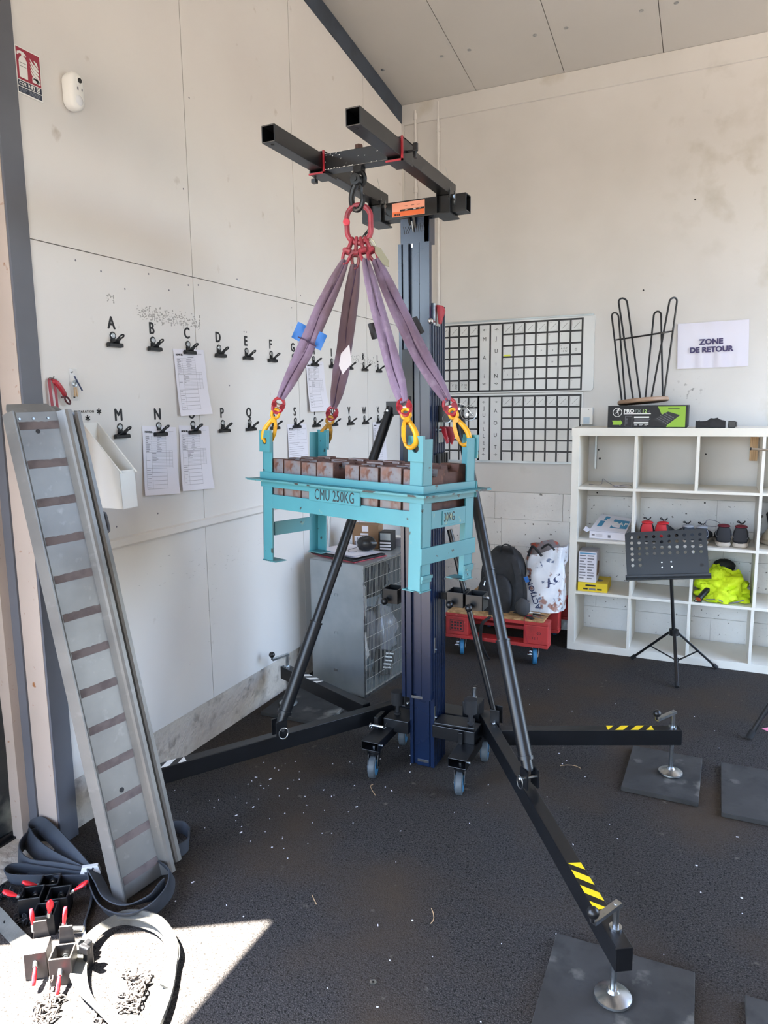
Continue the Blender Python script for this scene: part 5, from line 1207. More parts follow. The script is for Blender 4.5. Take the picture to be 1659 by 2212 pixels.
# printed sheet
sgn = thing('paper_sign', 'laminated white sheet reading ZONE DE RETOUR on the back wall', 'sign', (2.145, -.01, 1.86))
a = math.radians(-1.2) ; SX = Vector((math.cos(.012), 0, math.sin(.012))); SZ = Vector((-.035, 0, 1)).normalized()
def SP(u, v, d=0): p = Vector((2.145, -.004-d, 2.000)) + SX*(u-.5)*.414 + SZ*(v-.5)*.288; return p
b = MB(); b.grid(lambda u, v: SP(u, v, .004*math.sin(u*23)*math.sin(v*3+1)*math.sin(PI*u)+.002), 30, 8); b.build('sheet', mat('sheet_lilac_white', '#cfcbd8', .25), sgn, smooth=70)
ink = mat('sign_violet_print', '#3d3560', .6)
c = SP(.48, .565, .008); text('sign_lettering', 'ZONE', .046, c, SX, SZ, ink, sgn, bold=.0022, ext=.0003, sx=1.08)
c = SP(.48, .395, .008); text('sign_lettering', 'DE RETOUR', .046, c, SX, SZ, ink, sgn, bold=.0022, ext=.0003, sx=1.02)

# ------------------------------------------------------------------ cube shelf
SX0, SX1, SF, SB = 1.350, 2.842, -.403, -.018
she = thing('cube_shelf', 'white open cube shelf unit four rows high along the back wall', 'shelf', ((SX0+SX1)/2, -.21, 0))
def SB_(name, x0, x1, z0, z1, y0=SF, y1=SB):
    b = MB(); b.box(x0, x1, y0, y1, z0, z1); return b.build(name, M['shelf'], she, smooth=0, bev=.0008)
SB_('top_board', SX0-.004, SX1+.004, 1.434, 1.484); SB_('bottom_board', SX0, SX1, 0, .050)
SB_('side_panel', SX0, SX0+.046, .050, 1.434); SB_('side_panel', SX1-.046, SX1, .050, 1.434)
XS = [1.742, 2.099, 2.453]; ZS = [.396, .747, 1.094]; t2 = .0085
for z in ZS: SB_('shelf_board', SX0+.046, SX1-.046, z-t2, z+t2, SF+.002)
rows = [(.050, ZS[0]-t2), (ZS[0]+t2, ZS[1]-t2), (ZS[1]+t2, ZS[2]-t2), (ZS[2]+t2, 1.434)]
for r, (z0, z1) in enumerate(rows):
    for k, x in enumerate(XS):
        if r == 2 and k == 1: continue
        SB_('divider', x-t2-.004*(1.0 if r == 0 else 0), x+t2-.004*(1 if r == 0 else 0), z0, z1, SF+.001)
b = MB(); b.box(1.44, 1.452, -.034, -.018, 1.19, 1.42); b.build('wall_strip', M['galv'], she, smooth=0)
# things on the top
mx = thing('mixer_carton', 'long black and green carton of an audio mixer lying on the shelf', 'carton', (1.795, -.21, 1.485))
bx0, bx1, bz0, bz1, by = 1.560, 2.030, 1.4845, 1.622, -.352
b = MB(); b.box(bx0, bx1, by, -.06, bz0, bz1); b.build('box', M['print'], mx, smooth=0, bev=.002)
G_ = mat('carton_green', '#8cb52e', .5)
def FX(f): return bx0 + (bx1-bx0)*f
def FZ(f): return bz0 + (bz1-bz0)*f
b = MB(); b.prism([(FX(p), by-.0003, FZ(q)) for p, q in ((.635, .95), (.975, .95), (.975, .03), (.745, .03), (.755, .10), (.68, .62))], (0, -.0006, 0)); b.build('green_panel', G_, mx, smooth=0)
b = MB(); y = by-.0012
def quad(mb, pts): mb.prism([(FX(p), y, FZ(q)) for p, q in pts], (0, -.0005, 0))
quad(b, [(.055, .32), (.16, .32), (.16, .37), (.195, .22), (.16, .08), (.16, .13), (.065, .13), (.075, .22)]); b.build('green_arrow', G_, mx, smooth=0)
b = MB(); quad(b, [(.595, .40), (.76, .72), (.91, .56), (.75, .10), (.60, .33)]); b.build('mixer_picture', mat('mixer_picture_dark', '#17181b', .5), mx, smooth=0)
b = MB(); y = by-.0018
for i in range(10):
    for j in range(5):
        p = .625+.0125*i+.022*j; q = .40-.024*i+.062*j; quad(b, [(p, q), (p+.006, q-.012), (p+.009, q+.02), (p+.003, q+.032)])
b.build('mixer_picture_knobs', M['greyprint'], mx, smooth=0, kind='stuff')
b = MB(); y = by-.0008
b.tube(ring_pts(Vector((FX(.124), y, FZ(.70))), .0265, .0265, Vector((1, 0, 0)), Vector((0, 0, 1)), 28), .0018, 6, closed=True)
c0 = Vector((FX(.124), y-.0008, FZ(.70)))
for a_, b_, w in (((-.004, .012), (.004, .002), .008), ((.004, .002), (-.010, -.006), .005), ((.004, .002), (.006, -.016), .005), ((-.010, .008), (.012, .013), .004), ((-.01, -.006), (-.016, -.004), .004)):
    b.bar(c0+Vector((a_[0], 0, a_[1])), c0+Vector((b_[0], 0, b_[1])), w, .0008, (0, 1, 0))
b.cyl(c0+Vector((.006, .0004, .016)), c0+Vector((.006, -.0004, .016)), .006, seg=12)
b.build('round_emblem', M['white'], mx, smooth=40)
text('carton_lettering', 'PRO', .031, (FX(.272), y, FZ(.75)), BX, BY, M['white'], mx, bold=.0011, sx=1.05)
text('carton_lettering', 'FX', .031, (FX(.385), y, FZ(.74)), BX, BY, mat('carton_lettering_grey', '#6b7470', .5), mx, bold=.0008, sx=1.05)
text('carton_lettering', '12', .031, (FX(.468), y, FZ(.74)), BX, BY, mat('carton_lettering_green', '#a5c77a', .5), mx, bold=.0010, sx=1.0)
text('carton_lettering', 'v3', .016, (FX(.527), y, FZ(.725)), BX, BY, M['greyprint'], mx)
b = MB(); quad(b, [(.205, .645), (.55, .645), (.55, .61), (.205, .61)]); quad(b, [(.34, .505), (.53, .505), (.53, .44), (.34, .44)]); quad(b, [(.34, .26), (.525, .26), (.525, .19), (.34, .19)])
for k in range(3): quad(b, [(.345+.065*k, .15), (.385+.07*k, .15), (.385+.07*k, .13), (.345+.065*k, .13)]); quad(b, [(.345+.065*k, .09), (.385+.06*k, .09), (.385+.06*k, .07), (.345+.065*k, .07)])
b.build('carton_print', M['white'], mx, smooth=0)
b = MB()
for k in range(4): quad(b, [(.345, .40-.028*k), (.55-.01*k, .40-.028*k), (.55-.01*k, .388-.028*k), (.345, .388-.028*k)])
for (p0, q0, p1, q1) in ((.225, .53, .315, .515), (.225, .07, .315, .055), (.225, .53, .229, .07), (.311, .53, .315, .07)): quad(b, [(p0, q0), (p1, q0), (p1, q1), (p0, q1)])
for k in range(6): quad(b, [(.235, .42-.05*k), (.258, .42-.05*k), (.258, .40-.05*k), (.235, .40-.05*k)])
b.build('carton_small_print', M['greyprint'], mx, smooth=0, kind='stuff')
b = MB(); quad(b, [(.095, .275), (.165, .275), (.165, .225), (.095, .225)]); quad(b, [(.085, .19), (.172, .19), (.172, .165), (.085, .165)]); quad(b, [(.76, .86), (.90, .86), (.90, .835), (.76, .835)]); b.build('carton_dark_print', M['print'], mx, smooth=0)
# upturned stool
stl = thing('wooden_stool', 'stool standing upside down on the carton, black hairpin legs in the air', 'stool', (1.757, -.205, 1.624))
b = MB(); b.lathe([(0, 0), (.150, 0), (.156, .006), (.156, .020), (.150, .026), (0, .026)], (1.757, -.205, 1.6375), (-.085, .05, 1), 36); b.build('seat', mat('stool_seat_wood', '#9d8069', .5), stl, smooth=40)
def hair(b0, t0, t1, b1):
    b0, t0, t1, b1 = map(Vector, (b0, t0, t1, b1)); m = (t0+t1)/2; up_ = ((t0-b0).normalized()+(t1-b1).normalized()).normalized(); h = (t1-t0).length/2; sd = (t1-t0).normalized()
    arc = [m - sd*h*math.cos(PI*k/8) + up_*h*math.sin(PI*k/8) for k in range(9)]
    mb = MB(); mb.tube([b0, t0.lerp(b0, .5), t0] + arc[1:-1] + [t1, t1.lerp(b1, .5), b1], .0058, 8); return mb.build('hairpin_leg', M['black'], stl)
zs_ = 1.645
hair((1.706, -.285, zs_), (1.598, -.31, 2.262), (1.646, -.285, 2.262), (1.748, -.262, zs_+.003))
hair((1.808, -.258, zs_+.008), (1.892, -.275, 2.250), (1.934, -.25, 2.252), (1.880, -.215, zs_+.014))
hair((1.627, -.20, zs_-.006), (1.540, -.165, 2.196), (1.578, -.13, 2.196), (1.643, -.15, zs_-.006))
hair((1.762, -.125, zs_+.003), (1.790, -.085, 2.195), (1.835, -.10, 2.195), (1.871, -.15, zs_+.012))
b = MB(); b.tube([(1.744+.170*math.cos(t)*.985, -.195+.125*math.sin(t), 2.062+.018*math.cos(t)+.012*math.sin(t)) for t in [2*PI*i/40 for i in range(40)]], .0055, 8, closed=True); b.build('footrest_ring', M['black'], stl)
# black strap bundle and buckle
b = MB(); b.prism([(x, -.36, z) for x, z in ((2.077, 1.4845), (2.077, 1.527), (2.086, 1.522), (2.098, 1.529), (2.099, 1.522), (2.135, 1.524), (2.155, 1.535), (2.156, 1.541), (2.178, 1.539), (2.200, 1.544), (2.203, 1.537), (2.220, 1.530), (2.243, 1.524), (2.243, 1.4845))], (0, .09, 0))
o = b.build('folded_strap', M['bagblack'], loc=(2.16, -.32, 1.4845), smooth=0, bev=.004); tag(o, 'folded black strap lying on the shelf to the right of the carton', 'strap')
b = MB(); b.box(2.257, 2.296, -.355, -.30, 1.4845, 1.525); b.box(2.294, 2.305, -.35, -.31, 1.49, 1.520)
o = b.build('black_buckle', M['blackplastic'], loc=(2.28, -.33, 1.4845), smooth=0, bev=.003); tag(o, 'small black buckle block next to the folded strap', 'buckle')
# row 1
b = MB(); b.tube(smooth_path([(1.44, -.25, 1.106), (1.52, -.28, 1.108), (1.535, -.30, 1.15), (1.56, -.31, 1.135), (1.62, -.34, 1.108), (1.66, -.30, 1.113), (1.70, -.33, 1.118), (1.72, -.33, 1.112)], 4), .002, 5)
o = b.build('grey_cable', M['greyprint'], loc=(1.56, -.3, 1.103)); tag(o, 'thin grey cable curled in the first top compartment', 'cable')
b = MB(); b.grid(lambda u, v: (1.60+.10*u, -.36+.10*v, 1.105+.008*math.sin(u*4)*math.sin(v*5+1)**2), 8, 8)
o = b.build('loose_sheet', M['paper'], loc=(1.65, -.3, 1.103)); tag(o, 'small crumpled white sheet under the grey cable', 'paper')
b = MB(); b.box(2.392, 2.436, -.10, -.07, 1.27, 1.432); o = b.build('wood_block', M['wood'], loc=(2.41, -.085, 1.27), smooth=0, bev=.002); tag(o, 'pale wooden batten at the back of the third top compartment', 'batten')
for x in (2.402, 2.41, 2.422): bb = MB(); bb.box(x, x+.0015, -.1008, -.0998, 1.27, 1.432); bb.build('groove', M['card'], o, smooth=0)
b = MB(); b.cyl((2.385, -.408, 1.363), (2.60, -.405, 1.350), .007, seg=12); o = b.build('brush_handle', mat('weathered_handle', '#8a7c6b', .7), loc=(2.49, -.406, 1.35)); tag(o, 'thin brown rod held across the front of the fourth top compartment', 'rod')
b = MB(); b.cyl((2.379, -.408, 1.3635), (2.387, -.408, 1.363), .0085, seg=12); b.build('end_cap', M['print'], o)
# row 2: glove box, shoes
gb = thing('glove_carton', 'flattened white and blue glove carton lying open on the second shelf', 'carton', (1.58, -.25, .756))
TG = Matrix.Translation((1.585, -.30, .757)) @ Matrix.Rotation(-.10, 4, 'Z')
b = MB(T=TG); b.prism([(-.115, -.05, 0), (.118, -.05, 0), (.118, -.05, .050), (-.115, -.05, .050)], (0, .20, 0)); b.build('box', M['paper'], gb, smooth=0, bev=.002)
b = MB(T=TG); b.prism([(-.115, -.05, .052), (.118, -.05, .052), (.118, .14, .115), (-.085, .14, .135)], (0, 0, .003)); b.build('raised_lid', M['paper'], gb, smooth=0)
b = MB(T=TG); b.prism([(-.115, -.052, .05), (-.125, -.085, .045), (-.15, -.07, .055), (-.145, -.03, .075), (-.115, -.03, .056)], (0, 0, .002)); b.build('end_flap', M['paper'], gb, smooth=0)
def lid(u, v, d=.0): return TG @ Vector((-.115+.233*u+(.03*v)*(1-u), -.05+.19*v, .0555+.063*v+.02*v*(1-u)+d))
b = MB()
for (u0, u1, v0, v1) in ((.50, .97, .22, .78), (.12, .26, .25, .60), (.20, .34, .66, .90)): b.add([lid(u0, v0, .0006), lid(u1, v0, .0006), lid(u1, v1, .0006), lid(u0, v1, .0006)], [(0, 1, 2, 3)])
b.build('blue_print', M['bluebox'], gb, smooth=0)
X_ = (lid(1, .5)-lid(0, .5)); Y_ = (lid(.5, 1)-lid(.5, 0)); text('carton_lettering', 'ZAP', .055, lid(.74, .5, .0022), X_, Y_, M['white'], gb, ext=.0002, bold=.0005)
b = MB(T=TG); b.box(-.10, -.08, -.0512, -.05, .02, .03); b.box(.005, .022, -.0512, -.05, .012, .030)
for k in range(3): b.box(-.075, -.03, -.0512, -.05, .016+k*.006, .0175+k*.006)
b.build('small_print', M['greyprint'], gb, smooth=0, kind='stuff')
def shoe(label, x, rot, up_c, acc, sole_c, group, y=-.235, z=.7557, lace=False, tall=1.0, hook=None):
    T = Matrix.Translation((x, y+.02, z)) @ Matrix.Rotation(rot, 4, 'Z') @ Matrix.Scale(1.22, 4)      # heel towards -y
    o = thing('shoe', label, 'shoe', (x, y, z), group)
    def sec(yy, w, z0, z1, top=1.0, n=14):
        pw = lambda q, e: math.copysign(abs(q)**e, q)
        return [T @ Vector((w*pw(math.cos(2*PI*k/n), .55)*(1-(1-top)*(.5+.5*math.sin(2*PI*k/n))), yy, z0 + (z1-z0)*(.5+.5*pw(math.sin(2*PI*k/n), .7)))) for k in range(n)]
    s = MB(); s.sweep([sec(-.118, .018, .006, .026), sec(-.112, .032, .001, .029), sec(-.08, .037, 0, .028), sec(0, .034, 0, .025), (sec(.07, .044, 0, .022)), sec(.12, .036, .002, .022), sec(.138, .018, .006, .020)]); s.build('sole', sole_c, o, smooth=60)
    u = MB(); h = tall
    u.sweep([sec(-.118, .020, .022, .078*h, .85), sec(-.112, .033, .018, .092*h, .86), sec(-.095, .038, .018, .097*h, .88), sec(-.05, .037, .018, .088*h, .8), sec(0, .036, .016, .078*h, .7), sec(.05, .042, .014, .060*h, .7), sec(.10, .038, .014, .046, .8), sec(.132, .016, .016, .032, .8)]); u.build('upper', up_c, o, smooth=70)
    c = MB(); c.sphere((0, 0, 0), .030, 14, 8, (1.0, 1.15, .34)); 
    for i in range(len(c.v)): c.v[i] = T @ (c.v[i] + Vector((0, -.074, .095*h)))
    c.build('collar_lining', acc, o, smooth=60)
    hp = MB(); hp.sweep([[T @ Vector((a_*.030, -.1250+.008*abs(a_), .036)) for a_ in (-1, 0, 1)] + [T @ Vector((a_*.030, -.105, .036)) for a_ in (1, 0, -1)],
                         [T @ Vector((a_*.029, -.1265+.008*abs(a_), .066*h)) for a_ in (-1, 0, 1)] + [T @ Vector((a_*.029, -.105, .066*h)) for a_ in (1, 0, -1)],
                         [T @ Vector((a_*.022, -.1215+.007*abs(a_), .093*h)) for a_ in (-1, 0, 1)] + [T @ Vector((a_*.022, -.104, .093*h)) for a_ in (1, 0, -1)]]); hp.build('heel_counter', acc if hook is None else up_c, o, smooth=40)
    if hook is not None:
        k = MB()
        for q in (-1, 1): k.tube([T @ Vector(p) for p in smooth_path([(q*.030, -.100, .085*h), (q*.037, -.09, .060*h), (q*.030, -.112, .048*h), (q*.022, -.118, .052*h)], 3)], .0022, 5)
        k.build('side_stripe', hook, o)
    l = MB()
    if lace: l.tube([T @ Vector(p) for p in smooth_path([(0, -.03, .09), (-.03, -.02, .115), (-.075, -.05, .125), (-.085, -.08, .105), (-.05, -.07, .095), (-.01, -.04, .10)], 5)], .0022, 5)
    else: l.tube([T @ Vector(p) for p in smooth_path([(0, -.05, .100*h), (-.012, -.052, .118*h), (-.02, -.05, .112*h), (.008, -.05, .108*h), (.016, -.05, .120*h), (.004, -.05, .104*h)], 3)], .003, 5)
    l.build('laces', M['print'] if not lace else M['greyprint'], o)
shoered = mat('shoe_red', '#c4222b', .6); shoeblk = mat('shoe_black', '#1d1e24', .7); shoenavy = mat('shoe_slate', '#2b323c', .75); shoesole = mat('dirty_white_sole', '#b6aca0', .7); maroon = mat('shoe_maroon', '#6b1f2b', .7); stripe_ = mat('shoe_grey_trim', '#9a9ca2', .5)
shoe('black running shoe with red heel, left one of its pair on the second shelf', 1.818, .04, shoeblk, shoered, shoeblk, 'shoes on the second shelf', tall=1.05)
shoe('black running shoe with red heel, right one of its pair on the second shelf', 1.928, -.14, shoeblk, shoered, shoeblk, 'shoes on the second shelf', tall=1.05)
shoe('slate grey shoe just right of the red-heeled pair, behind the music stand', 2.045, .2, shoenavy, stripe_, shoesole, 'shoes on the second shelf', hook=stripe_, tall=.95)
shoe('slate grey shoe with a pale sole edge, next to the maroon-lined pair', 2.152, -.12, shoenavy, stripe_, shoesole, 'shoes on the second shelf', hook=stripe_, tall=.95)
shoe('maroon-lined dark shoe with a looped lace standing up', 2.262, .05, shoeblk, maroon, shoesole, 'shoes on the second shelf', lace=True, hook=stripe_, tall=1.08)
shoe('maroon-lined dark shoe nearest the right-hand divider', 2.368, -.06, shoeblk, maroon, shoesole, 'shoes on the second shelf', hook=stripe_, y=-.235, tall=1.08)
shoe('white and red trainer lying in the fourth compartment of the second shelf', 2.56, .3, mat('shoe_offwhite', '#cfc4b4', .7), mat('shoe_dark_red', '#7a2426', .6), mat('shoe_sole_pale', '#c9bfb2', .7), 'shoes on the second shelf', y=-.24, tall=1.5)
o = crumple('black_bag', 'black bag behind the white trainer in the fourth compartment', 'bag', (2.63, -.11, .92), .12, (1.0, .6, 1.2), M['bagblack'], 14, T=None, amp=.15, flat=.757)
# row 3
o, T = carton('yellow_carton', 'flat yellow carton at the bottom of the third-row first compartment', 'carton', (1.500, -.27, .4053), .19, .22, .058, .02, mat('carton_yellow', '#e3c51d', .55))
for (x0, x1, z0, z1, mm) in ((-.045, .02, .036, .046, 'print'), (-.06, -.03, .012, .022, 'print'), (-.022, .02, .010, .022, 'greyprint'), (.03, .06, .012, .022, 'print')): b = MB(T=T); b.box(x0, x1, -.1112, -.110, z0, z1); b.build('print', M[mm], o, smooth=0)
b = MB(T=T); b.cyl((.03, -.02, .058), (.03, -.02, .0588), .028, seg=20); b.build('round_print', M['greyprint'], o)
o, T = carton('white_carton', 'upright white carton of gloves on the yellow carton', 'carton', (1.462, -.285, .4640), .115, .17, .205, .02, M['paper'])
b = MB(T=T)
for c_ in range(2):
    for k in range(9): b.box(-.050+.05*c_, -.010+.052*c_-(.012 if k % 3 == 2 else 0), -.0858, -.085, .175-k*.019, .182-k*.019)
b.build('table_print', M['greyprint'], o, smooth=0, kind='stuff')
b = MB(T=T); b.prism([(.0576, -.06, .04), (.0576, .05, .04), (.0576, .06, .12), (.0576, -.03, .14)], (.0006, 0, 0)); b.build('picture', M['card'], o, smooth=0)
b = MB(T=T); b.box(-.05, .05, -.0858, -.085, .190, .198); b.build('top_band', M['bluebox'], o, smooth=0)
# folded hi-vis vest, torch beside it
hv = thing('hi_vis_vest', 'crumpled fluorescent yellow vest heaped in the third compartment', 'vest', (2.29, -.25, .4053))
def fold(c, r, sc, seed, m, name, amp=.3, freq=2.6, seg=40):
    rg = random.Random(seed); ph = [rg.uniform(0, 6) for _ in range(8)]; mb = MB()
    def P(u, v):
        th, fi = 2*PI*u, PI*v*.62
        d = Vector((math.sin(fi)*math.cos(th), math.sin(fi)*math.sin(th), math.cos(fi)))
        w = math.sin(th*3+ph[0]+fi*3)*.5+math.sin(th*5+ph[1]-fi*4)*.3+math.sin(fi*9+th*2+ph[2])*.35+math.sin(th*11+fi*7+ph[3])*.12
        w = math.copysign(abs(w)**.7, w) + .35*(1-2*abs(math.sin(th*2.5+fi*5+ph[4]))) + .25*(1-2*abs(math.sin(th*4-fi*7+ph[5]))); q = d*r*(1+amp*w*(.25+fi/2)); p = Vector((q.x*sc[0]+c[0], q.y*sc[1]+c[1], q.z*sc[2]+c[2]))
        p.z = max(p.z, .4062+.004*abs(w)); p.y = min(max(p.y, SF+.004), -.03); p.x = min(max(p.x, 2.113), 2.440); return p
    mb.grid(P, seg, seg//2); return mb.build(name, m, hv, smooth=80)
fold((2.285, -.235, .455), .145, (1.0, .85, .95), 3, M['hivis'], 'vest_body', amp=.34)
fold((2.235, -.29, .43), .085, (1.1, .8, .95), 8, M['hivis'], 'vest_fold', amp=.36)
fold((2.345, -.28, .44), .09, (.8, .8, 1.3), 17, M['hivis'], 'vest_fold', amp=.34)
fold((2.24, -.20, .54), .07, (.75, .8, 1.0), 23, M['hivis'], 'vest_fold', amp=.3)
b = MB(); b.tube(smooth_path([(2.19, -.36, .418), (2.26, -.385, .43), (2.30, -.385, .412), (2.36, -.388, .428), (2.40, -.37, .44)], 4), .004, 6); b.build('hem_binding', M['greyprint'], hv)
o = crumple('dark_cap', 'dark cap pushed behind the top of the yellow vest', 'cap', (2.285, -.15, .60), .06, (1.1, .9, .7), M['bagblack'], 31, T=None, amp=.1, flat=.55)
tl = thing('torch', 'black torch with an orange lens leaning in front of the yellow vest', 'torch', (2.155, -.37, .406))
b = MB(); b.cyl((2.150, -.385, .428), (2.200, -.30, .475), .017, .021, 14); b.cyl((2.146, -.392, .424), (2.152, -.382, .430), .021, seg=14); b.build('barrel', M['blackplastic'], tl)
b = MB(); b.cyl((2.1445, -.3945, .4225), (2.1475, -.3895, .4255), .0165, seg=14); b.build('lens', mat('torch_orange', '#c5512c', .4), tl)
b = MB(); b.tube(smooth_path([(2.135, -.375, .42), (2.12, -.385, .409), (2.14, -.395, .408), (2.165, -.39, .409)], 4), .003, 6); b.build('wrist_cord', M['print'], tl)

# ------------------------------------------------------------------ music stand
st = thing('music_stand', 'black perforated folding music stand in front of the shelf', 'music stand', (2.03, -.56, 0))
hub = Vector((2.020, -.56, .246)); topp = Vector((1.988, -.585, .632))
b = MB(); b.cyl(hub-Vector((0, 0, .02)), hub.lerp(topp, .93), .0105, seg=14); b.build('pole', M['black'], st)
b = MB(); b.cyl(hub.lerp(topp, .92), topp, .016, seg=14); b.cyl(hub.lerp(topp, .95), hub.lerp(topp, .95)+Vector((.035, -.01, 0)), .009, seg=10); b.sphere(hub.lerp(topp, .95)+Vector((.04, -.012, 0)), .014); b.build('tilt_clamp', M['blackplastic'], st)
b = MB(); b.cyl(hub-Vector((0, 0, .018)), hub+Vector((0, 0, .018)), .028, seg=18); b.build('hub', M['blackplastic'], st)
low = Vector((2.045, -.60, .085))
for f in ((1.775, -.452, .012), (2.268, -.432, .012), (2.062, -.848, .012)):
    f = Vector(f); h0 = hub + (Vector((f.x-hub.x, f.y-hub.y, 0)).normalized()*.026) - Vector((0, 0, .004))
    b = MB(); b.bar(h0, f, .020, .014); lg = b.build('leg', M['black'], st, smooth=0, bev=.003)
    d = (f-h0).normalized(); b = MB(); b.cyl(f-d*.025, f+d*.004, .0125, seg=12); b.build('rubber_foot', M['rubber'], lg)
    b = MB(); b.bar(low+(Vector((f.x-hub.x, f.y-hub.y, 0)).normalized()*.012), h0.lerp(f, .52), .010, .004); b.build('brace', M['black'], lg, smooth=0)
    b = MB(); b.cyl(h0.lerp(f, .52)-Vector((.006, .006, 0)), h0.lerp(f, .52)+Vector((.008, .008, 0)), .004, seg=8); b.build('rivet', M['zinc'], lg)
b = MB(); b.cyl(low-Vector((0, 0, .012)), low+Vector((0, 0, .012)), .014, seg=12); b.build('lower_hub', M['blackplastic'], st)
# desk: sheet with real round holes
DX = Vector((.992, .02, .115)).normalized(); DY = Vector((-.045, .30, .95)); DY = (DY-DX*DY.dot(DX)).normalized(); DN = DX.cross(DY)   # DN faces the viewer
DO = Vector((1.742, -.625, .572)); DWd, DH = .462, .285
DT = Matrix(((DX.x, DY.x, DN.x, DO.x), (DX.y, DY.y, DN.y, DO.y), (DX.z, DY.z, DN.z, DO.z), (0, 0, 0, 1)))
b = MB(T=DT); nc, nr = 10, 7; cw, chh = .0432, .0345; mx0, my0 = .016, .028; R = .0098
holes = set((i, j) for j in range(3, 7) for i in range(nc)) | set((i, j) for j in (1, 2) for i in (0, 1))
def cell(i, j):
    cx, cy = mx0+cw*(i+.5), my0+chh*(j+.5); n = 16
    if (i, j) not in holes:
        for zz in (0, -.0015): b.add([(cx-cw/2, cy-chh/2, zz), (cx+cw/2, cy-chh/2, zz), (cx+cw/2, cy+chh/2, zz), (cx-cw/2, cy+chh/2, zz)], [(0, 1, 2, 3)])
        return
    v = []
    for zz in (0, -.0015):
        for k in range(n):
            t = 2*PI*k/n + PI/4; v.append((cx+R*math.cos(t), cy+R*math.sin(t), zz))
        for k in range(n):
            t = 2*PI*k/n + PI/4; q = 1/max(abs(math.cos(t)), abs(math.sin(t))); v.append((cx+cw/2*math.cos(t)*q, cy+chh/2*math.sin(t)*q, zz))
    f = []
    for k in range(n):
        m = (k+1) % n; f += [(k, m, n+m, n+k), (2*n+m, 2*n+k, 3*n+k, 3*n+m), (m, k, 2*n+k, 2*n+m)]
    b.add(v, f)
for i in range(nc):
    for j in range(nr): cell(i, j)
for (x0, x1, y0, y1) in ((0, mx0, .01, DH-.01), (mx0+nc*cw, DWd, .01, DH-.01), (mx0, mx0+nc*cw, .0, my0), (mx0, mx0+nc*cw, my0+nr*chh, DH), (.003, mx0, .003, .01), (.003, mx0, DH-.01, DH-.002), (mx0+nc*cw, DWd-.003, DH-.01, DH-.002), (mx0+nc*cw, DWd, 0, .01)): b.box(x0, x1, y0, y1, -.0015, 0)
dk = b.build('desk', M['black'], st, smooth=0, fix=False)
b = MB(T=DT); b.box(-.004, DWd+.010, -.014, .006, -.002, .048); b.box(-.004, DWd+.010, -.012, .016, .044, .048); b.build('ledge', M['black'], dk, smooth=0, bev=.003)
for (x, y) in ((.205, .062), (.260, .064), (.205, .092), (.258, .094)):
    b = MB(T=DT); b.cyl((x, y, -.001), (x, y, .0022), .0045, seg=10); b.build('rivet', M['silver'], dk)
b = MB(T=DT); b.cyl((.425, .068, 0), (.425, .068, .001), .0105, seg=14); b.build('thumb_hole', M['print'], dk)
b = MB(T=DT); b.box(.14, .33, .02, .035, -.02, -.002); b.build('cross_arm', M['black'], st, smooth=0)

# ------------------------------------------------------------------ red pallet on castors and what lies on it
PX0, PX1, PY0, PY1 = .625, 1.302, -.802, -.03
pal = thing('pallet_dolly', 'red painted wooden pallet on blue castors beside the shelf', 'pallet', ((PX0+PX1)/2, (PY0+PY1)/2, 0))
n = 5
for k in range(3):
    y0 = PY0 + k*.316; 
    b = MB(); b.box(PX0, PX1, y0, y0+.10, .262, .282); b.build('deck_plank', M['pallet'], pal, smooth=0, bev=.002)
b = MB(); b.box(PX0+.01, PX1-.03, PY0+.004, PY1, .2825, .294); b.build('top_sheet', M['plywood'], pal, smooth=0, bev=.001)
for ix, x0 in enumerate((PX0, PX1-.155)):
    for iy, y0 in enumerate((PY0, PY0+.34, PY1-.10)):
        b = MB(); b.box(x0, x0+.155, y0, y0+.10, .138, .262); q = b.build('block', M['pallet'], pal, smooth=0, bev=.006)
        if iy == 0:
            if ix: 
                text('stamp', '-20', .024, (x0+.095, y0-.0006, .212), BX, BY, M['print'], q); text('stamp', '12-1', .024, (x0+.075, y0-.0006, .178), BX, BY, M['print'], q)
            else:
                s = MB(); 
                for (a0, a1, c0_, c1_) in ((.03, .125, .165, .168), (.03, .125, .235, .238), (.03, .033, .165, .238), (.122, .125, .165, .238)): s.box(x0+a0, x0+a1, y0-.0006, y0, c0_, c1_)
                for r_ in range(3):
                    for c_ in range(4): s.box(x0+.04+c_*.02, x0+.053+c_*.02, y0-.0006, y0, .175+r_*.02, .188+r_*.02)
                s.build('stamp', M['print'], q, smooth=0)
for k, y0 in enumerate((PY0, PY0+.34, PY1-.10)):
    b = MB(); b.box(PX0, PX1, y0, y0+.10, .116, .138); b.build('bottom_plank', M['pallet'], pal, smooth=0, bev=.002)
for (x, y) in ((1.214, -.735), (.73, -.735), (1.214, -.10), (.73, -.10)):
    w = MB(); w.lathe([(0, -.014), (.042, -.014), (.050, -.010), (.050, .010), (.042, .014), (0, .014)], (x, y-.035, .05), (1, .3, 0), 26); wh = w.build('castor_wheel', M['wheelhub'], pal)
    w = MB(); w.lathe([(0, .0145), (.028, .0145), (.030, -.0145), (0, -.0145)], (x, y-.035, .05), (1, .3, 0), 18); w.build('hub', M['blackplastic'], wh)
    w = MB()
    for q in (-1, 1): w.bar((x+q*.019, y+q*.006, .112), (x+q*.019, y-.035+q*.006, .045), .034, .003, (1, .3, 0))
    w.box(x-.03, x+.03, y-.035, y+.03, .110, .116); w.build('castor_fork', M['zinc'], wh, smooth=0)
    w = MB(); w.box(x-.032, x-.002, y-.098, y-.068, .072, .082); w.box(x-.026, x-.006, y-.075, y-.03, .086, .096); w.build('brake_lever', M['silver'], wh, smooth=0, bev=.002)
cd_ = thing('red_string', 'thin red string tied round the pallet block, hanging in front', 'cord', (1.165, -.80, .30))
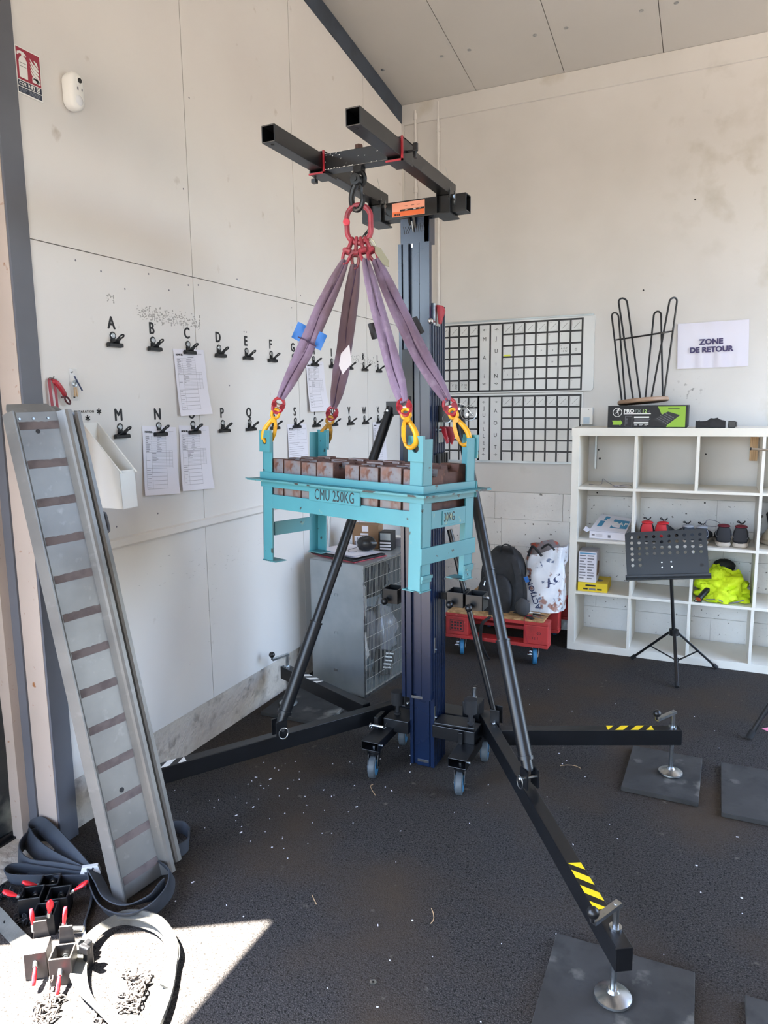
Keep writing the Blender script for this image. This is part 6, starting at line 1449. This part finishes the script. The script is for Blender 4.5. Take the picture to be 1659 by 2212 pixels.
b = MB(); b.tube(smooth_path([(1.150, -.74, .298), (1.152, -.79, .298), (1.154, -.806, .285), (1.160, -.8065, .22), (1.176, -.8065, .15), (1.18, -.806, .138)], 4), .0028, 6); b.tube(smooth_path([(1.145, -.74, .299), (1.16, -.73, .302), (1.168, -.745, .304), (1.15, -.75, .303), (1.14, -.735, .304)], 4), .0034, 6); b.build('cord', M['red'], cd_)
for i, (x, y, a_, c_, lb) in enumerate(((1.19, -.735, .3, 'red', 'red-handled tool among the small tools at the front of the pallet'), (1.215, -.75, -.5, 'zinc', 'steel tool crossing the red-handled one on the pallet'), (1.235, -.72, -.2, 'black', 'black tool at the right of the small tools on the pallet'), (1.175, -.70, .1, 'white', 'pale tool behind the red-handled one on the pallet'))):
    d = Vector((math.cos(a_), math.sin(a_), 0)); p = Vector((x, y, .301+.004*i)); b = MB(); b.tube([p-d*.05, p-d*.01, p+d*.01, p+d*.055], [.005, .006, .003, .002], 7)
    tag(b.build('hand_tool', M[c_], loc=(x, y, .2945)), lb, 'tool', 'small tools on the pallet')
# backpack
bp = thing('backpack', 'black backpack standing on the red pallet, straps hanging down', 'backpack', (.93, -.58, .2945))
def slab(mb, c, hx, hy, h, z0, lean, round_=.5, n=9, m=24, top=.55):
    secs = []
    for i in range(n+1):
        t = i/n; k = 1 if t < top else math.sqrt(max(.02, 1-((t-top)/(1-top))**2*.85)); kb = .86+.14*min(1, t*5)
        secs.append([(c[0]+hx*k*kb*math.copysign(abs(math.cos(2*PI*j/m))**round_, math.cos(2*PI*j/m)), c[1]+lean*t+hy*k*kb*math.copysign(abs(math.sin(2*PI*j/m))**round_, math.sin(2*PI*j/m)), z0+h*t) for j in range(m)])
    return mb.sweep(secs)
b = MB(); slab(b, (.945, -.57), .145, .10, .40, .2945, .05); b.build('body', M['bagblack'], bp, smooth=60)
b = MB(); slab(b, (.925, -.675), .115, .045, .24, .2945, .02); b.build('front_pocket', M['bagblack'], bp, smooth=60)
b = MB(); slab(b, (1.065, -.56), .030, .075, .20, .2945, .02); b.build('side_pocket', M['bagblack'], bp, smooth=60)
b = MB(); b.ribbon(smooth_path([(.93, -.57, .66), (.945, -.58, .715), (.985, -.585, .722), (1.015, -.58, .69), (1.02, -.57, .655)], 4), (0, 1, 0), .022, .006); b.build('grab_handle', M['bagblack'], bp, smooth=40)
for pts in ([(1.03, -.60, .62), (1.075, -.66, .52), (1.09, -.68, .42), (1.07, -.69, .33)], [(1.06, -.60, .56), (1.10, -.62, .45), (1.11, -.64, .36), (1.12, -.66, .305)]):
    b = MB(); b.ribbon(smooth_path(pts, 6), (1, .3, 0), .040, .010); b.build('shoulder_strap', M['bagblack'], bp, smooth=40)
b = MB(); b.ribbon(smooth_path([(.905, -.72, .33), (.925, -.80, .285), (.885, -.835, .24), (.88, -.84, .13), (.915, -.85, .05), (.93, -.83, .012), (.90, -.86, .006)], 6), (1, -.3, 0), .022, .003); b.build('hanging_strap', M['bagblack'], bp, smooth=40)
b = MB(); b.ribbon(smooth_path([(1.06, -.70, .305), (1.12, -.72, .305), (1.19, -.78, .302), (1.205, -.79, .300)], 5), (.3, 1, 0), .03, .004); b.build('waist_strap', M['bagblack'], bp, smooth=40)
b = MB(); b.ribbon(smooth_path([(.87, -.72, .50), (.865, -.727, .47)], 3), (1, 0, 0), .006, .003); b.ribbon(smooth_path([(.855, -.685, .60), (.86, -.70, .56)], 3), (1, 0, 0), .006, .003); b.build('zip_pull', M['zinc'], bp, smooth=0)
pc_ = crumple('grey_pouch', 'small dark grey pouch lying between backpack and carrier bag', 'pouch', (1.125, -.74, .355), .055, (.85, .55, 1.05), mat('pouch_grey', '#3a3a3c', .8), 41, T=None, amp=.12, flat=.296)
# carrier bag
BGm = mat('carrier_bag_print', '#d9d9dc', .35, layers=(('#c5c7cc', 7, .45, .65), ('#8a5a4a', 13, .58, .63, 5), ('#56607a', 17, .63, .67, 5)), bump=(14, .5, .01))
bag = thing('carrier_bag', 'large white printed carrier bag slumped on the pallet, lettered ACTION', 'bag', (1.19, -.50, .2945))
rgb_ = random.Random(2)
def bagP(u, v, d=0.0):
    th = 2*PI*u; w = .16*(1-.18*v)+.02*math.sin(v*7+th*2); dd = .105*(1-.25*v)
    rr = 1+.05*math.sin(th*5+v*6)+.04*math.sin(th*9-v*11)
    c = abs(math.cos(th))**.7*math.copysign(1, math.cos(th)); s_ = abs(math.sin(th))**.7*math.copysign(1, math.sin(th))
    return Vector((min(1.344, 1.190+.03*v + (w+d)*rr*c), -.515+.09*v + (dd+d)*rr*s_, .296 + .385*v*(1+.10*c+.02*math.sin(th*4))))
b = MB(); b.grid(lambda u, v: bagP(u, v), 48, 16); b.prism([tuple(bagP(k/24, 0)) for k in range(24)], (0, 0, .002)); b.build('shell', BGm, bag, smooth=75)
o = crumple('bag_contents', None, None, (1.20, -.42, .63), .105, (1.15, .75, .95), mat('bag_cloth', '#6d6667', .8, layers=(('#93402f', 9, .55, .6), ('#8c5574', 7, .62, .68))), 52, T=None, amp=.35, flat=.50)
o.parent = bag; o.location = Vector(o.location) - Vector(bag.location); o.name = 'folded_cloth'
b = MB(); b.tube(smooth_path([(1.10, -.50, .64), (1.13, -.53, .71), (1.17, -.55, .69), (1.20, -.55, .655)], 5), .009, 7); b.tube(smooth_path([(1.19, -.52, .70), (1.24, -.54, .735), (1.28, -.54, .70)], 5), .007, 7); b.build('carry_handle', M['bagblack'], bag)
tv = Vector((-.42, .06, .90)).normalized(); tn = Vector((.88, .05, .40)).normalized()
inkb = mat('bag_navy_print', '#202a52', .5)
text('bag_lettering', 'ACTION', .056, (1.163, -.634, .405), tv, -tn*-1 if False else Vector((-.90, -.05, -.42))*-1 if False else Vector((-.90, .03, -.42)), inkb, bag, bold=.001, ext=.004) if False else None
def bag_text(body, size, u0, v0, du, dv, m, bold=.0008):
    """lettering that follows the bag's front"""
    cu = bpy.data.curves.new('t', 'FONT'); cu.body = body; cu.size = size; cu.offset = bold; cu.align_x = 'CENTER'; cu.align_y = 'CENTER'; cu.resolution_u = 3
    t = bpy.data.objects.new('t', cu); COL.objects.link(t); me = bpy.data.meshes.new_from_object(t.evaluated_get(bpy.context.evaluated_depsgraph_get())); bpy.data.objects.remove(t)
    ca, sa = math.cos(du), math.sin(du); base = wpos(bag)
    for vv in me.vertices:
        x, z = vv.co.x*ca - vv.co.y*sa, vv.co.x*sa + vv.co.y*ca
        X = u0 + x; Zz = v0 + z
        # project straight back on to the shell front (th about -90 degrees)
        best = None; vb = max(0, min(1, (Zz-.296)/.385))
        for k in range(25, 72):
            p = bagP(k/96+.25+.0, vb, .0015)
            p = bagP(.5 + (k-24)/96, vb, .0015)
            if best is None or abs(p.x-X) < abs(best.x-X): best = p
        vv.co = Vector((X, best.y-.003, Zz)) - base
    me.materials.clear(); me.materials.append(m); me.name = 'bag_lettering'; o = bpy.data.objects.new('bag_lettering', me); COL.objects.link(o); o.parent = bag; return o
bag_text('ACTION', .052, 1.160, .405, math.radians(115), 0, inkb)
bag_text('AC', .070, 1.285, .500, math.radians(28), 0, inkb, .003)
b = MB(); c = Vector((1.125, -.645, .515)); b.bar(c+Vector((-.008, 0, .017)), c+Vector((.008, 0, -.017)), .026, .002, (0, 1, 0)); b.build('square_emblem', M['bluelab'], bag, smooth=0)

# ------------------------------------------------------------------ rubber mats, tripod foot, pink note
def rmat(label, x0, x1, y0, y1, rot=0.0):
    c = ((x0+x1)/2, (y0+y1)/2); T = Matrix.Translation((c[0], c[1], 0)) @ Matrix.Rotation(rot, 4, 'Z'); hx, hy = (x1-x0)/2, (y1-y0)/2
    o = thing('rubber_mat', label, 'mat', (c[0], c[1], 0), 'rubber load mats')
    b = MB(T=T); b.box(-hx, hx, -hy, hy, .001, .021); b.build('slab', M['mat'], o, smooth=0, bev=.002)
rmat('dark rubber mat under the front stabiliser foot, biggest in view', 1.822, 2.216, -3.50, -3.100, .012)
rmat('grey rubber mat under the stabiliser foot near the music stand', 1.903, 2.206, -2.135, -1.724, -.02)
rmat('scuffed grey mat cut by the frame edge, beside the one under the stabiliser foot', 2.287, 2.62, -2.176, -1.733)
rmat('rubber mat of which only a corner shows past the front stabiliser mat', 2.341, 2.72, -3.55, -3.128)
rmat('rubber mat at the wall under the stabiliser foot near the mesh cabinet', .035, .425, -2.10, -1.722, .03)
trp = thing('tripod_stand', 'black tripod of which one leg enters the picture near the scuffed mat', 'tripod', (2.72, -1.12, 0))
hub = Vector((2.75, -1.10, .62))
b = MB(); b.cyl(hub-Vector((0, 0, .35)), hub+Vector((0, 0, .5)), .014, seg=12); b.build('pole', M['black'], trp)
for f in ((2.415, -1.392, .014), (3.10, -1.30, .014), (2.80, -.70, .014)):
    f = Vector(f); d = (f-hub).normalized(); b = MB(); b.cyl(hub+d*.02, f, .0125, seg=12); l = b.build('leg', M['black'], trp)
    b = MB(); b.cyl(f-d*.035, f+d*.004, .016, seg=12); b.build('rubber_foot', M['rubber'], l)
    m_ = hub.lerp(f, .62); b = MB(); b.bar(m_, Vector((hub.x, hub.y, .30)), .012, .006); b.build('brace', M['black'], l, smooth=0)
b = MB(); b.cyl(hub-Vector((0, 0, .03)), hub+Vector((0, 0, .03)), .03, seg=16); b.build('hub', M['blackplastic'], trp)
b = MB(); b.prism([(2.478, -1.24, .001), (2.56, -1.16, .001), (2.63, -1.24, .001), (2.55, -1.30, .001)], (0, 0, .001)); o = b.build('pink_note', mat('pink_paper', '#e58aa8', .8), loc=(2.55, -1.23, .001), smooth=0); tag(o, 'pink paper note lying on the floor behind the tripod foot', 'note')
# ------------------------------------------------------------------ rigging gear on the floor by the door
def strapway(mb, pts, w, wd=(0, 0, 1), t=.004, n=7): mb.ribbon(smooth_path(pts, n), wd, w, t)
sb = thing('strap_bundle', 'bundle of dark blue-grey webbing straps held by a white band at the ramp foot', 'strap', (.285, -3.50, 0))
b = MB()
strapway(b, [(.30, -3.515, .045), (.18, -3.475, .060), (.02, -3.425, .075), (-.075, -3.405, .080), (-.085, -3.45, .060), (.03, -3.492, .050), (.17, -3.512, .045), (.30, -3.518, .040)], .060, (.25, .5, 1))
b.build('strap_loop', M['strapgrey'], sb, smooth=60)
b = MB()
strapway(b, [(.30, -3.505, .040), (.16, -3.530, .040), (.05, -3.555, .040), (-.045, -3.52, .045), (-.08, -3.445, .050), (-.03, -3.40, .05), (.10, -3.44, .045), (.29, -3.50, .040)], .056, (0, .15, 1))
b.build('strap_loop', M['strapgrey'], sb, smooth=60)
b = MB()
strapway(b, [(.30, -3.515, .032), (.16, -3.578, .032), (.05, -3.618, .030), (.004, -3.608, .032), (.02, -3.572, .035), (.16, -3.54, .035), (.29, -3.51, .035)], .048, (0, -.3, 1))
b.build('strap_loop', M['strapgrey'], sb, smooth=60)
b = MB()
strapway(b, [(.28, -3.492, .042), (.36, -3.555, .034), (.46, -3.605, .030), (.555, -3.605, .032), (.605, -3.55, .036), (.600, -3.46, .040), (.545, -3.385, .042), (.47, -3.36, .04)], .066, (.2, -.6, 1))
strapway(b, [(.28, -3.487, .055), (.37, -3.535, .058), (.45, -3.575, .052), (.53, -3.575, .050), (.575, -3.52, .052), (.575, -3.45, .052)], .050, (.1, -.9, .6))
b.build('strap_loop', M['strapgrey'], sb, smooth=60)
b = MB()
strapway(b, [(.44, -3.17, .025), (.475, -3.215, .03), (.468, -3.26, .03), (.42, -3.27, .03), (.36, -3.22, .03), (.34, -3.16, .028), (.38, -3.13, .026), (.43, -3.15, .025)], .050, (0, .1, 1))
b.build('strap_loop', M['strapgrey'], sb, smooth=60)
b = MB(); c = Vector((.292, -3.502, .050)); d = Vector((.62, -.78, 0)); a = Vector((.78, .62, 0))
b.sweep([[c+a*x+Vector((0, 0, z))+d*s for x, z in ((-.028, -.028), (.028, -.028), (.034, 0), (.026, .026), (-.026, .026), (-.034, 0))] for s in (-.008, .008)])
b.build('white_band', M['white'], sb, smooth=30)

gl = thing('round_sling', 'grey webbing round sling lying in a loop in the sunlit patch', 'sling', (.70, -3.72, 0))
pts = [(.93, -3.905, .016), (.875, -3.80, .018), (.825, -3.709, .020), (.778, -3.640, .026), (.673, -3.590, .034), (.565, -3.600, .034), (.518, -3.652, .030), (.522, -3.730, .030), (.563, -3.805, .028), (.640, -3.861, .024), (.733, -3.893, .020), (.88, -3.935, .016)]
sp = smooth_path(pts, 6); n = len(sp)
wd = []
for i in range(n):
    t = i/(n-1); k = math.sin(t*11)*.5+.5
    tn = (sp[min(i+1, n-1)]-sp[max(i-1, 0)]).normalized(); side = Vector((tn.y, -tn.x, 0))
    wd.append(side*(.35+.65*k) + Vector((0, 0, 1))*(1-.8*k))
b = MB(); b.ribbon(sp, wd, [.040+.010*math.sin(i*.3) for i in range(n)], .009); b.build('webbing', M['slinggrey'], gl, smooth=60)
b = MB(); b.ribbon([p+Vector((0, 0, .010)) for p in sp[8:34]], [w*-1+Vector((0, 0, .9)) for w in wd[8:34]], .034, .006); b.build('upper_ply', M['slinggrey'], gl, smooth=60)
g2 = thing('grey_strap', 'grey webbing strap end running out of frame beside the black clamps', 'strap', (.2, -3.77, 0))
b = MB(); strapway(b, [(.05, -3.735, .015), (.15, -3.755, .018), (.25, -3.783, .016), (.33, -3.802, .012), (.39, -3.815, .008)], .045, (.2, .8, .6), .007); b.build('webbing', M['slinggrey'], g2, smooth=60)
g3 = thing('thin_strap', 'narrow strap lying between the sunlit clamps and the sling loop', 'strap', (.47, -3.70, 0))
b = MB(); strapway(b, [(.30, -3.50, .02), (.375, -3.585, .012), (.425, -3.655, .010), (.470, -3.700, .010), (.500, -3.745, .010), (.505, -3.79, .012)], .022, (.4, .2, 1), .004); b.build('webbing', M['strapgrey'], g3, smooth=60)

redk = mat('red_plastic_lever', '#d4222c', .35)
def wing(mb, c, d, upv, L=.05, w=.018, t=.010):
    """cast wing lever: narrow neck, broad rounded blade"""
    c = Vector(c); d = Vector(d).normalized(); side = d.cross(Vector(upv)).normalized(); n = side.cross(d)
    pr = [(0, .35), (.15, .45), (.35, .75), (.6, 1.0), (.85, .85), (1.0, .35)]
    secs = []
    for (f, k) in pr: secs.append([c+d*L*f+side*w*k*.5*math.cos(2*PI*j/10)+n*t*.5*math.sin(2*PI*j/10)*(.6+.4*k) for j in range(10)])
    return mb.sweep(secs)
def clamp(label, c, rot, sz, h, m, open_top, levers, group, plate=True, tubem=None):
    c = Vector(c); o = thing('beam_clamp', label, 'clamp', (c.x, c.y, 0), group)
    a = Vector((math.cos(rot), math.sin(rot), 0)); e = Vector((-a.y, a.x, 0))
    b = MB()
    if open_top: b.hollow(c, c+Vector((0, 0, h)), sz, sz, .005, e)
    else: b.hollow(c+Vector((0, 0, h/2))-e*sz/2, c+Vector((0, 0, h/2))+e*sz/2, sz, h, .005)
    b.build('tube', m, o, smooth=0, bev=.0015)
    if not open_top:
        b = MB(); b.bar(c+Vector((0, 0, h/2))-e*(sz/2+.001), c+Vector((0, 0, h/2))-e*(sz/2-.004), sz*.98, h*.98); b.build('end_plate', m, o, smooth=0, bev=.001)
    else:
        b = MB(); q = c+e*(sz/2-.006)+Vector((0, 0, h*.55)); b.cyl(q, q-e*.004, .011, seg=16); b.cyl(q-e*.004, q-e*.007, .006, seg=6); b.build('inner_bolt', M['zinc'], o)
    for (p, d, u_) in levers:
        q = c + a*p[0] + e*p[1] + Vector((0, 0, p[2])); dd = a*d[0]+e*d[1]+Vector((0, 0, d[2])); uu = a*u_[0]+e*u_[1]+Vector((0, 0, u_[2]))
        nk = MB(); nk.cyl(q-dd.normalized()*.004, q+dd.normalized()*.014, .007, seg=10); nk.build('screw_neck', M['zinc'], o)
        l = MB(); wing(l, q+dd.normalized()*.010, dd, uu, .052, .024, .012); l.build('wing_lever', redk, o, smooth=60, label='red wing lever')
    if plate:
        b = MB(); q = c + e*(sz/2+.012); b.prism([q-a*sz*.45, q+a*sz*.45, q+a*sz*.30+Vector((0, 0, h+.045)), q-a*sz*.30+Vector((0, 0, h+.045))], e*.005); b.build('back_plate', m, o, smooth=0, bev=.001)
    return o
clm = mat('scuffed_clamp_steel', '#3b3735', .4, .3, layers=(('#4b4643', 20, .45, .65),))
clamp('sunlit clamp with a closed grey top and red wing levers', (.452, -3.848, 0), .65, .062, .085, clm, False, [((0, -.031, .055), (.1, -1, -.55), (1, 0, 0)), ((-.02, .05, .10), (-.1, .2, 1), (1, 0, 0))], 'clamps in the sunlight')
clamp('sunlit clamp with its square tube open upwards, next to the closed one', (.5385, -3.834, 0), .57, .062, .085, clm, True, [((0, -.031, .048), (.1, -1, -.55), (1, 0, 0)), ((-.01, .055, .115), (.1, .2, 1), (1, 0, 0))], 'clamps in the sunlight')
b = MB(); b.cyl((.462, -3.775, .085), (.525, -3.745, .085), .010, seg=12); o = b.build('spacer_tube', M['silver'], loc=(.49, -3.76, .075)); tag(o, 'short bright tube bridging behind the two sunlit clamps', 'tube')
b = MB(); b.box(.565, .585, -3.79, -3.765, 0, .085); b.box(.563, .60, -3.80, -3.785, .06, .085); o = b.build('black_hook_plate', M['blackplastic'], loc=(.575, -3.78, 0), smooth=0, bev=.004); tag(o, 'black hooked plate standing behind the open sunlit clamp', 'plate')
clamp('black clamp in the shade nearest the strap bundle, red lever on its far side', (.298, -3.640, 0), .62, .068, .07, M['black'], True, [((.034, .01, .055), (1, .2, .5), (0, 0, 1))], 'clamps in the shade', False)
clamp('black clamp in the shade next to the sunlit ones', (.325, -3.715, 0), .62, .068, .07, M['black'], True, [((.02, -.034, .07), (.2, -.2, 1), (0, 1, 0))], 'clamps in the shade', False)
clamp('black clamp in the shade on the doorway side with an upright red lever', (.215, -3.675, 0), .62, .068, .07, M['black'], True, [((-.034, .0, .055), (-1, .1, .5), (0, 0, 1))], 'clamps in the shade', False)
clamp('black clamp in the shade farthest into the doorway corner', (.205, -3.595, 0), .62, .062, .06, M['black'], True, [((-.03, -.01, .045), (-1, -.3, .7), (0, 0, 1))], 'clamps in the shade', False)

def chain(name, label, pts, m, loc, pitch=.017, r=.0019, hw=.0058, group=None):
    path = smooth_path(pts, 8); L = [0]
    for i in range(1, len(path)): L.append(L[-1]+(path[i]-path[i-1]).length)
    mb = MB(); k = 0; s = 0; i = 0; rg = random.Random(len(pts))
    while s < L[-1]-pitch:
        while L[i+1] < s: i += 1
        p = path[i].lerp(path[i+1], (s-L[i])/max(1e-6, L[i+1]-L[i])); d = (path[i+1]-path[i]).normalized()
        a = Vector((-d.y, d.x, 0)); a = a.normalized() if a.length > .1 else Vector((1, 0, 0)); bb = d.cross(a)
        ang = (PI/2)*(k % 2) + rg.uniform(-.5, .5) + .6; sd = a*math.cos(ang)+bb*math.sin(ang)
        h = pitch*.70
        mb.tube([p+d*h*math.cos(2*PI*j/10)+sd*hw*math.sin(2*PI*j/10) for j in range(10)], r, 5, closed=True)
        s += pitch; k += 1
    o = mb.build(name, m, loc=loc, smooth=60); tag(o, label, 'chain', group); return o
def scribble(cx, cy, rx, ry, n, seed, ang=0.0, z0=.006, dz=.016):
    rg = random.Random(seed); out = []; ca, sa = math.cos(ang), math.sin(ang)
    for k in range(n):
        t = rg.uniform(0, 2*PI) if k % 2 else rg.uniform(0, 2*PI); q = math.sqrt(rg.random())
        u = rx*(2*(k+.5)/n-1)*.75+rx*.3*q*math.cos(t); v = ry*q*math.sin(t)
        out.append((cx+u*ca-v*sa, cy+u*sa+v*ca, z0+dz*rg.random()))
    return out
chain('hoist_chain', 'grey chain spilling from the open sunlit clamp out of the frame', [(.535, -3.875, .03), (.55, -3.895, .008), (.56, -3.91, .006)] + scribble(.605, -3.965, .09, .035, 44, 3, -.95), M['chain'], (.6, -3.95, 0), group='chains in the sunlight')
chain('hoist_chain', 'small heap of grey chain inside the grey sling loop', scribble(.765, -3.795, .085, .042, 40, 5, -.85), M['chain'], (.765, -3.80, 0), group='chains in the sunlight')
chain('hoist_chain', 'grey chain strand crossing under the grey sling at the frame edge', [(.712, -3.882, .006), (.725, -3.895, .006), (.74, -3.91, .008), (.775, -3.905, .006)] + scribble(.80, -3.93, .06, .02, 8, 8), M['chain'], (.75, -3.91, 0), group='chains in the sunlight')
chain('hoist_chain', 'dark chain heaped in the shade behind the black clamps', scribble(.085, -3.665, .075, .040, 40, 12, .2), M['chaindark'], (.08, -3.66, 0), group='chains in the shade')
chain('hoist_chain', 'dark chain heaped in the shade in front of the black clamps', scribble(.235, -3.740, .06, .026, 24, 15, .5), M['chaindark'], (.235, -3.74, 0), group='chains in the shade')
